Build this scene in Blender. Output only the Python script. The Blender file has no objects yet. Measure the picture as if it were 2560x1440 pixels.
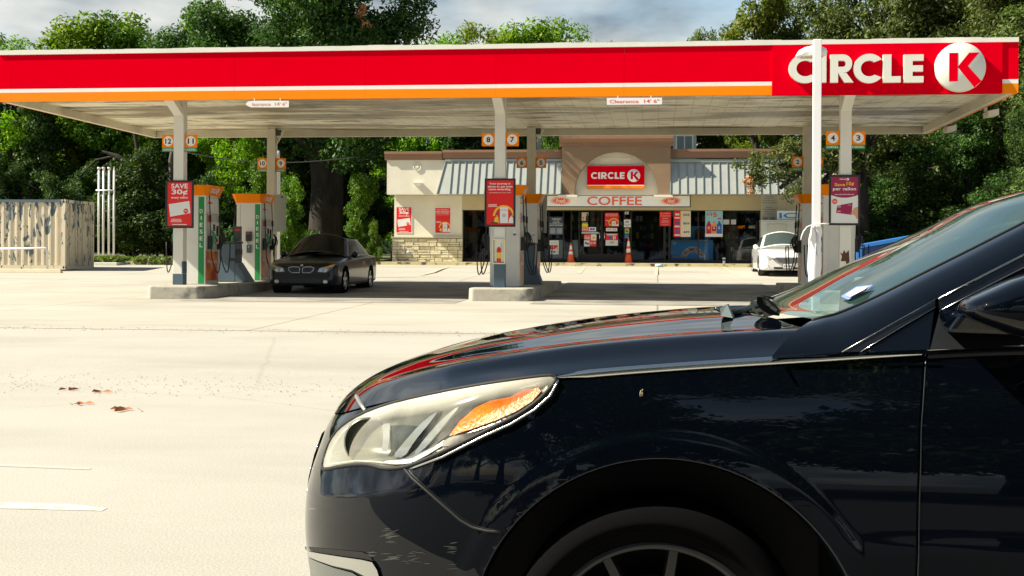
import bpy, bmesh, math, random
import numpy as np
from mathutils import Vector, Matrix, noise as mnoise
from math import radians, sin, cos, tan, pi, atan2, sqrt, exp

# ------------------------------------------------------------------ camera, sky, sun
scene = bpy.context.scene
COL = scene.collection
TH, RO, FP, CZ = radians(6.5), 0.0055, 3200.0, 1.21      # yaw, roll, focal length in photo pixels, eye height
cam_d = bpy.data.cameras.new("camera"); cam = bpy.data.objects.new("camera", cam_d); COL.objects.link(cam)
cam_d.sensor_width = 36; cam_d.lens = 36 * FP / 2560; cam_d.shift_y = -80 / 2560
cam_d.clip_start = 0.05; cam_d.clip_end = 3000
cam.matrix_world = Matrix.Translation((0, 0, CZ)) @ Matrix.Rotation(TH, 4, 'Z') @ Matrix.Rotation(pi / 2, 4, 'X') @ Matrix.Rotation(RO, 4, 'Z')
scene.camera = cam

SUNV = Vector((1.05, 0.24, -1.0)).normalized()           # direction the light travels
world = bpy.data.worlds.new("World"); scene.world = world; world.use_nodes = True
nt = world.node_tree; nt.nodes.clear()
wo = nt.nodes.new('ShaderNodeOutputWorld'); bg = nt.nodes.new('ShaderNodeBackground'); bg.inputs[1].default_value = 0.1
sk = nt.nodes.new('ShaderNodeTexSky'); sk.sky_type = 'NISHITA'; sk.sun_disc = False
sk.sun_elevation = math.asin(-SUNV.z); sk.sun_rotation = atan2(-SUNV.x, -SUNV.y) % (2 * pi); sk.air_density = 1.2; sk.dust_density = 1.5
tc = nt.nodes.new('ShaderNodeTexCoord'); mp = nt.nodes.new('ShaderNodeMapping'); mp.inputs['Scale'].default_value = (1.0, 1.0, 2.6)
mp.inputs['Location'].default_value = (0.35, 0.2, 0.0)
n1 = nt.nodes.new('ShaderNodeTexNoise'); n1.inputs['Scale'].default_value = 3.2; n1.inputs['Detail'].default_value = 7; n1.inputs['Roughness'].default_value = .55
r1 = nt.nodes.new('ShaderNodeValToRGB'); r1.color_ramp.elements[0].position = .34; r1.color_ramp.elements[1].position = .54
n2 = nt.nodes.new('ShaderNodeTexNoise'); n2.inputs['Scale'].default_value = 5.5; n2.inputs['Detail'].default_value = 5
r2 = nt.nodes.new('ShaderNodeValToRGB'); r2.color_ramp.elements[0].position = .40; r2.color_ramp.elements[1].position = .60
r2.color_ramp.elements[0].color = (1.15, 1.5, 1.85, 1); r2.color_ramp.elements[1].color = (3.6, 3.75, 3.75, 1)
mx = nt.nodes.new('ShaderNodeMixRGB'); hi_ = nt.nodes.new('ShaderNodeMixRGB'); hi_.inputs[2].default_value = (.55, .80, 1.15, 1); mh_ = nt.nodes.new('ShaderNodeMapRange'); mh_.inputs[1].default_value = .30; mh_.inputs[2].default_value = .60; mh_.inputs[4].default_value = .85
sz_ = nt.nodes.new('ShaderNodeSeparateXYZ'); mz_ = nt.nodes.new('ShaderNodeMapRange'); mz_.inputs[1].default_value = .28; mz_.inputs[2].default_value = .62; mz_.inputs[3].default_value = 1; mz_.inputs[4].default_value = .12
mm_ = nt.nodes.new('ShaderNodeMath'); mm_.operation = 'MULTIPLY'; nt.links.new(tc.outputs['Generated'], sz_.inputs[0]); nt.links.new(sz_.outputs[2], mz_.inputs[0]); nt.links.new(mz_.outputs[0], mm_.inputs[1]); nt.links.new(mm_.outputs[0], mx.inputs[0])
for a, b in ((tc.outputs['Generated'], mp.inputs[0]), (mp.outputs[0], n1.inputs['Vector']), (mp.outputs[0], n2.inputs['Vector']),
             (n1.outputs[0], r1.inputs[0]), (n2.outputs[0], r2.inputs[0]), (r1.outputs[0], mm_.inputs[0]), (sk.outputs[0], mx.inputs[1]),
             (r2.outputs[0], mx.inputs[2]), (mx.outputs[0], hi_.inputs[1]), (sz_.outputs[2], mh_.inputs[0]), (mh_.outputs[0], hi_.inputs[0]), (hi_.outputs[0], bg.inputs[0]), (bg.outputs[0], wo.inputs[0])):
    nt.links.new(a, b)
sun_d = bpy.data.lights.new("sun", 'SUN'); sun_d.energy = 5.0; sun_d.angle = radians(0.5); sun_d.color = (1.0, 0.93, 0.80)
sun = bpy.data.objects.new("sun", sun_d); COL.objects.link(sun)
sun.rotation_euler = SUNV.to_track_quat('-Z', 'Y').to_euler()
vs = scene.view_settings; vs.view_transform = 'Standard'; vs.look = 'None'; vs.exposure = 1.15; vs.gamma = 1.0
vs.use_white_balance = True; vs.white_balance_temperature = 6750; vs.white_balance_tint = 8
scene.cycles.max_bounces = 8; scene.cycles.transparent_max_bounces = 12; scene.cycles.diffuse_bounces = 3
scene.cycles.glossy_bounces = 4; scene.cycles.caustics_reflective = False; scene.cycles.caustics_refractive = False

# photograph measurements -> places: a point seen at (px, py) that stands at world depth V (metres along the street normal)
def lvl(px, py):
    xi, yi = px - 1280, 640 - py
    return (xi - yi * RO) / FP, (xi * RO + yi) / FP
def W(px, py, V):
    a, b = lvl(px, py)
    dx, dy = -sin(TH) + a * cos(TH), cos(TH) + a * sin(TH)
    t = V / dy
    return Vector((dx * t, V, CZ + b * t))
def proj(x, y, z):
    f = -x * sin(TH) + y * cos(TH); r = x * cos(TH) + y * sin(TH); u = z - CZ
    xl, yl = FP * r / f, FP * u / f
    return 1280 + xl + yl * RO, 640 - (yl - xl * RO)
def lerp(pts, x):
    if x <= pts[0][0]: return pts[0][1]
    for (a, b), (c, d) in zip(pts, pts[1:]):
        if x <= c: return b + (d - b) * (x - a) / (c - a)
    return pts[-1][1]
def smooth(pts):                     # smooth interpolation through points
    xs = [p[0] for p in pts]; ys = [p[1] for p in pts]; n = len(xs)
    ms = []
    for i in range(n):
        if i == 0: ms.append((ys[1]-ys[0])/(xs[1]-xs[0]))
        elif i == n-1: ms.append((ys[-1]-ys[-2])/(xs[-1]-xs[-2]))
        else: ms.append((ys[i+1]-ys[i-1])/(xs[i+1]-xs[i-1]))
    def f(x):
        if x <= xs[0]: return ys[0] + ms[0]*(x-xs[0])
        if x >= xs[-1]: return ys[-1] + ms[-1]*(x-xs[-1])
        for i in range(n-1):
            if x <= xs[i+1]:
                h = xs[i+1]-xs[i]; t = (x-xs[i])/h
                return ((2*t**3-3*t*t+1)*ys[i] + (t**3-2*t*t+t)*h*ms[i] + (-2*t**3+3*t*t)*ys[i+1] + (t**3-t*t)*h*ms[i+1])
    return f
GP = [(-60, 0), (12, 0), (19, .07), (28, .20), (32, .24), (38, .40), (46, .58), (51.0, .83), (60, 1.0), (90, 1.3), (400, 3.0)]
def G(v): return lerp(GP, v)

def gpt(px, py):                                     # point of the ground seen at a pixel
    lo, hi = 1.0, 200.0
    for _ in range(50):
        V = (lo+hi)/2
        if W(px, py, V).z > G(V): lo = V
        else: hi = V
    return W(px, py, lo)

# ------------------------------------------------------------------ materials
MATS = {}
def mat(name, col, rough=.6, metal=0., var=0., vscale=3., bump=0., bscale=40., coat=0., spec=.5, col2=None, c2pos=(.45, .6), c2scale=4., emis=None, vec=None, detail=5):
    if name in MATS: return MATS[name]
    m = bpy.data.materials.new(name); m.use_nodes = True; MATS[name] = m
    t = m.node_tree; b = t.nodes['Principled BSDF']
    b.inputs['Base Color'].default_value = (*col, 1); b.inputs['Roughness'].default_value = rough; b.inputs['Metallic'].default_value = metal
    b.inputs['Coat Weight'].default_value = coat; b.inputs['Coat Roughness'].default_value = .03; b.inputs['Specular IOR Level'].default_value = spec
    if emis: b.inputs['Emission Color'].default_value = (*emis[0], 1); b.inputs['Emission Strength'].default_value = emis[1]
    tcn = t.nodes.new('ShaderNodeTexCoord'); src = tcn.outputs['Object']
    if vec:
        mpn = t.nodes.new('ShaderNodeMapping'); mpn.inputs['Scale'].default_value = vec; t.links.new(src, mpn.inputs[0]); src = mpn.outputs[0]
    out = None
    if col2:
        n = t.nodes.new('ShaderNodeTexNoise'); n.inputs['Scale'].default_value = c2scale; n.inputs['Detail'].default_value = detail
        r = t.nodes.new('ShaderNodeValToRGB'); r.color_ramp.elements[0].position, r.color_ramp.elements[1].position = c2pos
        r.color_ramp.elements[0].color = (*col, 1); r.color_ramp.elements[1].color = (*col2, 1)
        t.links.new(src, n.inputs['Vector']); t.links.new(n.outputs[0], r.inputs[0]); out = r.outputs[0]
    if var:
        n = t.nodes.new('ShaderNodeTexNoise'); n.inputs['Scale'].default_value = vscale; n.inputs['Detail'].default_value = 6; n.inputs['Roughness'].default_value = .6
        mr = t.nodes.new('ShaderNodeMapRange'); mr.inputs[1].default_value = .25; mr.inputs[2].default_value = .75
        mr.inputs[3].default_value = 1 - var; mr.inputs[4].default_value = 1 + var
        h = t.nodes.new('ShaderNodeHueSaturation'); h.inputs['Color'].default_value = (*col, 1)
        t.links.new(src, n.inputs['Vector']); t.links.new(n.outputs[0], mr.inputs[0]); t.links.new(mr.outputs[0], h.inputs['Value'])
        if out: t.links.new(out, h.inputs['Color'])
        out = h.outputs[0]
    if out: t.links.new(out, b.inputs['Base Color'])
    if bump:
        n = t.nodes.new('ShaderNodeTexNoise'); n.inputs['Scale'].default_value = bscale; n.inputs['Detail'].default_value = 4
        bp = t.nodes.new('ShaderNodeBump'); bp.inputs['Strength'].default_value = bump; bp.inputs['Distance'].default_value = .02
        t.links.new(tcn.outputs['Object'], n.inputs['Vector']); t.links.new(n.outputs[0], bp.inputs['Height']); t.links.new(bp.outputs[0], b.inputs['Normal'])
    return m

def schlick(t, f0):
    lw = t.nodes.new('ShaderNodeLayerWeight'); lw.inputs[0].default_value = .5; p = t.nodes.new('ShaderNodeMath'); p.operation = 'POWER'; p.inputs[1].default_value = 5
    m = t.nodes.new('ShaderNodeMath'); m.operation = 'MULTIPLY_ADD'; m.inputs[1].default_value = 1-f0; m.inputs[2].default_value = f0; t.links.new(lw.outputs['Facing'], p.inputs[0]); t.links.new(p.outputs[0], m.inputs[0]); return m.outputs[0]
def glass(name, tint, trans, rough=.02, ior=1.5, base=(.01, .012, .012)):
    if name in MATS: return MATS[name]
    m = bpy.data.materials.new(name); m.use_nodes = True; MATS[name] = m; t = m.node_tree; t.nodes.clear()
    o = t.nodes.new('ShaderNodeOutputMaterial'); fr = schlick(t, ((ior-1)/(ior+1))**2)
    g = t.nodes.new('ShaderNodeBsdfGlossy'); g.inputs['Roughness'].default_value = rough
    tr = t.nodes.new('ShaderNodeBsdfTransparent'); tr.inputs[0].default_value = (*tint, 1)
    df = t.nodes.new('ShaderNodeBsdfDiffuse'); df.inputs[0].default_value = (*base, 1)
    m1 = t.nodes.new('ShaderNodeMixShader'); m1.inputs[0].default_value = trans; m2 = t.nodes.new('ShaderNodeMixShader')
    t.links.new(df.outputs[0], m1.inputs[1]); t.links.new(tr.outputs[0], m1.inputs[2]); t.links.new(fr, m2.inputs[0])
    t.links.new(m1.outputs[0], m2.inputs[1]); t.links.new(g.outputs[0], m2.inputs[2]); t.links.new(m2.outputs[0], o.inputs[0])
    return m

# ------------------------------------------------------------------ mesh builder
TXT = {}
def textmesh(s, bold=.03, shear=0.):
    key = (s, bold, shear)
    if key in TXT: return TXT[key]
    c = bpy.data.curves.new("lettering", 'FONT'); c.body = s; c.size = 1; c.offset = bold*.42; c.resolution_u = 3; c.shear = shear
    o = bpy.data.objects.new("lettering", c); COL.objects.link(o)
    bpy.context.view_layer.update()
    me = bpy.data.meshes.new_from_object(o.evaluated_get(bpy.context.evaluated_depsgraph_get()))
    v = [(p.co.x, p.co.y) for p in me.vertices]; f = [tuple(p.vertices) for p in me.polygons]
    bpy.data.objects.remove(o); bpy.data.curves.remove(c); bpy.data.meshes.remove(me)
    x0, x1 = min(p[0] for p in v), max(p[0] for p in v); y0, y1 = min(p[1] for p in v), max(p[1] for p in v)
    r = ([((x - x0) / (x1 - x0), (y - y0) / (y1 - y0)) for x, y in v], f, (x1 - x0) / (y1 - y0))
    TXT[key] = r
    return r

class MB:
    def __init__(s): s.v = []; s.f = []; s.m = []; s.mats = []; s.sm = []
    def mi(s, m):
        if m not in s.mats: s.mats.append(m)
        return s.mats.index(m)
    def add(s, vs, fs, m, smooth=False):
        o = len(s.v); s.v += [tuple(p) for p in vs]; k = s.mi(m)
        for f in fs: s.f.append(tuple(i + o for i in f)); s.m.append(k); s.sm.append(smooth)
    def box(s, x0, x1, y0, y1, z0, z1, m):
        s.add([(x0,y0,z0),(x1,y0,z0),(x1,y1,z0),(x0,y1,z0),(x0,y0,z1),(x1,y0,z1),(x1,y1,z1),(x0,y1,z1)],
              [(0,3,2,1),(4,5,6,7),(0,1,5,4),(1,2,6,5),(2,3,7,6),(3,0,4,7)], m)
    def cbox(s, c, d, m): s.box(c[0]-d[0]/2, c[0]+d[0]/2, c[1]-d[1]/2, c[1]+d[1]/2, c[2]-d[2]/2, c[2]+d[2]/2, m)
    def hexa(s, b, t, m):             # bottom 4 points, top 4 points
        s.add(list(b) + list(t), [(0,3,2,1),(4,5,6,7),(0,1,5,4),(1,2,6,5),(2,3,7,6),(3,0,4,7)], m)
    def poly(s, pts, m): s.add(pts, [tuple(range(len(pts)))], m)
    def prism(s, pts, y0, y1, m, side=None):   # (x,z) outline, front y0 back y1
        n = len(pts); a = sum(pts[i][0]*pts[(i+1)%n][1]-pts[(i+1)%n][0]*pts[i][1] for i in range(n))
        if a < 0: pts = pts[::-1]
        s.add([(x,y0,z) for x,z in pts], [tuple(range(n))], m)
        s.add([(x,y1,z) for x,z in pts], [tuple(range(n))[::-1]], m)
        s.add([(x,y0,z) for x,z in pts]+[(x,y1,z) for x,z in pts], [(i, i+n, (i+1)%n+n, (i+1)%n) for i in range(n)], side or m)
    def xprism(s, pts, x0, x1, m):             # (y,z) outline extruded along x
        n = len(pts)
        s.add([(x0,y,z) for y,z in pts]+[(x1,y,z) for y,z in pts], [tuple(range(n)), tuple(range(n, 2*n))[::-1]]+[(i, i+n, (i+1)%n+n, (i+1)%n) for i in range(n)], m)
    def tube(s, pts, r, m, n=8, caps=True):
        pts = [Vector(p) for p in pts]; rs = r if isinstance(r, (list, tuple)) else [r]*len(pts)
        vs = []; fs = []; up = None
        for i, p in enumerate(pts):
            d = (pts[min(i+1, len(pts)-1)] - pts[max(i-1, 0)]).normalized()
            if up is None:
                up = Vector((0,0,1)) if abs(d.z) < .9 else Vector((1,0,0))
            a = d.cross(up).normalized(); up = a.cross(d).normalized()
            for k in range(n):
                t = 2*pi*k/n; vs.append(p + (a*cos(t) + up*sin(t))*rs[i])
        for i in range(len(pts)-1):
            for k in range(n):
                fs.append((i*n+k, i*n+(k+1)%n, (i+1)*n+(k+1)%n, (i+1)*n+k))
        if caps: fs += [tuple(range(n))[::-1], tuple((len(pts)-1)*n+k for k in range(n))]
        s.add(vs, fs, m, True)
    def lathe(s, prof, c, axis, m, n=32, a0=0, a1=2*pi):   # prof (r, t) along axis through c
        ax = {'x': Vector((1,0,0)), 'y': Vector((0,1,0)), 'z': Vector((0,0,1))}[axis]
        e1 = {'x': Vector((0,1,0)), 'y': Vector((0,0,1)), 'z': Vector((1,0,0))}[axis]; e2 = ax.cross(e1); c = Vector(c)
        full = abs(a1-a0-2*pi) < 1e-6; nn = n if full else n+1; vs = []; fs = []
        for r, t in prof:
            for k in range(nn):
                q = a0+(a1-a0)*k/n; vs.append(c + ax*t + (e1*cos(q)+e2*sin(q))*r)
        for i in range(len(prof)-1):
            for k in range(n): fs.append((i*nn+k, i*nn+(k+1)%nn, (i+1)*nn+(k+1)%nn, (i+1)*nn+k))
        s.add(vs, fs, m, True)
    def disc(s, cx, cz, r, y, m, n=28, rz=None):
        s.poly([(cx+r*cos(2*pi*k/n), y, cz+(rz or r)*sin(2*pi*k/n)) for k in range(n)], m)
    def text(s, body, x0, z0, x1, z1, y, m, bold=.03, depth=0, shear=0., fit=True):
        v, f, asp = textmesh(body, bold, shear)
        if not fit:
            w = (z1-z0)*asp; c = (x0+x1)/2
            if w < x1-x0: x0, x1 = c-w/2, c+w/2
        s.add([(x0+a*(x1-x0), y, z0+b*(z1-z0)) for a, b in v], f, m)
    def grid(s, P, m, smooth=True, flip=False):           # P[i][j] points
        R, C = len(P), len(P[0])
        fs = [(i*C+j, i*C+j+1, (i+1)*C+j+1, (i+1)*C+j) for i in range(R-1) for j in range(C-1)]
        if flip: fs = [f[::-1] for f in fs]
        s.add([p for r in P for p in r], fs, m, smooth)
    def build(s, name, parent=None, loc=(0,0,0), rz=0, bevel=0., sub=0, fixn=False):
        me = bpy.data.meshes.new(name); me.from_pydata(s.v, [], s.f)
        for m in s.mats: me.materials.append(m)
        me.polygons.foreach_set('material_index', s.m); me.polygons.foreach_set('use_smooth', s.sm); me.update()
        if fixn:
            b = bmesh.new(); b.from_mesh(me); bmesh.ops.remove_doubles(b, verts=b.verts, dist=1e-5); bmesh.ops.recalc_face_normals(b, faces=b.faces); b.to_mesh(me); b.free()
        o = bpy.data.objects.new(name, me); COL.objects.link(o); o.location = loc; o.rotation_euler = (0,0,rz)
        if parent: o.parent = parent
        if bevel:
            md = o.modifiers.new('bevel', 'BEVEL'); md.width = bevel; md.segments = 2; md.limit_method = 'ANGLE'
        if sub:
            md = o.modifiers.new('subdivision', 'SUBSURF'); md.levels = sub; md.render_levels = sub
        return o

def tag(o, label=None, cat=None, group=None, kind=None):
    for k, v in (('label', label), ('category', cat), ('group', group), ('kind', kind)):
        if v: o[k] = v
    return o
def thing(name, label, cat, loc=(0,0,0), rz=0, group=None):
    o = bpy.data.objects.new(name, None); COL.objects.link(o); o.location = loc; o.rotation_euler = (0,0,rz); o.empty_display_size = .2
    return tag(o, label, cat, group)
def copy_tree(o, parent=None):
    c = o.copy(); COL.objects.link(c)
    if parent: c.parent = parent
    for ch in list(o.children): copy_tree(ch, c)
    return c

white = mat('white_paint', (.78, .77, .73), .45, var=.05)
cream = mat('cream_metal', (.66, .63, .54), .5, var=.08, vscale=1.5)
black = mat('black_plastic', (.012, .012, .013), .45)
rubber = mat('rubber', (.015, .015, .016), .7)
red = mat('sign_red', (.72, .0, .012), .6, var=.03, spec=.0)
orange = mat('sign_orange', (.92, .24, .002), .6, spec=.15)
signwhite = mat('sign_white', (.82, .81, .78), .4)
chrome = mat('chrome', (.75, .76, .77), .12, 1.0)
darkgrey = mat('dark_grey', (.05, .055, .06), .55)
slate = mat('slate_blue_paint', (.07, .11, .15), .5, var=.1)
green = mat('diesel_green', (.012, .26, .07), .4)

# ------------------------------------------------------------------ ground
def strip(name, u0, u1, v0, v1, dz, m, label=None, kind='structure', nu=2, **kw):
    vsx = sorted(set([v0, v1] + [g[0] for g in GP if v0 < g[0] < v1]))
    b = MB(); b.grid([[(u, v, G(v)+dz) for u in (u0, u1)] for v in vsx], m, False, True)
    return tag(b.build(name), kind=kind, **kw)
grassm = mat('verge_soil', (.09, .085, .05), .95, col2=(.05, .08, .02), c2scale=1.2, bump=.4, bscale=8)
strip('ground', -300, 300, -60, 400, -.02, grassm)
def paving(name, col, dark, jx=0, jy=0, grain=.12, stain=(.5, .75), bump=.25, streak=(.15, .5, 1)):
    m = bpy.data.materials.new(name); m.use_nodes = True; t = m.node_tree; b = t.nodes['Principled BSDF']; b.inputs['Roughness'].default_value = .9
    tcn = t.nodes.new('ShaderNodeTexCoord'); L = t.links.new
    def noise(sc, det=6, vec=None, rough=.6):
        n = t.nodes.new('ShaderNodeTexNoise'); n.inputs['Scale'].default_value = sc; n.inputs['Detail'].default_value = det; n.inputs['Roughness'].default_value = rough
        if vec:
            q = t.nodes.new('ShaderNodeMapping'); q.inputs['Scale'].default_value = vec; L(tcn.outputs['Object'], q.inputs[0]); L(q.outputs[0], n.inputs['Vector'])
        else: L(tcn.outputs['Object'], n.inputs['Vector'])
        return n.outputs[0]
    def ramp(src, p0, p1, c0, c1):
        r = t.nodes.new('ShaderNodeValToRGB'); e = r.color_ramp.elements; e[0].position = p0; e[1].position = p1; e[0].color = (*c0, 1); e[1].color = (*c1, 1); L(src, r.inputs[0]); return r.outputs[0]
    def mul(a, c, f=1.):
        x = t.nodes.new('ShaderNodeMixRGB'); x.blend_type = 'MULTIPLY'; x.inputs[0].default_value = f; L(a, x.inputs[1]); L(c, x.inputs[2]); return x.outputs[0]
    base = ramp(noise(1.0, 8, streak), stain[0], stain[1], col, dark)
    g = ramp(noise(95, 3), .3, .7, (1-grain*2.2,)*3, (1+grain,)*3)
    big = ramp(noise(.35, 5), .3, .7, (.9, .9, .89), (1.04, 1.04, 1.04))
    o = mul(mul(base, g), big)
    cr = t.nodes.new('ShaderNodeTexVoronoi'); cr.feature = 'DISTANCE_TO_EDGE'; cr.inputs['Scale'].default_value = .16
    qn = t.nodes.new('ShaderNodeMixRGB'); qn.inputs[0].default_value = .12; nn = t.nodes.new('ShaderNodeTexNoise'); nn.inputs['Scale'].default_value = 1.3; nn.inputs['Detail'].default_value = 6
    L(tcn.outputs['Object'], nn.inputs['Vector']); L(tcn.outputs['Object'], qn.inputs[1]); L(nn.outputs['Color'], qn.inputs[2]); L(qn.outputs[0], cr.inputs['Vector'])
    o = mul(o, ramp(cr.outputs[0], .0005, .0016, (.90, .89, .87), (1, 1, 1)))
    if jx:
        sx = t.nodes.new('ShaderNodeSeparateXYZ'); L(tcn.outputs['Object'], sx.inputs[0])
        for k, per in ((0, jx), (1, jy)):
            a = t.nodes.new('ShaderNodeMath'); a.operation = 'PINGPONG'; a.inputs[1].default_value = per/2; L(sx.outputs[k], a.inputs[0])
            o = mul(o, ramp(a.outputs[0], .012, .028, (.55, .53, .49), (1, 1, 1)))
    L(o, b.inputs['Base Color'])
    bp = t.nodes.new('ShaderNodeBump'); bp.inputs['Strength'].default_value = bump; bp.inputs['Distance'].default_value = .01
    L(noise(60, 4), bp.inputs['Height']); L(bp.outputs[0], b.inputs['Normal'])
    return m
strip('road', -160, 160, 1.6, 18.6, 0, paving('pale_asphalt', (.40, .385, .34), (.32, .308, .27), grain=.13, stain=(.45, .8), bump=.22))
strip('shade_tinted_ground', -160, 160, -60, 1.6, -.008, mat('shade_dark_asphalt', (.05, .05, .05), .95, var=.2))  # unseen ground coloured dark in place of shade, for the car's reflections
strip('forecourt', -60, 34, 18.6, 52.0, .004, paving('concrete', (.40, .38, .325), (.29, .275, .235), 6.1, 4.6, grain=.06, bump=.15))
oil = mat('oil_stained_concrete', (.30, .285, .25), .85, col2=(.12, .115, .105), c2pos=(.42, .72), c2scale=.8, detail=8, var=.15, vscale=9)
for a, b_ in ((-10.4, -4.3), (-2.7, 3.1), (5.0, 9.8)):
    strip('drive_lane_stain', a, b_, 27.0, 39.0, .010, oil)
# dirty seam of grit between road and forecourt
def scatter(name, n, fu, fv, size, m, label, cat=None, seed=1, flat=.35):
    rnd = random.Random(seed); b = MB()
    for i in range(n):
        u, v = fu(rnd), fv(rnd); r = size*(.5+rnd.random()); z = G(v)+.006
        k = 5; a0 = rnd.random()*6
        base = [(u+r*cos(a0+2*pi*q/k)*(.7+.5*rnd.random()), v+r*sin(a0+2*pi*q/k)*(.7+.5*rnd.random()), z) for q in range(k)]
        b.add(base+[(u, v, z+r*flat*2)], [(q, (q+1) % k, k) for q in range(k)], m)
    return b.build(name)
gm = mat('gravel_grit', (.17, .145, .10), .9, var=.35, vscale=12)
tag(scatter('gravel', 800, lambda r: -12+r.random()*22, lambda r: 18.6+r.gauss(0, .16)*(1+r.random()), .009, gm, ''), 'loose brown grit along the edge between road and forecourt', kind='stuff')
tag(scatter('gravel', 1300, lambda r: -9+r.random()*12, lambda r: 11.3+r.gauss(0, .5), .006, gm, '', seed=4), 'loose brown grit strewn across the pale road', kind='stuff')
leafm = mat('fallen_leaf_orange', (.50, .20, .09), .8)
LEAFL = ['orange dead leaf clump on the road, leftmost of the two farthest clumps', 'small orange dead leaf clump just right of the leftmost road leaves',
         'thin pale dead leaf clump on the road, nearer the camera than the leftmost leaves', 'bright orange dead leaf clump on the road, the larger of the touching pair', 'thin dead leaf clump touching the right end of the brightest road leaves']
for i, (px, py) in enumerate(((168, 977), (258, 983), (192, 1013), (312, 1027), (322, 1029))):
    p = gpt(px, py); b = MB(); rnd = random.Random(i)
    for k in range(4):
        o_ = Vector((rnd.uniform(-.09, .09), rnd.uniform(-.05, .05), 0)); a = rnd.random()*3
        b.poly([(o_.x+.045*cos(a), o_.y+.06*sin(a), .012), (o_.x+.018*cos(a+1.6), o_.y+.018*sin(a+1.6), .03), (o_.x-.05*cos(a), o_.y-.05*sin(a), .01), (o_.x+.018*cos(a-1.6), o_.y+.018*sin(a-1.6), .008)], leafm)
    tag(b.build('fallen_leaves', loc=(p.x, p.y, G(p.y))), LEAFL[i], 'leaves', 'dead leaves on the road')
# lane dashes
paint = mat('road_paint', (.52, .51, .48), .8, col2=(.38, .37, .33), c2pos=(.45, .65), c2scale=9)
def dash(pts, dz, name, m=paint, **k):
    b = MB(); b.poly([(p.x, p.y, G(p.y)+dz) for p in pts], m); return tag(b.build(name), kind='structure', **k)
dash([gpt(-260, 1266), gpt(255, 1278), gpt(268, 1271), gpt(180, 1262), gpt(-260, 1246)], .002, 'lane_marking')
dash([gpt(-60, 1164), gpt(225, 1175), gpt(228, 1170), gpt(-60, 1158)], .002, 'lane_marking', mat('worn_paint', (.40, .39, .345), .85))
ylw = mat('yellow_bay_paint', (.52, .43, .22), .85, col2=(.42, .40, .33), c2pos=(.4, .6), c2scale=6)
for a, b_ in (((1050, 690), (1120, 668)), ((1640, 690), (1642, 667)), ((1448, 684), (1462, 668)), ((1838, 688), (1808, 667)), ((1240, 690), (1262, 668))):
    p, q = gpt(*a), gpt(*b_); d = Vector((.06, 0, 0))
    dash([p-d, p+d, q+d, q-d], .012, 'parking_bay_line', ylw)
# ------------------------------------------------------------------ gas canopy
VF, VP, VR, VB = 27.9, 29.0, 36.2, 36.9            # fascia, front columns, rear columns, rear edge
UL, UR = -15.07, 7.50
ZB, ZT, ZS = 4.695, 5.865, 4.87                      # fascia bottom, top, soffit
PU = (-11.16, -3.58, 4.11)                         # island lines
ISZ = .494
def letters_C(x, z, h, w=None):
    w = w or h; ro = h*.5; ri = h*.27; c = (x+ro, z+h*.5); A = radians(38); n = 22; o = []
    for k in range(n+1):
        a = A+(2*pi-2*A)*k/n; o.append((c[0]+ro*cos(a), c[1]+ro*sin(a)))
    B_ = radians(52)
    for k in range(n+1):
        a = (2*pi-B_)-(2*pi-2*B_)*k/n; o.append((c[0]+ri*cos(a), c[1]+ri*sin(a)))
    return [o], h*.88
def letters_I(x, z, h): return [[(x, z), (x+.29*h, z), (x+.29*h, z+h), (x, z+h)]], h*.29
def letters_R(x, z, h):
    P = lambda a, b: (x+a*h, z+b*h); o = [P(0, 0), P(0, 1), P(.42, 1)]
    for k in range(1, 10): a = pi/2-pi*k/10; o.append(P(.42+.34*cos(a), .66+.34*sin(a)))
    o += [P(.55, .36), P(.82, 0), P(.50, 0), P(.30, .32)]
    o2 = [P(.28, .32), P(.28, 0)]
    ring = [P(.28, 1-.22)]
    # stem + bowl as two outlines so the counter stays open
    stem = [P(0, 0), P(.28, 0), P(.28, 1), P(0, 1)]
    bowl = [P(.28, 1), P(.46, 1)]
    for k in range(1, 10): a = pi/2-pi*k/10; bowl.append(P(.46+.33*cos(a), .67+.33*sin(a)))
    bowl += [P(.46, .34), P(.28, .34), P(.28, .56), P(.45, .56)]
    for k in range(9, 0, -1): a = pi/2-pi*k/10; bowl.append(P(.45+.11*cos(a), .67+.11*sin(a)))
    bowl += [P(.45, .78), P(.28, .78)]
    leg = [P(.28, .34), P(.60, .34), P(.84, 0), P(.52, 0), P(.30, .32)]
    leg = [P(.285, .338), P(.58, .338), P(.84, 0), P(.52, 0)]
    return [stem, bowl, leg], h*.80
def letters_L(x, z, h): return [[(x, z), (x+.62*h, z), (x+.62*h, z+.22*h), (x+.29*h, z+.22*h), (x+.29*h, z+h), (x, z+h)]], h*.60
def letters_E(x, z, h):
    P = lambda a, b: (x+a*h, z+b*h)
    return [[P(0,0),P(.66,0),P(.66,.225),P(.29,.225),P(.29,.39),P(.64,.39),P(.64,.61),P(.29,.61),P(.29,.775),P(.66,.775),P(.66,1),P(0,1)]], h*.66
def letters_K(x, z, h):
    P = lambda a, b: (x+a*h, z+b*h)
    return [[P(0,0),P(.30,0),P(.30,1),P(0,1)], [P(.30,.52),P(.68,1),P(1.02,1),P(.64,.53),P(1.10,.0),P(.86,-.22),P(.30,.49)]]
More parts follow.
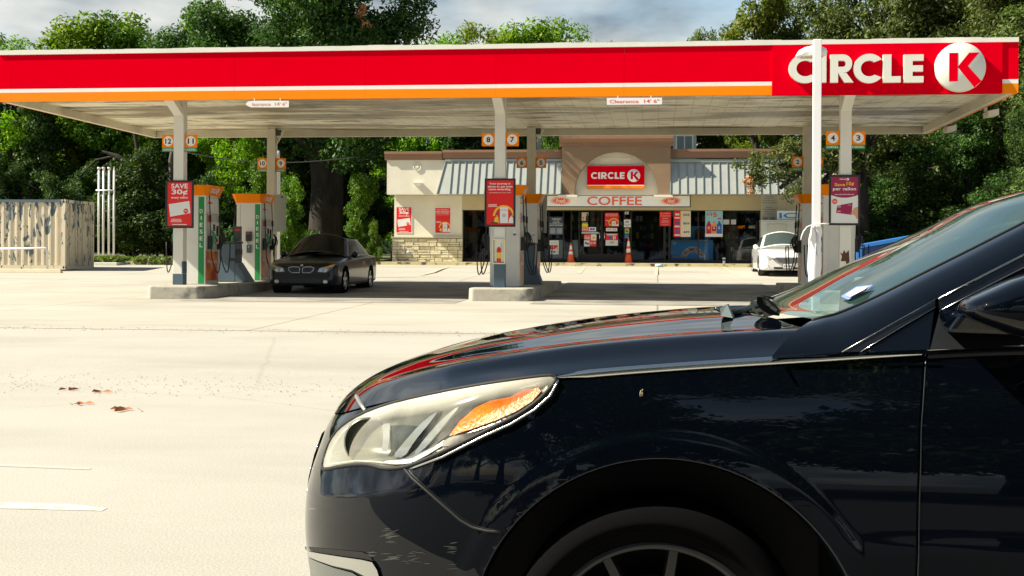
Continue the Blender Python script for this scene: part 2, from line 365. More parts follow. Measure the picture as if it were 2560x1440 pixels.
def wordmark(b, x0, z0, h, y, depth, m, gap=.12, width=None):
    x = x0; start = len(b.v)
    for fn in (letters_C, letters_I, letters_R, letters_C, letters_L, letters_E):
        polys, w = fn(x, z0, h)
        if fn is letters_C:
            c = x+h*.5; polys = [[(c+(p-c)*1.0, z0+h*.5+(q-z0-h*.5)*1.04) for p, q in polys[0]]]
        for p in polys: b.prism(p, y-depth, y, m)
        x += w+gap*h
    if width:
        k = width/(x-gap*h-x0)
        for i in range(start, len(b.v)): p = b.v[i]; b.v[i] = (x0+(p[0]-x0)*k, p[1], p[2])
        x = x0+width
    return x
def kdisc(b, cx, cz, r, y, depth, mw, mr, hk=None):
    b.lathe([(0, -depth), (r-.02*r, -depth), (r, -depth+.03*r), (r, 0)], (cx, y, cz), 'y', mw, 48)
    h = hk or r*1.16; x = cx-.46*r; z = cz-.5*h
    for p in letters_K(x, z, h): b.prism(p, y-depth-.004, y-depth-.001, mr)

can = thing('gas_canopy', 'long flat gas station canopy with red, white and orange fascia on cream columns', 'canopy', (0, 0, 0))
b = MB()
fw = mat('fascia_white', (.80, .79, .75), .5, var=.04); cap = mat('cap_white', (.74, .73, .67), .55, var=.06)
sx = W(1930, 200, VF).x; sx2 = W(2505, 200, VF).x
z1, z2, z3 = ZB+.20, ZB+.285, ZT-.105
def fasc(x0, x1, y0, y1, vert):
    pass
# front fascia: panels with fine seams
seams = [UL]+[W(p, 180, VF).x for p in (28, 265, 586, 913, 1240, 1560, 1930)]
for i in range(len(seams)-1):
    a, c = seams[i]+.0015, seams[i+1]-.0015
    b.box(a, c, VF, VF+.10, ZB, z1, orange); b.box(a, c, VF, VF+.10, z1, z2, fw); b.box(a, c, VF, VF+.10, z2, z3, red)
for a, c in ((sx, W(2262, 180, VF).x), (W(2262, 180, VF).x, sx2)):
    b.box(a+.0015, c-.0015, VF-.03, VF+.10, ZB-.01, z3, red)
b.box(sx2, UR, VF, VF+.10, ZB, z1, orange); b.box(sx2, UR, VF, VF+.10, z1, z2, fw); b.box(sx2, UR, VF, VF+.10, z2, z3, red)
b.build('front_fascia', can)
b = MB()                                            # the other three sides
for x0, x1 in ((UL, UL+.1), (UR-.1, UR)):
    for a, c, m in ((ZB, z1, orange), (z1, z2, fw), (z2, z3, red)): b.box(x0, x1, VF+.104, VB-.104, a, c, m)
for a, c, m in ((ZB, z1, orange), (z1, z2, fw), (z2, z3, red)): b.box(UL, UR, VB-.10, VB, a, c, m)
b.build('side_fascia', can)
b = MB(); rnd = random.Random(3); n = 60
for k in range(n):
    a, c = UL+(UR-UL)*k/n, UL+(UR-UL)*(k+1)/n; t0, t1 = rnd.uniform(-.012, .012), 0
    b.box(a, c, VF-.03, VF+.16, z3+.002, ZT+.005*sin(k*1.7)+.006*sin(k*.6), cap)
b.box(UL-.02, UL+.14, VF+.17, VB-.14, z3+.002, ZT, cap); b.box(UR-.14, UR+.02, VF+.17, VB-.14, z3+.002, ZT, cap); b.box(UL, UR, VB-.13, VB+.02, z3+.002, ZT, cap)
b.build('roof_cap', can)
b = MB(); b.box(UL+.17, UR-.17, VF+.2, VB-.17, ZT-.35, ZT-.22, mat('roof_grey', (.3, .3, .29), .8)); b.build('roof_deck', can)
# soffit: long planks with dirt
def soffit_mat():
    m = bpy.data.materials.new('soffit_panels'); m.use_nodes = True; t = m.node_tree; bs = t.nodes['Principled BSDF']; bs.inputs['Roughness'].default_value = .42; L = t.links.new
    tcn = t.nodes.new('ShaderNodeTexCoord')
    def nz(sc, vec, det, p0, p1, c0, c1):
        q = t.nodes.new('ShaderNodeMapping'); q.inputs['Scale'].default_value = vec; n = t.nodes.new('ShaderNodeTexNoise'); n.inputs['Scale'].default_value = sc; n.inputs['Detail'].default_value = det
        n.inputs['Roughness'].default_value = .65; r = t.nodes.new('ShaderNodeValToRGB'); e = r.color_ramp.elements; e[0].position = p0; e[1].position = p1; e[0].color = (*c0, 1); e[1].color = (*c1, 1)
        L(tcn.outputs['Object'], q.inputs[0]); L(q.outputs[0], n.inputs['Vector']); L(n.outputs[0], r.inputs[0]); return r.outputs[0]
    def mul(a, c):
        x = t.nodes.new('ShaderNodeMixRGB'); x.blend_type = 'MULTIPLY'; x.inputs[0].default_value = 1; L(a, x.inputs[1]); L(c, x.inputs[2]); return x.outputs[0]
    o = nz(.5, (1, 1, 1), 6, .3, .7, (.74, .67, .46), (.88, .84, .66))
    o = mul(o, nz(.55, (.32, 1.3, 1), 9, .42, .51, (.30, .24, .15), (1, 1, 1)))
    o = mul(o, nz(2.4, (.35, 1.2, 1), 8, .38, .45, (.13, .10, .07), (1, 1, 1)))
    s = t.nodes.new('ShaderNodeSeparateXYZ'); L(tcn.outputs['Object'], s.inputs[0])
    for k, per, w in ((0, .41, .012), (1, 1.25, .007)):
        a = t.nodes.new('ShaderNodeMath'); a.operation = 'PINGPONG'; a.inputs[1].default_value = per/2; L(s.outputs[k], a.inputs[0])
        r = t.nodes.new('ShaderNodeValToRGB'); e = r.color_ramp.elements; e[0].position = w*.6; e[1].position = w*1.6; e[0].color = (.74, .70, .60, 1); e[1].color = (1, 1, 1, 1)
        L(a.outputs[0], r.inputs[0]); o = mul(o, r.outputs[0])
    L(o, bs.inputs['Base Color']); return m
SOF = soffit_mat()
b = MB(); b.box(UL+.17, UR-.17, VF+.2, VB-.2, ZS, ZS+.05, SOF); b.build('soffit', can)
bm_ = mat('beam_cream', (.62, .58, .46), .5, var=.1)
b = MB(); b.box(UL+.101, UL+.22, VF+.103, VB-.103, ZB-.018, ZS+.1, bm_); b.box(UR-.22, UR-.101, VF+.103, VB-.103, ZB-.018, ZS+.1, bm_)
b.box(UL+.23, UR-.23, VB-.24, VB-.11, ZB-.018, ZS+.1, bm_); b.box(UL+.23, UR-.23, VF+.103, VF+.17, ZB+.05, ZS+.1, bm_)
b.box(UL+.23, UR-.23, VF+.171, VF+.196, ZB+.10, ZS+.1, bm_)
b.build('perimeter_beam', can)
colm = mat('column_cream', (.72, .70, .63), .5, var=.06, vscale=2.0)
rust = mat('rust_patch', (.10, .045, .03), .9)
shadecol = mat('column_shaded_cream', (.60, .56, .46), .5, var=.1)  # rear columns' shade painted in as darker cream; floodlights share it
for i, u in enumerate(PU):
    b = MB(); w = .122
    b.box(u-w, u+w, VP-w, VP+w, ISZ, ZS-.002, colm)
    b.box(u-w-.004, u+w+.004, VP-w-.004, VP+w+.004, ISZ, ISZ+(.26 if i != 1 else .58), slate)
    if i == 0: b.box(u+w-.03, u+w+.006, VP-w-.006, VP+w+.006, ISZ+.262, ISZ+.55, slate)
    if i == 2:
        q = W(2108, 600, VP-w-.01)
        for pts in (((2098,617),(2103,628),(2100,640),(2112,640),(2116,655),(2122,640),(2120,612),(2113,620),(2108,612),(2104,622)),):
            b.poly([tuple(W(x+2, y+13, VP-w-.004)) for x, y in pts][::-1], rust)
    b.build('column', can, bevel=.008)
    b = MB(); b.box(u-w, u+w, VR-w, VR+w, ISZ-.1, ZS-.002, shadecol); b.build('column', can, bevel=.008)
    # knee brace toward the front and rear edge
    b = MB(); b.hexa([(u-w+.01, VP-w-.002, ZS-.42), (u+w-.01, VP-w-.002, ZS-.42), (u+w-.01, VP-w-.002, ZS-.25), (u-w+.01, VP-w-.002, ZS-.25)],
                     [(u-w+.01, VF+.2, ZB+.1), (u+w-.01, VF+.2, ZB+.1), (u+w-.01, VF+.34, ZS-.01), (u-w+.01, VF+.34, ZS-.01)], colm)
    b.build('knee_brace', can)
    b = MB(); b.box(u+.12, u+.26, VR-.05, VR+.05, ZS-.20, ZS-.03, mat('dark_steel', (.06, .06, .055), .6)); b.hexa([(u+.12,VR-.04,ZS-.42),(u+.16,VR-.04,ZS-.42),(u+.16,VR+.04,ZS-.42),(u+.12,VR+.04,ZS-.42)], [(u+.30,VR-.04,ZS-.06),(u+.36,VR-.04,ZS-.06),(u+.36,VR+.04,ZS-.06),(u+.30,VR+.04,ZS-.06)], bm_)
    b.build('rear_bracket', can)
# raised lettering on the canopy
b = MB(); let = thing('canopy_lettering', 'big raised off white lettering at the right end of the red canopy fascia', 'lettering', (0, 0, 0))
lw = mat('letter_white', (.72, .72, .65), .4)
yl = VF-.03; pr = [W(x, 170, yl).x for x in (1973, 2100)]
zc = lambda py, px: W(px, py, yl-.1).z
for fn, px0, px1, hz in ((letters_C, 1972, 2034, 0), (letters_I, 2040, 2066, 0), (letters_R, 2076, 2134, 0), (letters_C, 2134, 2204, 0), (letters_L, 2208, 2252, 0), (letters_E, 2260, 2309, 0)):
    polys, w = fn(0, 0, 1); xa = min(p[0] for q in polys for p in q); xb = max(p[0] for q in polys for p in q)
    X0, X1 = W(px0, 170, yl-.1).x, W(px1, 170, yl-.1).x
    if px0 == 1972: X1 = W(2046, 170, yl-.1).x
    Z0, Z1 = zc(206, (px0+px1)/2), zc(136, (px0+px1)/2)
    if fn is letters_C: Z0 -= .015; Z1 += .015
    bb = MB()
    for q in polys: bb.prism([(X0+(p[0]-xa)/(xb-xa)*(X1-X0), Z0+p[1]*(Z1-Z0)) for p in q], yl-.10, yl-.001, lw)
    bb.build('raised_letter', let)
bb = MB(); kc = W(2401, 168, yl-.1); kr = (W(2465, 168, yl-.1).x-W(2338, 168, yl-.1).x)/2
kdisc(bb, kc.x, kc.z, kr, yl-.001, .13, lw, red, kr*1.16); bb.build('round_emblem', let)
# clearance boards
def text_board(name, label, cat, px0, py0, px1, py1, V, body, m, tm, torn=False, **k):
    p, q = W(px0, py1, V), W(px1, py0, V); w, h = q.x-p.x, q.z-p.z; b = MB()
    if torn: b.prism([(.0, .5*h), (.03, .3*h), (.12, .04*h), (.5, 0), (w, .0), (w, .95*h), (.5, h), (.2, h*.99), (.05, .9*h)], 0, .012, m)
    else: b.box(0, w, 0, .012, 0, h, m)
    b.text(body, (.15 if torn else .05)*w, h*.24, .95*w, h*.76, -.003, tm, .02)
    for x in (.2*w, .8*w): b.box(x-.01, x+.01, .002, .01, h, h+.05, m)
    o = b.build(name, loc=(p.x, V, p.z)); return tag(o, label, cat, **k)
ct = mat('clearance_red', (.80, .06, .02), .5); pm = mat('board_white', (.80, .79, .80), .5)
text_board('clearance_sign', 'white board reading Clearance 14\' 6" hanging under the canopy between the right and middle columns', 'sign', 1517, 244, 1655, 262, VF-.03, "Clearance  14' 6\"", pm, ct, group='clearance boards')
text_board('clearance_sign', 'torn peeling white clearance board hanging under the canopy near the left column', 'sign', 614, 251, 722, 269, VF-.03, "learance  14' 6\"", pm, mat('faded_red', (.75, .28, .12), .5), True, group='clearance boards')
# floodlights under the right edge
for i, (px, py, V, lb) in enumerate(((2445, 283, 30.6, 'beige box floodlight under the right canopy edge, nearer the camera'), (2352, 322, 34.8, 'beige box floodlight under the right canopy edge, farther from the camera'))):
    p = W(px, py, V); t = thing('flood_light', lb, 'floodlight', (UR+.12, V, p.z), group='box floodlights under the canopy edge')
    b = MB(); b.hexa([(-.12, -.25, -.10), (.12, -.25, -.07), (.12, .25, -.07), (-.12, .25, -.10)], [(-.12, -.25, .03), (.12, -.25, .08), (.12, .25, .08), (-.12, .25, .03)], shadecol); b.build('lamp_housing', t, bevel=.01)
    b = MB(); b.box(-.15, -.09, -.04, .04, .04, ZB-p.z+.06, shadecol); b.build('bracket', t)

# ------------------------------------------------------------------ islands
conc = mat('island_concrete', (.38, .36, .30), .85, col2=(.13, .13, .12), c2pos=(.52, .72), c2scale=2.6, var=.12, vscale=8, bump=.3, bscale=25)
slabm = mat('island_dark_stain', (.20, .19, .17), .9, var=.2)
for i, (u, a0, a1, b0_, b1_) in enumerate(((PU[0], -.34, .98, 27.8, 37.4), (PU[1], -.62, .82, 28.2, 37.2), (PU[2], -.78, .78, 28.2, 37.2))):
    z0 = G(b0_)-.02; b = MB(); c = .10
    out = [(a0+c, b0_), (a1-c, b0_), (a1, b0_+c), (a1, b1_-c), (a1-c, b1_), (a0+c, b1_), (a0, b1_-c), (a0, b0_+c)]
    n = 8; b.add([(x, y-b0_, -.0) for x, y in out]+[(x*.985, (y-b0_)*.997+.01, ISZ-z0) for x, y in out], [tuple(range(8))[::-1], tuple(range(8, 16))]+[(k, (k+1) % 8, (k+1) % 8+8, k+8) for k in range(8)], conc)
    tag(b.build('pump_island', loc=(u, b0_, z0), bevel=.035), ['stained raised concrete island under the left pair of pumps', 'raised concrete island under the middle pair of pumps', 'raised concrete island under the right pair of pumps'][i], 'island', 'concrete pump islands')

# ------------------------------------------------------------------ number signs
ink = mat('ink_black', (.02, .02, .022), .5)
def numsign(num, side, row, u, diesel):
    V = (VP if row == 0 else VR)-.06; s = .30; x0 = u+.124 if side > 0 else u-.124-s
    zt = CZ+2.80; zb_ = zt-s; b = MB(); b.box(0, s, 0, .02, 0, s, orange); b.disc(s/2, s/2, .118, -.001, signwhite)
    wd = .15 if len(num) > 1 else .088
    b.text(num, s/2-wd/2, s/2-.062, s/2+wd/2, s/2+.062, -.002, ink, .07)
    if diesel: b.box(0, s, .001, .019, -.095, -.002, green); b.text('DIESEL', .02, -.072, s-.02, -.026, -.003, signwhite, .03)
    place = ('front', 'rear')[row]; which = {PU[0]: 'left', PU[1]: 'middle', PU[2]: 'right'}[u]
    tag(b.build('pump_number_sign', loc=(x0, V, zb_)), 'orange pump number sign %s%s on the %s %s column' % (num, ' with green diesel strip' if diesel else '', place, which), 'number sign', 'pump number signs')
for a, c, row, k, d in (('12', '11', 0, 0, 1), ('10', '9', 1, 0, 1), ('8', '7', 0, 1, 0), ('6', '5', 1, 1, 0), ('4', '3', 0, 2, 1), ('2', '1', 1, 2, 1)):
    numsign(a, -1, row, PU[k], d); numsign(c, 1, row, PU[k], d)

# ------------------------------------------------------------------ posters
magenta = mat('magenta', (.33, .008, .07), .4); yellow = mat('yolk_yellow', (.85, .50, .05), .5); paper = mat('paper_white', (.75, .75, .73), .5)
skin = mat('printed_skin', (.62, .33, .20), .6); posred = mat('poster_red', (.75, .012, .012), .35); pale = mat('printed_grey', (.5, .5, .5), .5); pblue = mat('printed_blue', (.05, .12, .45), .4)
brown = mat('printed_brown', (.12, .05, .03), .5)
class Art:
    def __init__(s, b, w, h, y0=0, step=.004): s.b, s.w, s.h, s.y, s.st = b, w, h, y0, step
    def R(s, x0, y0, x1, y1, m, l=1):
        y = s.y-s.st*l; s.b.poly([(x0*s.w, y, y0*s.h), (x1*s.w, y, y0*s.h), (x1*s.w, y, y1*s.h), (x0*s.w, y, y1*s.h)], m)
    def P(s, pts, m, l=1): s.b.poly([(x*s.w, s.y-s.st*l, z*s.h) for x, z in pts], m)
    def T(s, t, x0, y0, x1, y1, m, l=2, bold=.03, shear=0): s.b.text(t, x0*s.w, y0*s.h, x1*s.w, y1*s.h, s.y-s.st*l, m, bold, shear=shear)
    def D(s, cx, cy, r, m, l=1): s.P([(cx+r*cos(2*pi*k/24), cy+r*sin(2*pi*k/24)*s.w/s.h) for k in range(24)], m, l)
    def lines(s, x0, y0, x1, y1, n, m, l=2, seed=0):
        r = random.Random(seed); dy = (y1-y0)/n
        for i in range(n):
            z = y1-dy*(i+.3); a = r.uniform(0, .12)*(x1-x0)
            s.R(x0+a, z-dy*.42, x1-a, z, m, l)
def art_save30(A):
    A.R(0, 0, 1, 1, posred, 0); A.T('SAVE', .16, .86, .84, .97, signwhite, bold=.055); A.T('30¢', .17, .70, .83, .84, signwhite, bold=.06); A.T('every gallon', .16, .615, .84, .68, signwhite, bold=.045)
    A.P([(.06, .50), (.90, .575), (.95, .30), (.12, .215)], paper, 1); A.D(.76, .345, .10, posred, 2); A.T('10¢', .69, .325, .83, .365, signwhite, 3)
    A.lines(.12, .09, .62, .17, 4, signwhite, 1); A.R(.20, .03, .80, .045, signwhite, 1)
def art_journey(A):
    A.R(0, 0, 1, 1, posred, 0)
    A.T('Your journey is', .10, .895, .88, .95, signwhite, bold=.055); A.T('about to get even', .04, .83, .96, .885, signwhite, bold=.055); A.T('more rewarding.', .08, .765, .90, .825, signwhite, bold=.055)
    A.T('FUEL REWARDS AND SO MUCH MORE', .10, .715, .90, .735, signwhite, bold=.01)
    A.lines(.03, .40, .42, .47, 3, signwhite, 1)
    n = 24; c = (.64, .20); k = A.w/A.h
    for r0, r1, m in ((.40, .33, yellow), (.33, .31, orange)):
        A.P([(c[0]+r0*cos(pi*i/n)*(1 if c[0]+r0*cos(pi*i/n) < 1 else (1-c[0])/(r0*cos(pi*i/n))), c[1]+r0*sin(pi*i/n)*k) for i in range(n+1)]+[(min(1, c[0]+r1*cos(pi*i/n)), c[1]+r1*sin(pi*i/n)*k) for i in range(n, -1, -1)], m, 1)
    A.R(.50, .04, .80, .40, paper, 2); A.T('Inner Circle', .53, .32, .77, .35, ct, 3, .01); A.D(.65, .21, .07, pale, 3)
    for cx, m in ((.38, yellow), (.92, paper)):
        A.P([(cx-.11, .04), (cx+.08, .04), (cx+.06, .17), (cx, .20), (cx-.07, .15)], m, 3); A.D(cx, .22, .045, brown, 4); A.D(cx+.01, .21, .028, skin, 5)
    A.P([(.12, .02), (.45, .02), (.40, .06), (.2, .07)], brown, 4)
def art_save10(A):
    A.R(0, 0, 1, 1, paper, 0); A.P([(0, 1), (1, 1)]+[(1-x/12, .55+.0*x+.06*(abs(1-2*x/12)**2)) for x in range(13)], magenta, 1)
    wd = MB(); wordmark(wd, 0, 0, 1, 0, .001, signwhite)
    A.T('CIRCLE', .31, .935, .55, .965, signwhite, bold=.06); A.D(.615, .95, .05, signwhite, 2); A.T('K', .595, .935, .64, .965, magenta, 3)
    A.T('Save', .13, .80, .52, .87, yellow, bold=.05); A.T('10¢', .57, .80, .85, .895, yellow, bold=.06); A.T('per gallon', .07, .69, .92, .775, signwhite, bold=.05); A.T('when you load with cash.', .13, .60, .86, .64, signwhite, bold=.03)
    A.P([(.23, .38), (.80, .445), (.77, .18), (.19, .225)][::1], magenta, 1); A.D(.14, .47, .10, ct, 2); A.lines(.07, .45, .22, .49, 2, signwhite, 3)
    A.T('SAVE', .24, .375, .36, .40, signwhite, 2); A.T('10¢', .24, .335, .36, .37, signwhite, 2); A.lines(.21, .24, .38, .27, 2, signwhite, 2); A.T('CIRCLE K', .62, .385, .76, .40, signwhite, 2)
    A.P([(.72, .21), (.80, .26), (.86, .33), (1, .36), (1, .10), (.94, .09), (.90, .16), (.80, .19)], skin, 3)
def frame_poster(label, px0, py0, px1, py1, V, art):
    p, q = W(px0, py1, V), W(px1, py0, V); w, h = q.x-p.x, q.z-p.z; fr = .045
    t = thing('framed_poster', label, 'poster', (p.x, V, p.z), group='framed posters on the front columns')
    b = MB(); b.box(0, w, .0, .035, 0, fr, black); b.box(0, w, 0, .035, h-fr, h, black); b.box(0, fr, 0, .035, fr, h-fr, black); b.box(w-fr, w, 0, .035, fr, h-fr, black); b.build('frame', t, bevel=.004)
    b = MB(); b.box(fr+.001, w-fr-.001, .012, .033, fr+.001, h-fr-.001, black); A = Art(b, w-2*fr, h-2*fr, 0, .0014); art(A)
    k = b.build('printed_sheet', t)
    for v in k.data.vertices:
        pass
    # shift artwork inside the frame
    me = k.data; nb = 8
    for i, v in enumerate(me.vertices):
        if i >= nb: v.co.x += fr; v.co.z += fr; v.co.y += .0105
    return t
frame_poster('black framed red SAVE 30 cents poster on the front left column', 413, 451, 484, 570, VP-.16, art_save30)
frame_poster('black framed red journey poster with yellow ring on the front middle column', 1211, 446, 1289, 567, VP-.16, art_journey)
frame_poster('black framed magenta and white Save 10 cents poster on the front right column', 2072, 437, 2151, 563, VP-.16, art_save10)

# ------------------------------------------------------------------ pumps
pumpw = mat('pump_white', (.72, .71, .66), .35, var=.05, vscale=2.5, coat=.2); pumpg = mat('pump_panel_grey', (.52, .50, .45), .5, var=.1, vscale=6)
prem = mat('premium_red', (.42, .02, .03), .4, col2=(.80, .25, .03), c2pos=(.42, .58), c2scale=1.6); premf = mat('premium_faded', (.62, .25, .14), .5, col2=(.75, .50, .28), c2pos=(.4, .6), c2scale=2.5)
screen = mat('screen_dark', (.03, .045, .05), .15)
def make_pump(label, diesel, faded, loc, group='fuel pumps on the islands', sides=(1, -1)):
    t = thing('fuel_pump', label, 'fuel pump', loc, group=group); t.scale = (1.055,)*3; Wd, D, H = .33, .45, 2.02
    b = MB(); b.box(-Wd+.03, Wd-.03, -D+.05, D-.05, 0, H, pumpw)
    for s in (-1, 1):                                # end walls with rounded pilasters
        y0, y1 = (-D, -D+.049) if s < 0 else (D-.049, D)
        b.box(-Wd, Wd, y0, y1, 0, H, pumpw)
        ys = -D-.012 if s < 0 else D+.012
        b.box(-Wd+.004, -Wd+.10, min(ys, y0), max(ys, y1)-.03 if s < 0 else ys, .01, H-.01, pumpw) if s < 0 else None
    b.build('cabinet', t, bevel=.008)
    if diesel:
        for ys, sg in ((-D-.006, -1),):
            b = MB(); x0, x1 = Wd-.165, Wd-.03; b.box(x0, x1, ys, -D+.001, .005, H-.005, green)
            for i, c in enumerate('DIESEL'):
                z = H*.80-i*.155; xc = (x0+x1)/2; ww = .035 if c != 'I' else .012
                b.text(c, xc-ww, z, xc+ww, z+.09, ys-.003, signwhite, .035)
            b.build('diesel_strip', t)
    b = MB(); z0, z1 = H+.002, H+.235; c = .10        # header: flared, chamfered corners
    def ring(w, d, z, cc): return [(-w+cc, -d, z), (w-cc, -d, z), (w, -d+cc, z), (w, d-cc, z), (w-cc, d, z), (-w+cc, d, z), (-w, d-cc, z), (-w, -d+cc, z)]
    lo, hi = ring(Wd+.02, D+.04, z0, .04), ring(Wd+.13, D+.12, z1, .12)
    b.add(lo+hi, [tuple(range(8))[::-1], tuple(range(8, 16))]+[(k, (k+1) % 8, (k+1) % 8+8, k+8) for k in range(8)], orange)
    b.box(-Wd-.015, Wd+.015, -D-.03, D+.03, H-.03, H+.001, pumpw)
    b.build('header', t)
    for s in sides:
        hb = MB(); v, f, _ = textmesh('CIRCLE', .05); zz0, zz1 = z0+.07, z0+.165
        def P3(a, z):                                 # a: along the side in reading direction
            k = (z-z0)/(z1-z0); x = (Wd+.02+.11*k+.004)*s
            return (x, a if s > 0 else -a, z)
        hb.add([P3(-.32+.36*p, zz0+q*(zz1-zz0)) for p, q in v], f, signwhite)
        hb.add([P3(.13+.07*cos(2*pi*k/20), (zz0+zz1)/2+.07*sin(2*pi*k/20)) for k in range(20)], [tuple(range(20))], signwhite)
        v, f, _ = textmesh('K', .05); hb.add([(P3(.10+.07*p, zz0+q*(zz1-zz0))[0]+.003*s, *P3(.10+.07*p, zz0+q*(zz1-zz0))[1:]) for p, q in v], f, orange)
        hb.build('side_lettering', t)
        b = MB(); X = Wd*s; xo = lambda d: X+d*s; bx = lambda d0, d1, y0, y1, za, zb2, m: b.box(min(xo(d0), xo(d1)), max(xo(d0), xo(d1)), y0, y1, za, zb2, m)
        bx(-.028, .0, -D+.05, D-.05, .08, .74, premf if faded else prem)
        if not faded or True:
            v, f, _ = textmesh('Premium', .02); b.add([(xo(.003), (-.30+.6*p)*s, .47+.09*q) for p, q in v], f, signwhite)
        b.build('lower_panel', t)
        b = MB(); bx(-.028, .012, -D+.05, D-.05, .78, 1.60, pumpg); bx(.012, .06, -.18, .30, .92, 1.42, pumpw)
        bx(.06, .066, -.12, .02, 1.22, 1.37, screen); bx(.06, .066, .10, .24, 1.10, 1.34, screen); bx(.06, .066, .06, .2, .96, 1.04, posred); bx(.012, .017, -.36, -.14, 1.42, 1.56, posred)
        bx(-.028, .004, -D+.05, D-.05, 1.62, H-.05, pumpw); bx(.004, .008, -.33, -.02, 1.67, 1.88, paper); bx(.008, .010, -.33, -.02, 1.84, 1.88, posred)
        b.build('display_panel', t, bevel=.003)
        for q, (yh, gm2) in enumerate(((-.30, green if diesel else black), (.33, black))):
            if q == 1 and not diesel: pass
            yy = yh if s > 0 else yh
            b = MB(); x = lambda d: xo(d)
            bx(.012, .10, yy-.05, yy+.05, .80, 1.10, black)
            b.tube([(x(.10), yy, .86), (x(.15), yy, 1.0), (x(.16), yy, 1.12), (x(.10), yy, 1.22)], [.02, .03, .035, .016], gm2, 8)
            b.tube([(x(.17), yy, 1.12), (x(.21), yy, 1.02), (x(.18), yy, .92)], .012, black, 6)
            b.build('nozzle', t)
            b = MB(); pts = []
            for k in range(22):
                tt = k/21; a = Vector((x(.06), yy-.06, H+.0)); c2 = Vector((x(.16), yy+.02, .90))
                if tt < .45: pts.append(a.lerp(Vector((x(.12), yy-.08, .62)), tt/.45))
                else:
                    w_ = (tt-.45)/.55; ang = pi*w_
                    pts.append(Vector((x(.12+.20*w_+.05*sin(ang)), yy-.08+.08*w_, .62-.52*sin(ang)+.34*w_)))
            b.tube(pts, .0135, rubber, 8); b.tube([pts[3], pts[4]], .028, black, 8)
            b.build('hose', t)
    return t
P1Y, P2Y = 29.75+.47, 34.1+.47
make_pump('white pump with green DIESEL strip beside the column carrying the SAVE 30 poster', 1, 0, (PU[0], P1Y, ISZ))
make_pump('white pump with green DIESEL strip and a small black card reader', 1, 0, (PU[0], P2Y, ISZ))
make_pump('worn white fuel pump behind the journey poster, nearer of the middle pair', 0, 1, (PU[1]+.02, P1Y, ISZ))
make_pump('worn white fuel pump partly hidden behind the nearer middle pump', 0, 1, (PU[1]+.02, P2Y, ISZ))
make_pump('cream fuel pump beside the Save 10 poster, nearer of the right pair', 0, 1, (PU[2]-.02, P1Y, ISZ))
make_pump('cream fuel pump with orange header just left of the light pole', 0, 1, (PU[2]-.02, P2Y, ISZ))
# card reader + phone box on the farther left pump
def wall_box(name, label, cat, px0, py0, px1, py1, V, d, m, extra=None, **k):
    p, q = W(px0, py1, V), W(px1, py0, V); w, h = q.x-p.x, q.z-p.z; b = MB(); b.box(0, w, 0, d, 0, h, m)
    if extra: extra(b, w, h)
    return tag(b.build(name, loc=(p.x, V, p.z), bevel=.006), label, cat, **k)
wall_box('card_reader', 'black card reader with small red screen on the farther left pump', 'card reader', 614, 579, 628, 603, P2Y-.475-.07, .05, black, lambda b, w, h: (b.box(.02, w-.03, -.004, 0, h*.78, h*.9, mat('red_display', (.5, .05, .06), .4)), b.tube([(w*.3, .02, 0), (w*.35, .01, -.04), (w*.5, .02, -.05)], .01, black)))
wall_box('intercom_box', 'small dark intercom box below the card reader on the farther left pump', 'intercom', 616, 612, 627, 632, P2Y-.475-.07, .05, slate, lambda b, w, h: b.disc(w/2, h*.75, .02, -.004, pale))
wall_box('electrical_cabinet', 'pale grey electrical cabinet fixed to the rear left column', 'cabinet', 683, 486, 712, 579, VR-.12-.14, .14, mat('cabinet_grey', (.34, .36, .33), .5), lambda b, w, h: b.disc(w*.75, h*.93, .03, -.004, ink))
wall_box('electrical_cabinet', 'narrow pale grey cabinet fixed to the rear middle column', 'cabinet', 1325, 488, 1366, 582, VR-.12-.14, .14, mat('cabinet_grey', (.34, .36, .33), .5), None)
# squeegee and bin stand on left island
t = thing('service_bin', 'dark blue grey windscreen service bin with flared base between the left pumps', 'bin', (PU[0]+.02, 32.4, ISZ))
b = MB(); b.box(-.27, .27, -.28, .28, 0, 1.0, slate); b.box(-.29, .29, -.30, .30, 1.001, 1.06, darkgrey); b.build('bin_body', t, bevel=.02)
b = MB(); b.hexa([(.272, -.28, 0), (.62, -.28, 0), (.62, .28, 0), (.272, .28, 0)], [(.272, -.28, .5), (.29, -.28, .5), (.29, .28, .5), (.272, .28, .5)], slate); b.build('flared_base', t)
b = MB(); b.box(.16, .34, -.05, .02, 1.063, 1.45, darkgrey); b.box(.18, .32, -.054, -.05, 1.33, 1.38, posred); b.box(.20, .40, -.25, -.1, .72, .86, black); b.build('squeegee_holder', t)
b = MB(); b.box(.10, .26, -.286, -.281, .55, .62, black); b.build('bin_opening', t)
t = thing('service_bin', 'dark blue grey service bin between the middle pumps', 'bin', (PU[1]+.28, 32.4, ISZ))
b = MB(); b.box(-.2, .2, -.28, .28, 0, 1.0, slate); b.box(-.22, .22, -.30, .30, 1.001, 1.06, darkgrey); b.build('bin_body', t, bevel=.02)
b = MB(); b.hexa([(.202, -.28, 0), (.40, -.28, 0), (.40, .28, 0), (.202, .28, 0)], [(.202, -.28, .5), (.22, -.28, .5), (.22, .28, .5), (.202, .28, .5)], slate); b.build('flared_base', t)
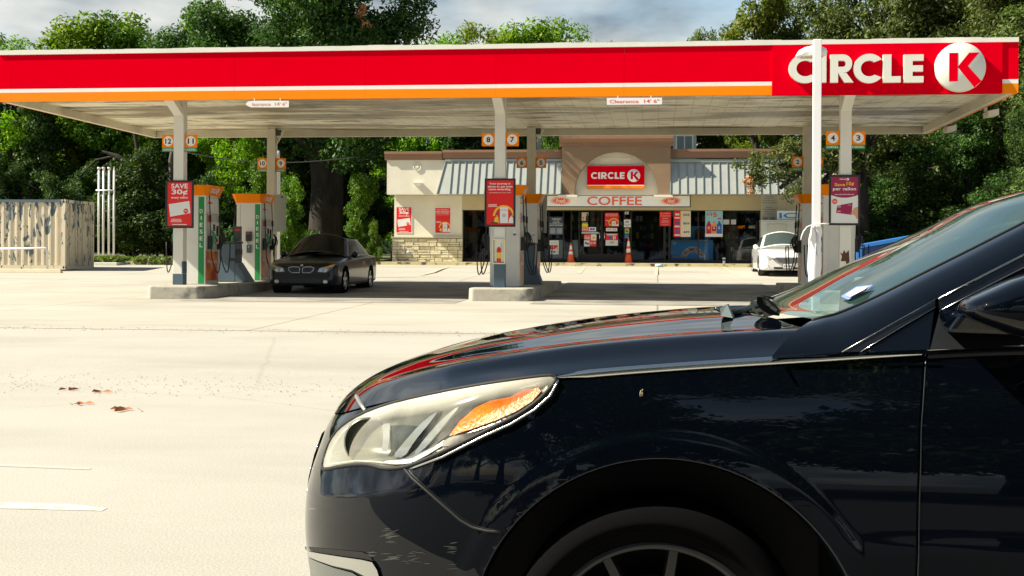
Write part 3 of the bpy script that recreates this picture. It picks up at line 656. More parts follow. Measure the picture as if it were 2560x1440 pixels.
# fire extinguisher cabinet on middle column
V = VP-.17; p, q = W(1230, 660, V), W(1263, 597, V); w, h = q.x-p.x, q.z-p.z
t = thing('extinguisher_cabinet', 'cream cabinet with open front fixed to the front middle column', 'cabinet', (p.x, V, p.z))
cy = mat('cabinet_cream', (.72, .68, .45), .5); f_ = .03
b = MB(); b.box(0, w, 0, .18, 0, f_, cy); b.box(0, w, 0, .18, h-f_, h, cy); b.box(0, f_, 0, .18, f_, h-f_, cy); b.box(w-f_, w, 0, .18, f_, h-f_, cy); b.box(f_, w-f_, .16, .18, f_, h-f_, mat('cabinet_inside', (.35, .33, .2), .6)); b.build('case', t, bevel=.005)
t = thing('fire_extinguisher', 'red fire extinguisher with yellow label inside the cream cabinet', 'fire extinguisher', (p.x+w/2, V+.09, p.z+.031))
b = MB(); b.lathe([(0, 0), (.062, 0), (.066, .02), (.066, .10)], (0, 0, 0), 'z', posred, 20); b.lathe([(.0665, .10), (.0665, .23)], (0, 0, 0), 'z', mat('label_yellow', (.75, .6, .03), .5), 20); b.lathe([(.066, .23), (.066, .30), (.05, .35), (.02, .375), (.018, .40)], (0, 0, 0), 'z', posred, 20); b.build('cylinder', t)
b = MB(); b.box(-.012, .012, -.03, .06, .40, .415, pale); b.box(-.012, .012, -.03, .07, .43, .44, pale); b.tube([(0, -.03, .41), (.05, -.04, .44), (.06, -.05, .36), (.06, -.05, .25)], .009, pale, 6); b.build('handle', t)
# small white and blue notices on middle pumps
for (a, c, d, e, V, l) in ((1282, 576, 1291, 590, P1Y-.50, 'small white and blue sticker on the nearer middle pump'), (1331, 580, 1336, 590, P2Y-.50, 'small pale sticker on the farther middle pump')):
    wall_box('sticker', l, 'sticker', a, c, d, e, V-.006, .003, signwhite, lambda b, w, h: b.box(.01, w-.01, -.003, -.001, .01, h*.45, pblue))

# ------------------------------------------------------------------ light pole
VL = 25.4; p = W(2043, 150, VL); zt = W(2043, 99, VL).z; t = thing('light_pole', 'tall square white light pole right of centre, in front of the canopy lettering', 'light pole', (p.x, VL, G(VL)))
zg = G(VL); pw = .077; pole = mat('pole_white', (.80, .80, .82), .4, var=.03)
b = MB(); b.box(-pw, pw, -pw, pw, 0, zt-zg, pole); b.build('pole', t, bevel=.01)
b = MB()
for s in (-1, 1):
    prof = [(s*.05, .30), (s*.14, .34), (s*.30, .30), (s*.33, .18), (s*.30, .13), (s*.05, .12)]
    pts = [(x*1.0, zt-zg-.40+z) for x, z in prof]
pts = [(-.375, .17), (-.33, .24), (-.22, .30), (-.08, .33), (.10, .31), (.19, .27), (.21, .22), (.20, .16), (.16, .14), (-.34, .13)]
def headp(y, k): return [(x*k-.0, y, zt-zg-.42+z) for x, z in pts]
n = len(pts); b.add(headp(.09, .75)+headp(.16, 1)+headp(.42, 1)+headp(.5, .75), [tuple(range(n)), tuple(range(3*n, 4*n))[::-1]]+[(r*n+k, (r+1)*n+k, (r+1)*n+(k+1) % n, r*n+(k+1) % n) for r in range(3) for k in range(n)], pole, True)
b.box(-.28, .13, .17, .40, zt-zg-.31, zt-zg-.283, mat('lamp_lens', (.55, .50, .36), .3)); b.build('lamp_head', t)
zz = lambda py: W(2043, py, VL).z-zg
b = MB(); wrap = mat('loose_white_wrap', (.74, .74, .76), .5, col2=(.35, .35, .37), c2pos=(.55, .75), c2scale=7, vec=(1, 1, .5)); rnd = random.Random(5)
P = []
for i, py in enumerate((566, 580, 595, 612, 630, 650, 670, 690, 710, 730)):
    row = []; r0 = .085+(.015*rnd.random() if i else 0)+.012*(i > 2)
    for k in range(17):
        a = 2*pi*k/16; fold = 1+.10*sin(5*a+i*.7)+.05*sin(9*a+i); row.append((r0*fold*cos(a)*1.12-(.03 if i > 1 else 0), r0*fold*sin(a), zz(py)))
    P.append(row)
b.grid(P, wrap); b.build('torn_wrap', t)
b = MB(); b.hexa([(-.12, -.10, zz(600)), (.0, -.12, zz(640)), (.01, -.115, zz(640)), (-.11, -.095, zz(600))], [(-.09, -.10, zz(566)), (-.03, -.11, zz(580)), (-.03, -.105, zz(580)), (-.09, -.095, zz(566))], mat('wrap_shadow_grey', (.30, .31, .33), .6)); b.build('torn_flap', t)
b = MB(); q = W(2003, 600, VL-.1)-t.location; pts = [W(x, y, VL-.1)-t.location for x, y in ((2002, 600), (2004, 590), (2009, 578), (2018, 567), (2030, 562), (2046, 560), (2060, 559), (2073, 559))]
b.tube(pts, .012, pole, 6); b.build('white_cord', t)
# ------------------------------------------------------------------ store
VU, VL2, VG = 52.2, 53.0, 53.35
X = lambda px, V, py=500: W(px, py, V).x
Z = lambda py, px, V: W(px, py, V).z
FL = .95
stucco = mat('stucco_cream', (.72, .68, .56), .9, var=.07, vscale=1.3, bump=.3, bscale=60); stuccot = mat('stucco_tan', (.50, .43, .27), .9, var=.07, vscale=1.3, bump=.3, bscale=60)
browns = mat('stucco_brown', (.25, .165, .10), .9, var=.06, vscale=1.5, bump=.3, bscale=60); cornm = mat('cornice_brown', (.25, .14, .085), .8, var=.08)
st = thing('store_building', 'single storey cream stucco store with brown cornice, arched entrance tower and ribbed metal awnings', 'store', (0, 0, 0))
xl, xr = X(967, VU), 7.35
zc0, zc1 = Z(400, 1040, VU), Z(379, 1040, VU)
zu0 = Z(486, 1040, VU)
b = MB(); b.box(xl, xr, VU, VU+.75, zu0, zc0, stucco); b.build('upper_wall', st)
xd0, xd1 = X(1155, VL2), X(1903, VL2)
b = MB(); b.box(xl+.15, xd0, VL2, VL2+.3, FL+1.03, zu0-.002, stucco); b.box(xl+.15, xd0, VL2+.02, VL2+.3, FL, FL+1.028, stucco)
b.box(xd0+.002, xd1-.002, VL2+.002, VL2+.3, Z(525, 1500, VL2), zu0-.003, stuccot); b.box(xd1, xr-.05, VL2, VL2+.3, FL, zu0-.002, stucco)
b.box(xl+.15, xl+.4, VL2+.301, VL2+9, FL, zc0, stucco); b.box(xr-.3, xr-.05, VL2+.301, VL2+9, FL, zc0, stucco); b.box(xl+.15, xr-.05, VL2+9.001, VL2+9.2, FL, zc0, stucco)
b.build('front_wall', st)
b = MB(); b.box(xl+.1, xr-.1, VU+.76, VL2+9, zc0-.3, zc0-.2, mat('roof_felt', (.2, .2, .19), .9)); b.build('roof', st)
b = MB(); cprof = lambda o, z0, z1: [(VU-o, z1), (VU-o, z1-.10), (VU-o+.05, z1-.13), (VU-o*.45, z0+.05), (VU-o*.4, z0), (VU+.3, z0), (VU+.3, z1)]
for px0, px1, dz in ((960, 1104, 0), (1106, 1403, .06), (1675, 2090, .06)):
    b = MB(); x0, x1 = X(px0, VU-.15), X(px1, VU-.15); b.xprism([(y-(.03 if dz else 0), z+dz*.8) for y, z in cprof(.16, zc0, zc1)], x0, x1, cornm)
    b.build('cornice', st)
# stone veneer, laid as single stones
stone = mat('limestone', (.72, .66, .47), .9, col2=(.58, .49, .30), c2scale=5, c2pos=(.35, .65), var=.12, vscale=1.5, bump=.8, bscale=18); mortar = mat('mortar', (.22, .18, .10), .95)
b = MB(); b.box(xl+.14, xd0+.02, VL2-.03, VL2+.0195, FL, FL+1.0, mortar); rnd = random.Random(8); zz = FL+.01; cells = []
H6 = [.17, .13, .19, .15, .18, .16]
for h in H6:
    x = xl+.10
    while x < xd0+.03:
        w = rnd.uniform(.16, .55); w = min(w, xd0+.05-x)
        if w < .06: break
        if rnd.random() < .3 and h > .15:
            k = rnd.uniform(.4, .6); b.box(x, x+w-.02, VL2-.10+rnd.uniform(-.02, .02), VL2-.0305, zz, zz+h*k-.018, stone); b.box(x, x+w-.02, VL2-.10+rnd.uniform(-.02, .02), VL2-.0305, zz+h*k, zz+h-.018, stone)
        else: b.box(x, x+w-.02, VL2-.10+rnd.uniform(-.025, .02), VL2-.0305, zz, zz+h-.018, stone)
        x += w
    zz += h
b.box(xl+.06, xd0+.04, VL2-.14, VL2+.001, FL+1.0, FL+1.05, mat('ledge_stone', (.55, .50, .36), .85)); b.build('stone_base', st)
# tower with semicircular niche
tx0, tx1 = X(1404, VU-.5), X(1676, VU-.5); VT = VU-.5; tz0, tz1 = Z(487, 1540, VT), Z(358, 1540, VT)
ac = (X(1540, VT), tz0-.02); ar = X(1645, VT)-ac[0]; arz = Z(379, 1540, VT)-tz0
b = MB(); n = 28; arc = [(ac[0]+ar*cos(pi*k/n), tz0+arz*sin(pi*k/n)**.92) for k in range(n+1)]
for k in range(n):                                   # wall around the arch, in vertical slices
    (xa, za), (xb, zb2) = arc[k], arc[k+1]
    b.prism([(xb, zb2), (xa, za), (xa, tz1), (xb, tz1)], VT, VU-.001, browns)
b.box(tx0, ac[0]-ar, VT, VU-.001, tz0, tz1, browns); b.box(ac[0]+ar, tx1, VT, VU-.001, tz0, tz1, browns); b.box(tx0, tx1, VU+.751, VU+1.4, tz0+.5, tz1, browns); b.box(tx0, tx0+.2, VU, VU+.75, zc0, tz1, browns); b.box(tx1-.2, tx1, VU, VU+.75, zc0, tz1, browns)
b.build('arch_tower', st)
b = MB(); b.box(ac[0]-ar-.02, ac[0]+ar+.02, VU-.12, VU-.003, tz0, tz0+arz+.05, stucco); b.build('arch_niche', st)
b = MB(); x0, x1 = X(1397, VT-.2), X(1683, VT-.2); z0, z1 = Z(358, 1540, VT-.2), Z(339, 1540, VT-.2)
b.xprism([(VT-.24, z1+.02), (VT-.24, z1-.12), (VT-.18, z1-.16), (VT-.14, z0+.08), (VT-.05, z0+.04), (VT-.05, z0-.10), (VU+1.4, z0-.10), (VU+1.4, z1+.02)], x0, x1, cornm); b.build('tower_cornice', st)
for a, c in ((1394, 1443), (1634, 1682)): b = MB(); b.box(X(a, VT-.1), X(c, VT-.1), VT-.12, VL2-.002, tz0-.09, tz0-.004, mat('capital_white', (.72, .70, .62), .7)); b.build('arch_ledge', st)
# standing seam awnings
awn = mat('awning_metal', (.44, .46, .42), .35, .35, var=.06); seam = mat('awning_seam', (.30, .35, .34), .4, .4)
def awning(pt0, pt1, pb0, pb1, pyt, pyb, n, lsl):
    VA = VU-.70; b = MB(); zt_, zb_ = Z(pyt, (pt0+pt1)/2, VU), Z(pyb, (pb0+pb1)/2, VA)
    T0, T1, B0, B1 = X(pt0, VU), X(pt1, VU), X(pb0, VA), X(pb1, VA)
    b.add([(T0, VU-.03, zt_), (T1, VU-.03, zt_), (B1, VA, zb_), (B0, VA, zb_), (T0, VU-.003, zt_-.03), (T1, VU-.003, zt_-.03), (B1, VU-.003, zb_-.02), (B0, VU-.003, zb_-.02)],
          [(3, 2, 1, 0), (0, 1, 5, 4), (3, 0, 4, 7), (2, 3, 7, 6), (1, 2, 6, 5)], awn)
    b.box(T0-.02, T1, VU-.10, VU-.031, zt_+.0, zt_+.10, seam)
    dy = -VA+VU; nrm = Vector((0, -(zt_-zb_), -dy)).normalized()*-1
    nv = Vector((0, -(zt_-zb_), dy)).normalized()
    for k in range(n+1):
        xt = T0+(T1-T0)*k/n; xb = max(B0, xt) if not (k == 0 and lsl) else B0; xb = xt if k else B0
        a, c = Vector((xt, VU-.03, zt_)), Vector((xb, VA, zb_)); d = Vector((.014, 0, 0)); u = nv*.05
        b.hexa([a-d, a+d, c+d, c-d], [a-d+u, a+d+u, c+d+u, c-d+u], seam)
    if lsl:
        k = 1
        for frac in (.5,):
            pass
    return b.build('awning', st)
awning(1114, 1404, 1092, 1404, 404, 485, 17, True); awning(1676, 1960, 1676, 1960, 406, 485, 14, False)
# star medallion and wall lamp
b = MB(); sz = Z(417, 1043, VU); sxx = X(1043, VU); b.lathe([(.17, 0), (.17, -.04), (.135, -.04), (.135, -.015), (0, -.015)], (sxx, VU, sz), 'y', stucco, 32)
b.prism([(sxx+(.12 if k % 2 == 0 else .048)*sin(pi*k/5), sz+(.12 if k % 2 == 0 else .048)*cos(pi*k/5)) for k in range(10)], VU-.045, VU-.014, stucco); b.build('star_medallion', st)
b = MB(); lz = Z(460, 1045, VU); lx = X(1045, VU); b.hexa([(lx-.10, VU-.14, lz-.09), (lx+.10, VU-.14, lz-.09), (lx+.10, VU-.001, lz-.09), (lx-.10, VU-.001, lz-.09)], [(lx-.18, VU-.20, lz+.05), (lx+.18, VU-.20, lz+.05), (lx+.18, VU-.001, lz+.05), (lx-.18, VU-.001, lz+.05)], signwhite)
tag(b.build('wall_lamp'), 'small white wall lamp on the upper left wall of the store', 'wall lamp')
b = MB(); b.lathe([(0, -.03), (.08, -.03), (.09, 0)], (X(1023, VL2), VL2-.10, Z(632, 1023, VL2)), 'y', pale, 18); b.box(X(1023, VL2)-.03, X(1023, VL2)+.03, VL2-.16, VL2-.12, Z(632, 1023, VL2)-.03, Z(632, 1023, VL2)+.05, pale); b.build('wall_outlet', st)
# glazing
fz1 = Z(525, 1500, VG); mull = mat('bronze_mullion', (.012, .012, .014), .4, .3); gl = glass('store_glass', (.78, .80, .80), .96, .01)
posts = [1158, 1300, 1372, 1411, 1428, 1450, 1502, 1565, 1574, 1660, 1676, 1745, 1822, 1902]
b = MB(); xs_ = [X(p, VG) for p in posts]
for p, w in ((1158, .06), (1298, .05), (1372, .05), (1409, .05), (1429, .05), (1449, .07), (1505, .08), (1562, .08), (1578, .06), (1662, .10), (1674, .08), (1746, .05), (1826, .05), (1900, .06)):
    b.box(X(p, VG)-w/2, X(p, VG)+w/2, VG-.05, VG+.05, FL, fz1+.05, mull)
for a, c, z0, z1 in ((1158, 1900, FL, FL+.14), (1158, 1900, fz1-.05, fz1+.05)):
    b.box(X(a, VG), X(c, VG), VG-.04, VG+.04, z0, z1, mull)
for a, c in ((1449, 1505), (1505, 1562)): b.box(X(a, VG)+.04, X(c, VG)-.04, VG-.035, VG+.035, FL+.14, FL+.36, mull)
b.build('mullion', st)
for a, c in ((1158, 1298), (1298, 1372), (1372, 1409), (1409, 1449), (1449, 1505), (1505, 1562), (1578, 1662), (1674, 1746), (1746, 1826), (1826, 1900)):
    nm = 'glass_door' if a in (1449, 1505) else 'window_pane'
    b = MB(); b.box(X(a, VG)+.03, X(c, VG)-.03, VG-.008, VG+.004, FL+.1, fz1, gl); g_ = b.build(nm, st)
    if nm == 'glass_door':
        b = MB(); hx = X(1500 if a == 1449 else 1512, VG); b.tube([(hx, VG-.05, FL+.95), (hx, VG-.10, FL+.97), (hx, VG-.10, FL+1.25), (hx, VG-.05, FL+1.27)], .014, chrome, 6); b.build('door_handle', g_)
# interior
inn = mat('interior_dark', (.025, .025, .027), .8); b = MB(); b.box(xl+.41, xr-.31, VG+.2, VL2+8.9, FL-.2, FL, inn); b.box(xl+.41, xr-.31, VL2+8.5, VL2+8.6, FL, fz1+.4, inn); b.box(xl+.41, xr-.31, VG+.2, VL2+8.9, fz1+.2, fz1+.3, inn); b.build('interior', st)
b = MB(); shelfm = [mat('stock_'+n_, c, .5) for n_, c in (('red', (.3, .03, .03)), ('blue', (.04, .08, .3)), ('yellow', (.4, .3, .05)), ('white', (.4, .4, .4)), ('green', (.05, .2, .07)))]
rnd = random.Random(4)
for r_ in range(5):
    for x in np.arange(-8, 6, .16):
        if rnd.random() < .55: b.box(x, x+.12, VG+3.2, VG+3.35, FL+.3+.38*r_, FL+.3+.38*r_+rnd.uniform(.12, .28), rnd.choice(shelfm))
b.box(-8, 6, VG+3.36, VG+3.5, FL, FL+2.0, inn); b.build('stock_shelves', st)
# roadside slab / sidewalk
curb = mat('curb_concrete', (.50, .47, .36), .9, col2=(.12, .08, .04), c2pos=(.60, .68), c2scale=3.2, vec=(1, 1, 2.5), var=.1, vscale=6); b = MB()
b.box(xl-.3, 11.5, 50.95, VL2+.001, .55, FL, curb); b.box(xl-.3, 11.5, 50.80, 50.948, .55, FL-.008, mat('curb_yellowed', (.56, .49, .26), .9, col2=(.11, .06, .03), c2pos=(.54, .62), c2scale=2.4, var=.1))
tag(b.build('sidewalk'), kind='structure')

# ------------------------------------------------------------------ signs on the store
def sheet(label, px0, py0, px1, py1, V, art, d=.01, cat='poster', name='poster', group=None, bord=None, step=.004):
    p, q = W(px0, py1, V), W(px1, py0, V); w, h = q.x-p.x, q.z-p.z; b = MB()
    if bord: b.box(-.03, w+.03, .0, d, -.03, h+.03, bord)
    else: b.box(0, w, 0, d, 0, h, paper)
    art(Art(b, w, h, -.001, step)); return tag(b.build(name, loc=(p.x, V-d, p.z)), label, cat, group)
def art_wall(A):
    A.R(0, 0, 1, 1, red, 0); A.R(0, 0, 1, .16, signwhite, 1); A.R(0, .0, 1, .125, orange, 2)
p, q = W(1467, 471, VT+.05), W(1611, 414, VT+.05); w, h = q.x-p.x, q.z-p.z
t = thing('store_sign', 'red rectangular store sign with white lettering inside the arch of the tower', 'sign', (p.x, VU-.30, p.z))
b = MB(); b.box(0, w, 0, .17, 0, h, mat('sign_case', (.20, .02, .03), .5)); A = Art(b, w, h, -.001, .004); art_wall(A); b.build('sign_box', t)
b = MB(); lh = h*.27; wordmark(b, w*.07, h*.43, h*.29, -.012, .012, signwhite, .12, w*.585); kdisc(b, w*.815, h*.575, h*.285, -.012, .012, signwhite, red, h*.33); b.build('sign_lettering', t)
sheet('blank cream panel above the red sign in the arch', 1500, 394, 1577, 412, VU-.125, lambda A: A.R(0, 0, 1, 1, mat('blank_cream', (.76, .70, .52), .8), 0), cat='panel', name='blank_panel')
coral = mat('coral_print', (.85, .13, .05), .5); sheen = mat('banner_white', (.86, .85, .82), .4, var=.04)
def art_coffee(A):
    A.R(0, 0, 1, 1, black, 0); A.R(.006, .08, .993, .94, sheen, 1); A.T('COFFEE', .285, .16, .665, .90, coral, bold=.04)
    for cx, t_ in ((.10, 'Fresh'), (.865, 'Hot!')):
        pts = []; n = 44; rn = random.Random(3)
        for k in range(n):
            r = 1.0 if k % 2 else .52; r *= rn.uniform(.85, 1.05) if k % 2 else 1; pts.append((cx+.085*r*cos(2*pi*k/n), .52+.40*r*sin(2*pi*k/n)))
        A.P(pts, coral, 2); A.T(t_, cx-.034 if t_ != 'Hot!' else cx-.024, .36, cx+.034 if t_ != 'Hot!' else cx+.026, .68, signwhite, 3, .04, .25)
sheet('long white banner reading Fresh COFFEE Hot! above the store windows', 1366, 488, 1727, 518, VU-.02, art_coffee, .05, 'banner', 'coffee_banner')
sheet('small red SAVE 30 cents poster on the left store wall', 991, 518, 1029, 581, VL2-.01, lambda A: (A.R(0, 0, 1, 1, paper, -1), art_save30(A)), bord=paper, group='posters on the left store wall')
sheet('small red journey poster on the left store wall, beside the dark window', 1088, 520, 1126, 582, VL2-.01, art_journey, bord=paper, group='posters on the left store wall')
navy = mat('notice_navy', (.03, .05, .08), .5)
def art_warn(A):
    A.R(0, 0, 1, 1, navy, 0); A.T('WARNING', .2, .84, .8, .91, signwhite); A.T('IT IS A CRIME', .3, .74, .7, .79, signwhite, bold=.01); A.T('(MISDEMEANOR)', .25, .66, .75, .71, signwhite, bold=.01); A.T('TO CONSUME LIQUOR OR', .05, .57, .95, .63, signwhite, bold=.01); A.T('BEER ON THESE PREMISES', .05, .49, .95, .55, signwhite, bold=.01)
    A.R(.03, .04, .97, .40, mat('notice_blue_grey', (.10, .14, .19), .5), 1); A.lines(.08, .08, .45, .36, 5, pale, 2); A.lines(.55, .08, .92, .36, 5, pale, 2, 3)
sheet('dark WARNING notice on the window left of the doors', 1372, 542, 1409, 587, VG-.02, art_warn, cat='notice', name='window_notice')
def art_freebie(A):
    A.R(0, 0, 1, 1, paper, 0); A.R(.08, .38, .9, .66, posred, 1); A.P([(.55, .38), (.9, .38), (.9, .55), (.75, .5)], yellow, 2); A.lines(.1, .72, .9, .92, 3, pale, 1); A.D(.2, .2, .08, pblue, 1); A.R(.4, .12, .62, .26, pblue, 1); A.D(.8, .2, .08, yellow, 1); A.lines(.15, .45, .5, .6, 3, paper, 2)
sheet('white and red flyer low on the window beneath the WARNING notice', 1374, 601, 1397, 636, VG-.02, art_freebie, cat='poster')
wb = mat('window_backing', (.50, .58, .56), .6)
sheet('pale grey board leaning behind the flyer low in the left window', 1371, 600, 1411, 644, VG+.10, lambda A: A.R(0, 0, 1, 1, wb, 0), cat='board', name='backing_board', group='pale boards behind the windows')
sheet('pale grey board low in the window directly behind the left cone', 1429, 600, 1445, 643, VG+.10, lambda A: A.R(0, 0, 1, 1, wb, 0), cat='board', name='backing_board', group='pale boards behind the windows')
def art_person(A): A.R(0, 0, 1, 1, mat('beige_print', (.60, .50, .40), .5), 0); A.P([(.6, 0), (1, 0), (1, .6), (.9, .7), (.65, .55)], ink, 1); A.D(.82, .76, .14, brown, 2); A.D(.25, .35, .12, posred, 1); A.D(.25, .1, .08, posred, 1)
V = VG-.06
sheet('small beige advert with a dark figure, top of the left glass door', 1454, 531, 1471, 552, V, art_person)
sheet('small yellow sticker under the beige advert on the left glass door', 1455, 559, 1470, 567, V, lambda A: (A.R(0, 0, 1, 1, mat('sticker_yellow', (.75, .60, .02), .5), 0), A.R(.05, 1.0, .95, 1.5, mat('sticker_khaki', (.2, .17, .06), .5), 0)), cat='sticker', name='sticker')
def art_b1(A): A.R(0, 0, 1, 1, paper, 0); A.R(.03, .1, .5, .9, posred, 1); A.T("FREE", .08, .3, .45, .7, signwhite); A.D(.65, .5, .09, pblue, 1); A.D(.83, .5, .09, pblue, 1)
sheet('red and white strip advert with two blue rings on the left glass door', 1455, 568, 1490, 578, V, art_b1)
sheet('narrow white strip across the left glass door', 1454, 580, 1497, 584, V, lambda A: A.R(0, 0, 1, 1, pale, 0), cat='sticker', name='sticker')
def art_b2(A): A.R(0, 0, 1, 1, paper, 0); A.R(0, .5, .55, 1, posred, 1); A.T('BUY GET', .05, .80, .48, .9, signwhite); A.T('FREE', .06, .6, .48, .76, signwhite, bold=.06); A.R(.45, 0, 1, .5, posred, 1); A.T('$1.99', .52, .15, .95, .38, signwhite, bold=.05); A.D(.15, .28, .09, pblue, 1); A.D(.32, .22, .09, pblue, 1); A.P([(.65, .65), (.9, .62), (.92, .8), (.7, .85)], yellow, 1)
sheet('square red and white FREE advert low on the left glass door', 1460, 586, 1491, 616, V, art_b2)
sheet('square red journey poster with yellow ring on the right glass door', 1512, 532, 1547, 566, V, art_journey)
sheet('white strip notice in the middle of the right glass door', 1515, 570, 1543, 578, V, lambda A: (A.R(0, 0, 1, 1, paper, 0), A.T('Thank you', .08, .3, .5, .7, ink), A.R(.6, .2, .9, .8, pale, 1)), cat='notice', name='window_notice')
def art_449(A): A.R(0, 0, 1, 1, paper, 0); A.R(0, .45, 1, .98, posred, 1); A.R(.1, .86, .9, .94, paper, 2); A.P([(.3, .5), (.45, .5), (.5, .8), (.27, .8)], pblue, 2); A.R(.6, .5, .68, .8, paper, 2); A.R(.72, .52, .8, .78, paper, 2); A.T('4.49', .35, .2, .65, .34, ink, bold=.04)
sheet('white and red advert with two cups priced 4.49 on the right glass door', 1514, 584, 1545, 614, V, art_449)
for i, (a, c, d, e, m_, l) in enumerate(((1562, 529, 1572, 536, pale, 'small pale diamond sticker at the top of the post right of the doors'), (1560, 549, 1577, 560, paper, 'white card sticker on the post right of the doors, upper of two'), (1560, 561, 1577, 568, paper, 'white card sticker on the post right of the doors, lower of two'), (1562, 571, 1573, 584, mat('sticker_olive', (.35, .38, .12), .5), 'green and olive sticker above the teal one right of the doors'), (1562, 586, 1572, 596, mat('sticker_teal', (.02, .22, .30), .5), 'teal sticker just above the right cone'))):
    sheet(l, a, c, d, e, VG-.065, lambda A, m_=m_, i=i: (A.R(0, 0, 1, 1, m_, 0), A.R(.2, .35, .7, .6, ink if i % 2 else pblue, 1)), cat='sticker', name='sticker')
def art_noloit(A):
    A.R(0, 0, 1, 1, posred, 0)
    for i, s in enumerate(('NO LOITERING', 'NO SOLICITING', 'WARNING')): A.T(s, .06 if i < 2 else .28, .84-.17*i, .94 if i < 2 else .72, .90-.17*i, signwhite, bold=.02)
    A.lines(.12, .2, .88, .42, 4, mat('print_pink', (.8, .35, .35), .5), 1); A.lines(.1, .06, .9, .12, 1, mat('print_pink', (.8, .35, .35), .5), 1)
sheet('red NO LOITERING notice on the window left of the price board', 1649, 529, 1677, 565, VG-.05, art_noloit, cat='notice', name='window_notice')
def art_prices(A):
    A.R(0, 0, 1, 1, mat('board_cream', (.70, .64, .50), .5), 0); A.R(0, 0, .40, 1, posred, 1)
    for i, s in enumerate(('503', '809', '449')):
        z = .80-.33*i; A.T(s, .56, z, .92, z+.085, ink, 1, .05); A.R(.05, z-.10, .36, z-.045, paper, 2)
        if i == 0: A.D(.15, z+.06, .07, paper, 2); A.D(.27, z+.06, .07, paper, 2)
        elif i == 1: A.D(.14, z+.05, .08, pblue, 2); A.D(.27, z+.05, .08, pblue, 2)
        else: A.P([(.15, z-.0), (.28, z), (.30, z+.13), (.12, z+.13)], pblue, 2)
sheet('red and cream price board with 503, 809 and 449 on the window', 1684, 527, 1727, 592, VG-.05, art_prices, cat='price board', name='price_board')
def art_sports(A):
    A.R(0, 0, 1, 1, mat('sky_print', (.28, .58, .68), .4), 0); A.R(0, 0, 1, .12, paper, 1); A.T('3/$', .06, .80, .42, .92, posred, 1, .05); A.T('5', .45, .76, .66, .93, posred, 1, .06); A.R(.72, .67, .92, .72, posred, 1)
    for cx, m_, m2 in ((.2, mat('bottle_red', (.45, .01, .03), .3), posred), (.5, mat('bottle_orange', (.85, .28, .05), .3), magenta), (.8, mat('bottle_blue', (.02, .10, .5), .3), pblue)):
        A.P([(cx-.14, .12), (cx+.14, .12), (cx+.14, .40), (cx+.13, .48), (cx+.06, .54), (cx+.06, .60), (cx-.06, .60), (cx-.06, .54), (cx-.13, .48), (cx-.14, .40)], m_, 2)
        A.R(cx-.12, .22, cx+.12, .40, m2, 3); A.T('G', cx-.05, .30, cx+.04, .40, signwhite, 4, .05)
sheet('pale blue poster of three sports drink bottles marked 3/$5 on the window', 1763, 527, 1807, 592, VG-.05, art_sports)
for a, l in ((1808, 'small pale sheet right of the sports drink poster, left of two'), (1825, 'small pale sheet right of the sports drink poster, right of two')):
    sheet(l, a, 549, a+15, 561, VG-.02, lambda A: A.R(0, 0, 1, 1, pale, 0), cat='sheet', name='paper_sheet')
b = MB(); wz = VG-.02; b.text('OOPT', X(1845, wz), Z(571, 1855, wz), X(1863, wz), Z(564, 1855, wz), wz, orange); tag(b.build('neon_lettering'), 'small orange letters glowing low inside the right store window', 'lettering')
b = MB(); b.text('OOOO', X(1872, wz), Z(571, 1880, wz), X(1888, wz), Z(564, 1880, wz), wz, wb); tag(b.build('window_lettering'), 'small grey green letters on the store window near the white car', 'lettering')
# freezer inside the window
fb = mat('freezer_blue', (.04, .38, 1.0), .35); V = VG+.45; t = thing('chest_freezer', 'bright blue chest freezer lettered DRUMSTICK behind the store window', 'freezer', (X(1678, V), V, FL))
w = X(1784, V)-X(1678, V); h = Z(602, 1730, V)-FL
# standing close behind the glass: a pane-free front would look lighter, so its paint stays saturated
b = MB(); b.box(0, w, 0, .7, .05, h, fb); b.box(.02, w-.02, .03, .67, h+.002, h+.04, pale); b.build('chest', t, bevel=.02)
b = MB(); cx, cz, R_ = w*.52, h*.18, w*.22; v, f, _ = textmesh('DRUMSTICK', .04)
def arcp(p, q, r0=R_*.78, r1=R_*1.15): a = radians(165-150*p); r = r0+(r1-r0)*q; return (cx+r*cos(a)*1.05, 0, cz+r*sin(a)*1.1)
n = 20; b.add([(x, -.004, z) for x, _, z in [arcp(k/n*1.06-.03, -.25) for k in range(n+1)]+[arcp(k/n*1.06-.03, 1.25) for k in range(n, -1, -1)]], [tuple(range(2*n+2))], signwhite)
b.add([(x, -.008, z) for x, _, z in [arcp(p, q) for p, q in v]], f, mat('lettering_maroon', (.30, .01, .05), .4)); b.box(.08, .22, -.003, -.001, h*.82, h*.95, pale); b.box(.06, .42, -.003, -.001, h*.25, h*.34, pale); b.build('lettering', t)
b = MB(); b.box(.15, w-.08, .68, .72, h+.05, h+.62, fb); b.poly([(w*.58, .675, h+.1), (w*.80, .675, h+.08), (w*.82, .675, h+.5), (w*.66, .675, h+.6), (w*.56, .675, h+.4)], brown); b.text('DRUMSTICK', w*.26, h+.06, w*.5, h+.16, .675, signwhite); b.build('back_board', t)
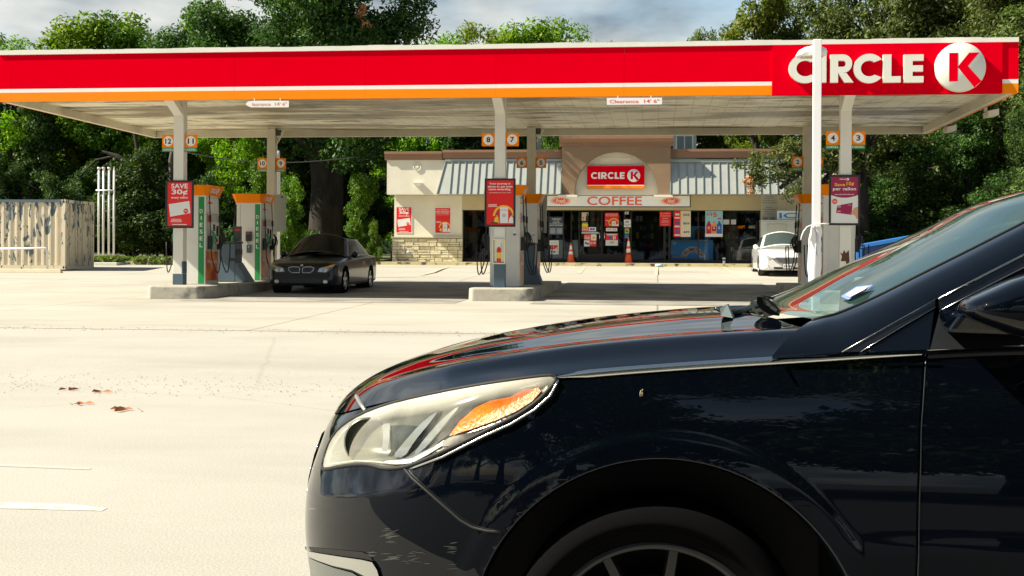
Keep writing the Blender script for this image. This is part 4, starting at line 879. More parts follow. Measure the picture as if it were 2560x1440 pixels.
# traffic cones
def cone(label, px, py0, py1, V, stacked=False):
    coneo = mat('cone_orange', (.85, .10, .01), .45); p = W(px, py1, V); hh = W(px, py0, V).z-FL; t = thing('traffic_cone', label, 'traffic cone', (p.x, V, FL), group='traffic cones on the sidewalk')
    b = MB(); b.box(-.19, .19, -.19, .19, 0, .035, coneo if not stacked else coneo); b.build('base', t, bevel=.01)
    R0 = .14; b = MB(); zs = [0.036, .30, .46, .54, .72, .88, 1.0]; r = lambda q: R0*(1-q)+.02
    for a, c, m_ in ((.036/hh, .42, coneo), (.42, .56, signwhite), (.56, .66, coneo), (.66, .86, signwhite), (.86, 1, coneo)):
        b.lathe([(r(a), a*hh), (r(c), c*hh)], (0, 0, 0), 'z', m_, 20)
    b.lathe([(.02, hh), (0, hh)], (0, 0, 0), 'z', coneo, 20); b.build('cone', t)
    if stacked:
        b = MB(); b.box(-.18, .18, -.18, .18, hh*.34, hh*.37, black); b.build('collar', t)
cone('orange traffic cone with two white bands left of the glass doors', 1427, 607, 650, 52.6)
cone('taller stacked orange cone with black collar right of the glass doors', 1571, 594, 652, 52.6, True)
# cup on the sidewalk, crumpled can by the curb
V = 52.4; p = W(1810, 655, V); b = MB(); b.lathe([(0, 0), (.045, 0), (.055, .10)], (0, 0, 0), 'z', signwhite, 16); b.lathe([(.056, .10), (.065, .20)], (0, 0, 0), 'z', pblue, 16); b.lathe([(.068, .20), (.07, .225), (.05, .24), (0, .24)], (0, 0, 0), 'z', signwhite, 16); tag(b.build('paper_cup', loc=(p.x, V, FL)), 'blue and white paper cup standing on the sidewalk near the white car', 'cup')
V = 50.5; p = W(1648, 662, V); b = MB(); b.tube([(-.16, 0, .06), (.16, .02, .07)], .06, mat('bag_pale_blue', (.45, .60, .68), .5), 7); tag(b.build('crumpled_bag', loc=(p.x, V, G(V))), 'crumpled pale blue bag lying at the foot of the curb', 'litter')
# white text notice + ice box right
def art_notice(A):
    A.R(0, 0, 1, 1, mat('notice_grey', (.52, .52, .47), .6), 0)
    for i, (s, a) in enumerate((('IT IS A CRIME', .25), ('(MISDEMEANOR)', .2), ('TO CONSUME LIQUOR OR', .08), ('BEER ON THESE PREMISES', .06), ('', 0), ('ADVERTENCIA', .25), ('ES UN CRIMEN CONSUMIR', .08), ('CERVEZA O LICOR', .2), ('EN ESTE LUGAR', .25))):
        if s: A.T(s, a, .93-.085*i, 1-a, .965-.085*i, ink, bold=.01)
    A.R(.04, .02, .96, .16, pale, 1); A.lines(.08, .03, .45, .15, 4, ink, 2); A.lines(.55, .03, .92, .15, 4, ink, 2, 2)
sheet('tall pale notice with dark lettering above the ice box', 1903, 487, 1942, 552, VL2-.01, art_notice, cat='notice', name='wall_notice')
V = 51.9; p, q = W(1903, 655, V), W(1990, 553, V); w, h = q.x-p.x, q.z-FL
icew = mat('ice_box_white', (.58, .62, .58), .4, var=.05); t = thing('ice_box', 'pale outdoor ice box with blue lettered header against the store wall', 'ice box', (p.x, V, FL))
b = MB(); b.box(0, w, 0, .9, 0, h, icew); b.box(-.02, w+.02, -.02, .92, h+.001, h+.05, icew); b.build('cabinet', t, bevel=.02)
b = MB(); b.box(.22, w*.72, -.03, -.001, h*.30, h*.93, mat('ice_door', (.52, .54, .47), .5)); b.build('door', t, bevel=.01)
z0 = h+.06; b = MB(); b.box(w*.46, w+.45, .1, .2, z0, z0+.36, signwhite); b.text('ICE', w*.52, z0+.06, w+.40, z0+.28, .096, mat('ice_blue', (.01, .28, .75), .4), .05); b.build('header_board', t)

# ------------------------------------------------------------------ house behind the store, roof units
hp = mat('siding_pale_green', (.42, .50, .46), .7, var=.06, vec=(1, 1, 8)); V = 66
t = thing('house', 'tall pale green sided house behind the store roof', 'house', (X(1344, V), V, 1))
w = X(1740, V)-X(1344, V); h = Z(318, 1500, V)-1; b = MB(); b.box(0, w, 0, 7, 0, h, hp); b.build('wall', t)
b = MB(); b.xprism([(-.5, h), (7.5, h), (3.5, h+.7)], -.4, w+.4, mat('shingle_grey', (.13, .13, .13), .9)); b.build('roof', t)
X0 = X(1344, V)
for i, (a, c, d, e) in enumerate(((1346, 1352, 345, 374), (1357, 1372, 330, 376), (1376, 1400, 338, 374), (1692, 1729, 341, 376))):
    b = MB(); x0, x1 = X(a, V-.1)-X0, X(c, V-.1)-X0; zb_, zt_ = Z(e, a, V)-1, Z(d, a, V)-1; b.box(x0-.08, x1+.08, -.06, -.001, zb_-.08, zt_+.08, signwhite); wn = b.build('window_frame', t)
    b = MB(); b.box(x0, (x0+x1)/2-.03, -.08, -.062, zb_, zt_, mat('far_window', (.16, .20, .20), .1)); b.box((x0+x1)/2+.03, x1, -.08, -.062, zb_, zt_, mat('far_window', (.16, .20, .20), .1)); b.build('pane', wn)

# ------------------------------------------------------------------ left side: container, pipes, rail, wheel stop
VCn = 45.1; xc = W(163, 600, VCn).x; z0 = G(VCn)+.06
rustn = bpy.data.materials.new('peeling_container_paint'); rustn.use_nodes = True; tt = rustn.node_tree; bs = tt.nodes['Principled BSDF']; bs.inputs['Roughness'].default_value = .6; L = tt.links.new
tcn = tt.nodes.new('ShaderNodeTexCoord'); q1 = tt.nodes.new('ShaderNodeMapping'); q1.inputs['Scale'].default_value = (2.9, 2.9, .95); n1 = tt.nodes.new('ShaderNodeTexNoise'); n1.inputs['Scale'].default_value = 1.9; n1.inputs['Detail'].default_value = 10; n1.inputs['Roughness'].default_value = .62; n1.inputs['Distortion'].default_value = .4
sp = tt.nodes.new('ShaderNodeSeparateXYZ'); mr = tt.nodes.new('ShaderNodeMapRange'); mr.inputs[1].default_value = .3; mr.inputs[2].default_value = 2.6; mr.inputs[3].default_value = -.035; mr.inputs[4].default_value = .075
mx_ = tt.nodes.new('ShaderNodeMapRange'); mx_.inputs[1].default_value = -7; mx_.inputs[2].default_value = .2; mx_.inputs[3].default_value = .05; mx_.inputs[4].default_value = -.05
ad = tt.nodes.new('ShaderNodeMath'); ad2 = tt.nodes.new('ShaderNodeMath'); r = tt.nodes.new('ShaderNodeValToRGB'); e = r.color_ramp.elements; e[0].position = .55; e[1].position = .557; e[0].color = (.64, .57, .43, 1); e[1].color = (.075, .115, .14, 1)
L(tcn.outputs['Object'], q1.inputs[0]); L(q1.outputs[0], n1.inputs['Vector']); L(tcn.outputs['Object'], sp.inputs[0]); L(sp.outputs[2], mr.inputs[0]); L(sp.outputs[0], mx_.inputs[0]); L(n1.outputs[0], ad.inputs[0]); L(mr.outputs[0], ad.inputs[1]); L(ad.outputs[0], ad2.inputs[0]); L(mx_.outputs[0], ad2.inputs[1]); L(ad2.outputs[0], r.inputs[0]); L(r.outputs[0], bs.inputs['Base Color'])
t = thing('shipping_container', 'cream shipping container with peeling paint showing dark blue patches', 'container', (xc, VCn, z0))
Lc, Dc, Hc = 6.06, 2.44, 2.59
b = MB(); nn = 22; pts = []; pitch = (Lc-.3)/nn
for k in range(nn):                                  # corrugated long side
    x = -Lc+.15+k*pitch; pts += [(x, .06), (x+pitch*.30, .06), (x+pitch*.42, .10), (x+pitch*.88, .10)]
pts.append((-.15, .06)); b.grid([[(x, y, z) for x, y in pts] for z in (.16, Hc-.10)], rustn, False, True); b.build('corrugated_side', t)
b = MB()
for x in (-Lc, -.15): b.box(x, x+.15, 0, .15, 0, Hc, rustn)
b.box(-.15, 0, Dc-.12, Dc, 0, Hc, rustn); b.box(-Lc, -Lc+.15, Dc-.12, Dc, 0, Hc, rustn)
b.box(-Lc+.151, -.151, .02, .14, 0, .155, rustn); b.box(-Lc+.151, -.151, .02, .12, Hc-.10, Hc-.003, slate); b.box(-.12, -.003, .151, Dc-.121, 0, .14, rustn); b.box(-.12, -.003, .151, Dc-.121, Hc-.12, Hc-.003, rustn); b.box(-Lc+.1, -.1, .13, Dc-.1, Hc-.10, Hc-.02, slate)
b.box(-Lc+.1, -.1, Dc-.08, Dc-.04, .1, Hc-.1, rustn); b.build('frame', t)
for k in range(2):
    b = MB(); y0 = .16+k*(Dc-.29)/2; y1 = y0+(Dc-.29)/2-.02; n_ = 5; hh = (Hc-.28)/n_
    for i in range(n_): b.box(-.09, -.055, y0+.001, y1, .15+i*hh, .15+i*hh+hh*.35, rustn); b.box(-.10, -.075, y0+.001, y1, .15+i*hh+hh*.351, .15+(i+1)*hh-.001, rustn)
    b.box(-.055, -.03, y0, y0+.06, .15, Hc-.13, rustn); b.box(-.055, -.03, y1-.06, y1, .15, Hc-.13, rustn)
    for yy in (y0+.28, y0+.80):
        b.tube([(-.02, yy, .08), (-.02, yy, Hc-.06)], .02, rustn, 6)
        for zz in (.55, 1.1, 2.2): b.box(-.05, .0, yy-.05, yy+.05, zz, zz+.06, rustn)
    dr = b.build('door', t)
v, f, _ = textmesh('521640', .03); b = MB(); b.add([(-.028, 1.70+.42*p_, 1.82+.12*q_) for p_, q_ in v], f, ink); b.build('number_lettering', t)
b = MB()
for x, y in ((-.12, -.003), (.003, .06)):
    for z in (.04, Hc-.13): b.box(x+.03 if y < 0 else x-.003, x+.09 if y < 0 else x, y if y < 0 else y, y+.002 if y < 0 else y+.06, z, z+.08, black)
b.build('corner_casting', t)
# vent pipes
V = 49.5; t = thing('vent_pipes', 'four tall white vent pipes joined by a crossbar on a concrete block', 'vent pipes', (X(266, V, 660), V, G(V)))
for i, px in enumerate((247, 258.5, 272.5, 285)):
    x = X(px, V)-t.location.x; zt_ = Z(426 if i < 3 else 425, px, V)-G(V); b = MB(); b.tube([(x, 0, .4), (x+.0, 0, zt_)], .042, white, 10); pz = b.build('pipe', t)
    b = MB(); b.tube([(x, 0, zt_-.01), (x, 0, zt_+.05), (x, 0, zt_+.06), (x, 0, zt_+.13)], [.045, .045, .065, .065] if i < 3 else [.05, .03, .02, .01], white if i < 3 else pale, 10); b.build('cap', pz)
b = MB(); zb_ = Z(476, 266, V)-G(V); b.tube([(X(241, V)-t.location.x, -.05, zb_), (X(289, V)-t.location.x, -.05, zb_)], .03, white, 8); b.build('crossbar', t)
b = MB(); b.box(X(243, V, 660)-t.location.x, X(300, V, 660)-t.location.x, -.3, .4, -.1, Z(656, 266, V)-G(V), mat('block_white', (.62, .62, .58), .8, var=.1)); b.build('base_block', t, bevel=.02)
V = 44.4; b = MB(); z_ = Z(620, 60, V)-G(V); x1_ = X(118, V)-X(-60, V); b.tube([(0, 0, z_-.05), (x1_-.06, 0, z_), (x1_, .02, z_-.04), (x1_, .04, 0)], .04, white, 10); b.tube([(x1_*.3, 0, z_-.03), (x1_*.3, 0, 0)], .04, white, 8)
for i_, px_ in ((0, 0),): pass
tag(b.build('guard_rail', loc=(X(-60, V), V, G(V))), 'thin white pipe guard rail in front of the peeling container', 'rail')
V = 43.2; p = W(155, 686, V); b = MB(); b.hexa([(-4.4, -.09, 0), (0, -.09, 0), (0, .09, 0), (-4.4, .09, 0)], [(-4.4, -.06, .14), (-.03, -.06, .14), (-.03, .06, .14), (-4.4, .06, .14)], mat('wheel_stop', (.55, .50, .36), .85, var=.12)); tag(b.build('wheel_stop', loc=(p.x, V, G(V)), bevel=.015), 'long cream concrete wheel stop on the ground before the container', 'wheel stop')
# curb and verge on the left rear
b = MB(); b.box(-33, W(435, 670, 50).x+6.0, 50.0, 50.18, G(50)-.2, G(50)+.14, curb); tag(b.build('curb'), kind='structure')
strip('verge', -40, -11.8, 50.18, 60, .10, mat('dry_verge', (.42, .36, .20), .95, col2=(.16, .19, .05), c2scale=1.6, bump=.5, bscale=10))
wp = W(694, 640, 40.5); zt_ = W(694, 377, 40.5).z-G(40.5); b = MB(); b.tube([(0, 0, 0), (0, 0, zt_-.3), (0, 0, zt_-.28)], .075, mat('post_white', (.62, .62, .60), .5), 12); b.tube([(0, 0, zt_-.28), (0, 0, zt_)], .055, pale, 10); tag(b.build('white_post', loc=(wp.x, 40.5, G(40.5))), 'slim round white post behind the rear left canopy column', 'post')
# dumpster right
blue = mat('dumpster_blue', (.012, .05, .20), .5); V = 45; p, q = W(2146, 650, V), W(2300, 600, V)
t = thing('dumpster', 'blue dumpster with sloped top beyond the right columns', 'dumpster', (p.x, V, G(V)))
w = q.x-p.x; b = MB(); lt = mat('dumpster_bright', (.02, .16, .50), .5); b.hexa([(0, 0, 0), (w, 0, 0), (w, 1.6, 0), (0, 1.6, 0)], [(0, 0, .95), (w, 0, 1.35), (w, 1.6, 1.35), (0, 1.6, .95)], blue); b.build('body', t)
b = MB(); b.hexa([(-.05, -.06, .96), (w+.05, -.06, 1.38), (w+.05, 1.65, 1.38), (-.05, 1.65, .96)], [(-.05, -.06, 1.08), (w+.05, -.06, 1.48), (w+.05, 1.65, 1.48), (-.05, 1.65, 1.08)], lt); b.box(-.06, .10, -.08, -.002, 0, .955, lt); b.build('lid', t)
# power cable strung behind the canopy
b = MB(); P0, P1 = W(420, 372, 46), W(900, 392, 46); m_ = 20; b.tube([P0.lerp(P1, k/m_)-Vector((0, 0, .35*sin(pi*k/m_))) for k in range(m_+1)], .018, black, 5); tag(b.build('overhead_cable'), 'thin dark overhead cable sagging in front of the left trees', 'cable')
# ------------------------------------------------------------------ sedans at the station (nose toward the street, local y runs to the tail)
def arch_trim(P, axis_pts, idx, R, keep=lambda p: True):
    """P[i][j]: grid; move vertices inside each wheel circle out to it, return set of dead faces"""
    n, m_ = len(P), len(P[0]); inside = [[None]*m_ for _ in range(n)]
    for i in range(n):
        for j in range(m_):
            p = P[i][j]
            if not keep(p): continue
            for (a, z) in axis_pts:
                d = sqrt((p[idx]-a)**2+(p[2]-z)**2)
                if d < R: inside[i][j] = (a, z, d)
    dead = set()
    for i in range(n-1):
        for j in range(m_-1):
            if all(inside[a][c] for a in (i, i+1) for c in (j, j+1)): dead.add((i, j))
    for i in range(n):
        for j in range(m_):
            if inside[i][j]:
                a, z, d = inside[i][j]; p = list(P[i][j]); k = R/max(d, 1e-4); p[idx] = a+(p[idx]-a)*k; p[2] = z+(p[2]-z)*k
                P[i][j] = tuple(p)
    return dead
def add_grid(b, P, m, dead=(), flip=False):
    R_, C = len(P), len(P[0]); fs = [(i*C+j, i*C+j+1, (i+1)*C+j+1, (i+1)*C+j) for i in range(R_-1) for j in range(C-1) if (i, j) not in dead]
    if flip: fs = [f[::-1] for f in fs]
    b.add([p for r in P for p in r], fs, m, True)
rimm = mat('alloy_rim', (.42, .43, .44), .3, .8); tyrem = mat('tyre_rubber', (.004, .004, .0045), 1.0, spec=.03)
def wheel(parent, x, y, R, wd, side, rm=rimm, spokes=5):
    t = bpy.data.objects.new('wheel', None); COL.objects.link(t); t.parent = parent; t.location = (x, y, R)
    b = MB(); s = side; r = R*.70
    b.lathe([(r, -wd/2), (R*.93, -wd/2), (R, -wd*.36), (R, wd*.36), (R*.93, wd/2), (r, wd/2), (r*.98, 0)], (0, 0, 0), 'x', tyrem, 32); b.build('tyre', t)
    b = MB(); b.lathe([(r, wd*.46*s), (r*.93, wd*.44*s), (r*.9, wd*.2*s), (r*.88, -wd*.3*s), (0, -wd*.3*s)], (0, 0, 0), 'x', mat('rim_barrel', (.08, .08, .085), .5, .6), 32)
    for k in range(spokes):
        a = 2*pi*k/spokes+.3; c, s_ = cos(a), sin(a); q = lambda rr, o, xx: (xx*s, rr*c-o*s_, rr*s_+o*c); w0, w1 = r*.16, r*.13
        b.hexa([q(r*.1, -w0, wd*.30), q(r*.95, -w1, wd*.38), q(r*.95, w1, wd*.38), q(r*.1, w0, wd*.30)], [q(r*.1, -w0, wd*.42), q(r*.95, -w1, wd*.45), q(r*.95, w1, wd*.45), q(r*.1, w0, wd*.42)], rm)
    b.lathe([(0, wd*.44*s), (r*.2, wd*.43*s), (r*.2, wd*.3*s)], (0, 0, 0), 'x', rm, 16)
    b.lathe([(r, wd*.47*s), (r*.95, wd*.475*s), (r*.93, wd*.44*s)], (0, 0, 0), 'x', rm, 32); b.build('rim', t)
    return t
def sedan(name, label, loc, paint, Lc, w, H, ax, R, zhood, gl_, pts, front):
    t = thing(name, label, 'car', loc, group=None)
    fw_ = smooth([(0, w*.74), (.06, w*.86), (.18, w*.94), (.5, w*.985), (1.2, w), (Lc-1.2, w), (Lc-.4, w*.97), (Lc-.12, w*.90), (Lc, w*.78)])
    zt = smooth([(0, zhood-.30), (.05, zhood-.20), (.16, zhood-.12), (.45, zhood-.05), (.9, zhood), (1.35, zhood+.035), (Lc-1.0, zhood+.10), (Lc-.25, zhood+.08), (Lc-.06, zhood-.02), (Lc, zhood-.14)])
    zbf = smooth([(0, .26), (.15, .20), (1, .19), (Lc-1, .2), (Lc-.15, .26), (Lc, .34)])
    ys = sorted(set([0, .02, .05, .09, .14, .2, .28]+[.28+(Lc-.56)*k/100 for k in range(101)]+[Lc-.28, Lc-.2, Lc-.14, Lc-.08, Lc-.03, Lc])); P = []
    for y in ys:
        ww, z1_, zb_ = fw_(y), zt(y), zbf(y); zs = z1_-.055-.02*exp(-((y-.3)/.3)**2)
        half = [(0, zb_), (.6*ww, zb_)]+[(.93*ww, zb_+.01)]+[(ww*(.985+.015*sin(pi*k/15)), zb_+.05+(zs-.05-zb_-.05)*k/15) for k in range(16)]+[(.965*ww, zs-.015), (.93*ww, zs+.005), (.86*ww, zs+.02), (.72*ww, z1_-.012), (.4*ww, z1_-.001), (0, z1_)]
        P.append([(-x, y, z) for x, z in half]+[(x, y, z) for x, z in half[-2::-1]])
    dead = arch_trim(P, [(a, R+.0) for a in ax], 1, R+.055, lambda p: abs(p[0]) > w*.7)
    b = MB(); add_grid(b, P, paint, dead); b.poly(P[0], paint); b.poly(P[-1][::-1], paint); b.build('body', t, fixn=True)
    b = MB()
    for a in ax:
        for s in (-1, 1): b.lathe([(R+.06, s*(w-.03)), (R+.06, s*(w-.35)), (0, s*(w-.36))], (0, a, R), 'x', black, 24)
    b.box(-w*.75, w*.75, .3, Lc-.3, .2, .3, black); b.build('wheel_well', t)
    for a in ax:
        for s in (-1, 1): wheel(t, s*(w-.12), a, R, .22, s)
    # greenhouse
    yb0, yb1, yr0, yr1 = pts; zb_ = zhood+.02; wb, wr = w*.87, w*.66; zr = H-.035
    F = [Vector(v) for v in ((-wb, yb0+.18, zb_), (wb, yb0+.18, zb_), (wb, yb1, zb_+.05), (-wb, yb1, zb_+.05), (-wr, yr0+.05, zr), (wr, yr0+.05, zr), (wr, yr1, zr-.02), (-wr, yr1, zr-.02))]
    def face(a, c, d, e, bulge, n=10, i0=0., i1=1., j0=0., j1=1., off=0.):   # bilinear patch a-c bottom, e-d top, bulged along normal
        nv = (c-a).cross(e-a).normalized(); g = []
        for i in range(n+1):
            v = i0+(i1-i0)*i/n; row = []
            for j in range(n+1):
                u = j0+(j1-j0)*j/n; p = (a*(1-u)+c*u)*(1-v)+(e*(1-u)+d*u)*v
                row.append(p+nv*(bulge*(1-(2*u-1)**2)*(1 if bulge > .05 else 1-(2*v-1)**2*.5)+off))
            g.append(row)
        return g
    b = MB()
    fr = (F[0], F[1], F[5], F[4]); sr = (F[1], F[2], F[6], F[5]); sl = (F[3], F[0], F[4], F[7]); bk = (F[2], F[3], F[7], F[6])
    for q, bu in ((fr, .16), (bk, .14), (sr, .02), (sl, .02)): b.grid(face(*q, bu), paint)
    roof = []
    for i in range(13):
        v = i/12; row = []
        for j in range(13):
            u = j/12; x = -wr+2*wr*u; yf = yr0+.05-.16*(1-(2*u-1)**2); yk = yr1+.14*(1-(2*u-1)**2); row.append((x, yf+(yk-yf)*v, zr-.02*v+.035*(1-(2*u-1)**2)*1.0*min(1, 4*v, 4*(1-v))+(0)))
        roof.append(row)
    b.grid(roof, paint); b.build('roof', t, fixn=True)
    b = MB(); b.grid(face(*fr, .16, i0=.06, i1=.93, j0=.05, j1=.95, off=.006), gl_); b.build('windshield', t)
    b = MB(); b.grid(face(*bk, .14, i0=.06, i1=.93, j0=.06, j1=.94, off=.006), gl_); b.build('rear_window', t)
    for q in (sr, sl):
        for j0, j1 in (((.10, .49), (.52, .86)) if q is sr else ((.14, .48), (.51, .90))):
            b = MB(); b.grid(face(*q, .02, i0=.10, i1=.88, j0=j0, j1=j1, off=.006), gl_); b.build('side_window', t)
    for s in (-1, 1):
        b = MB(); c = Vector((s*(w+.03), yb0+.42, zb_+.06)); b.lathe([(0, -.10), (.05, -.09), (.085, -.03), (.09, .05), (.0, .06)], c, 'y', paint, 14); b.box(min(s*(w-.1), s*w), max(s*(w-.1), s*w), c.y-.03, c.y+.03, c.z-.05, c.z-.01, paint)
        m_ = b.build('mirror', t)
    # front surface helper for lamps and grille
    def yf(x, z):
        y = 0.0
        while y < .7 and (fw_(y)*.985 < abs(x) or zt(y)-.02 < z): y += .004
        return y
    def patch(poly, m, nm, off=.012, thick=None):
        b = MB(); b.add([(x, yf(x, z)-off, z) for x, z in poly], [tuple(range(len(poly)))], m); return b.build(nm, t)
    front(t, patch, yf, fw_, zt)
    return t
navyp = mat('dark_blue_car_paint', (.004, .009, .016), .3, 0, coat=.5, spec=.2); whitep = mat('white_car_paint', (.80, .80, .80), .3, coat=1.0)
carglass = mat('car_glass_dark', (.006, .010, .010), .15, 0, spec=.10); amber = mat('amber_lens', (.9, .32, .02), .2); lampc = mat('headlamp_lens', (.45, .45, .38), .12, .2, coat=1); lampy = mat('headlamp_yellowed', (.42, .37, .20), .15, .1, coat=1)
def ell(cx, cz, a, c, n=24, p=1.0, k0=0): return [(cx+a*cos(2*pi*k/n), cz+c*sin(2*pi*k/n)) for k in range(n)]
def front_dark(t, patch, yf, fw_, zt):
    for s in (-1, 1):
        pts = [(s*x, z) for x, z in ((.42, .545), (.62, .53), (.74, .60), (.84, .735), (.70, .70), (.46, .635))]
        h = patch(pts, lampy if s < 0 else lampc, 'headlight', .014)
        patch([(s*x, z) for x, z in ((.60, .66), (.70, .64), (.84, .738), (.72, .715))], amber if s > 0 else lampy, 'turn_signal', .018)
        for cx in (.50, .62): patch(ell(s*cx, .585, .045, .04), mat('lamp_bright', (.6, .63, .62), .1, .5), 'lamp_reflector', .020)
        o = [(.035, .52), (.24, .52), (.31, .58), (.325, .64), (.24, .67), (.06, .66), (.035, .62)]
        patch([(s*x, z) for x, z in o], black, 'kidney_grille', .020)
        b = MB(); pp = [(s*x, yf(s*x, z)-.026, z) for x, z in o]; b.tube(pp+[pp[0], pp[1]], .010, mat('silver_trim', (.65, .68, .70), .25, .6), 6); b.build('grille_surround', t)
        patch(ell(s*.62, .30, .06, .045), lampc, 'fog_light', .016)
    patch([(-.52, .26), (.52, .26), (.50, .36), (-.50, .36)], black, 'lower_grille', .014)
    patch([(-.80, .25), (-.55, .26), (-.54, .35), (-.78, .34)], black, 'lower_grille', .012); patch([(.55, .26), (.80, .25), (.78, .34), (.54, .35)], black, 'lower_grille', .012)
    patch(ell(0, .705, .035, .028, 16), mat('badge_pale', (.5, .58, .65), .3, .5), 'round_badge', .028)
sedan('parked_car', 'dark blue sedan with twin oval grilles parked in the shade beside the left pumps', (-8.80, 31.0, G(32.2)), navyp, 4.84, .925, 1.44, (.86, 3.72), .325, .90, carglass, (1.25, 4.05, 2.15, 3.35), front_dark)
def front_white(t, patch, yf, fw_, zt):
    for s in (-1, 1):
        patch([(s*x, z) for x, z in ((.50, .62), (.66, .58), (.84, .66), (.86, .74), (.70, .72))], lampc, 'headlight', .014)
        patch([(s*x, z) for x, z in ((.60, .30), (.80, .32), (.82, .38), (.66, .37))], mat('fog_recess', (.10, .10, .10), .5), 'fog_light', .014)
    patch([(-.42, .50), (-.30, .44), (.30, .44), (.42, .50), (.52, .60), (.40, .64), (-.40, .64), (-.52, .60)], darkgrey, 'grille', .016)
    for k in range(6):
        z = .46+.031*k; hw = .34+.03*k; b = MB(); b.tube([(x, yf(x, z)-.024, z) for x in [-hw+2*hw*q/8 for q in range(9)]], .007, chrome, 5); b.build('grille_bar', t)
    patch([(-.45, .24), (.45, .24), (.48, .31), (-.48, .31)], black, 'lower_grille', .014)
    b = MB(); y = yf(0, .34)-.03; b.box(-.16, .16, y, y+.01, .27, .42, paper); b.box(-.17, .17, y+.0101, y+.016, .26, .43, black); b.text('EXF-9881', -.13, .31, .13, .375, y-.003, navy); b.build('licence_plate', t)
ref = mat('windshield_bright', (.05, .07, .065), .03, 0, spec=.7)
sedan('parked_car', 'white sedan with wide chrome grille parked facing the street before the store', (4.40, 44.4, G(45.6)), whitep, 4.87, .925, 1.47, (.93, 3.78), .33, .93, ref, (1.30, 4.15, 2.25, 3.45), front_white)
# ------------------------------------------------------------------ the near car (dark sedan, nose to the left). Built in the street frame around its front wheel axis.
VC = 3.70                                            # centre line depth; near side skin is at VC - W
XS = -.20
xfn = smooth([(.15, -.86), (.24, -.90), (.34, -.945), (.45, -.965), (.56, -.965), (.64, -.95), (.70, -.93), (.76, -.905), (.80, -.875), (.84, -.83), (.90, -.74)])
w0 = smooth([(-1, .86), (-.5, .885), (-.2, .905), (0, .912), (.6, .918), (1.5, .925), (2.6, .922), (3.3, .905), (3.7, .88)])
tuck = smooth([(.12, .085), (.20, .06), (.32, .028), (.42, .010), (.55, 0), (.68, .002), (.76, .008), (.84, .022), (.90, .038), (.95, .055), (1.0, .072), (1.05, .085), (1.12, .11)])
ze_ = smooth([(-1, .76), (-.90, .775), (-.82, .795), (-.75, .820), (-.6, .865), (-.4, .912), (-.22, .941), (.03, .966), (.34, .990), (.57, 1.008), (.77, 1.02), (1.5, 1.045), (2.6, 1.07), (3.3, 1.08), (3.8, 1.06)])
XR = 3.86; XRS = 3.1
RA, ZA, XA = .432, .342, .018
def ledge(x, z):
    if x > -.50: return 0
    zl = .585+.25*(x+.93); return .036*min(1, (-.50-x)/.12)*max(0, min(1, (z-zl)/.075))
def flare(r): t = max(0, min(1, (.492-r)/.022)); return .004*t*t*(3-2*t)
def halfw(x, z):
    w = w0(x)-tuck(z)
    if x < -.35:                                     # ledge under the headlight
        w -= ledge(x, z)
    r = sqrt((x-XA)**2+(z-ZA)**2); w += flare(r)*(1 if z > .2 else 0)
    w += .004*exp(-((z-.60+.02*x)/.03)**2)*(1/(1+exp(-(x-.45)*12)))
    n = 2.55
    if x < XS:
        q = (XS-x)/(XS-xfn(z)); w = 0 if q >= 1 else w*(1-q**n)**(1/n)
    if x > XRS:
        q = (x-XRS)/(XR-XRS); w = 0 if q >= 1 else w*(1-q**2.8)**(1/2.8)
    return w
def outline_pt(s, r, zb=.16):
    """s in [0,1]: from nose centre round the front corner to XS; r in [0,1] from sill to top edge"""
    t = s*pi/2; n = 2.55; x = -.8
    for _ in range(6):
        z = zb+r*(ze_(x)-zb); x = XS-(XS-xfn(z))*cos(t)**(2/n)
    z = zb+r*(ze_(x)-zb); w = w0(x)-tuck(z)
    w -= ledge(x, z)
    rr = sqrt((x-XA)**2+(z-ZA)**2); w += flare(rr)
    return x, w*sin(t)**(2/n), z
def hit(px, py, off=0.):
    """where the line of sight through a photo pixel meets the near side skin (off: metres out from the skin)"""
    lo, hi = 2.0, 3.70
    f = lambda V: (VC-V)-(halfw(W(px, py, V).x, W(px, py, V).z)+off)
    n = 60; prev = f(lo)
    for k in range(1, n+1):
        V = lo+(hi-lo)*k/n; c = f(V)
        if c < 0:
            a, b_ = lo+(hi-lo)*(k-1)/n, V
            for _ in range(22):
                m_ = (a+b_)/2
                if f(m_) < 0: b_ = m_
                else: a = m_
            return W(px, py, (a+b_)/2)
    return W(px, py, 3.6)
def inpoly(x, y, P):
    c = False; j = len(P)-1
    for i in range(len(P)):
        if (P[i][1] > y) != (P[j][1] > y) and x < (P[j][0]-P[i][0])*(y-P[i][1])/(P[j][1]-P[i][1])+P[i][0]: c = not c
        j = i
    return c
def dens(P, step, closed=True):
    o = []; n = len(P)
    for i in range(n if closed else n-1):
        a, b_ = P[i], P[(i+1) % n]; k = max(1, int(sqrt((a[0]-b_[0])**2+(a[1]-b_[1])**2)/step))
        for q in range(k): o.append((a[0]+(b_[0]-a[0])*q/k, a[1]+(b_[1]-a[1])*q/k))
    if not closed: o.append(P[-1])
    return o
def rounded(P, it=2):
    for _ in range(it):
        o = []
        for i in range(len(P)):
            a, b_ = P[i], P[(i+1) % len(P)]; o += [(a[0]*.75+b_[0]*.25, a[1]*.75+b_[1]*.25), (a[0]*.25+b_[0]*.75, a[1]*.25+b_[1]*.75)]
        P = o
    return P
LAMP = rounded([(806, 1172), (812, 1140), (826, 1102), (848, 1072), (880, 1048), (930, 1024), (1000, 1002), (1100, 980), (1200, 962), (1300, 947), (1370, 939), (1394, 940), (1388, 955), (1372, 975), (1345, 1003), (1300, 1035), (1240, 1065), (1160, 1105), (1080, 1142), (1030, 1163), (1000, 1170), (960, 1172), (930, 1163), (900, 1160), (850, 1166), (815, 1174)], 1)

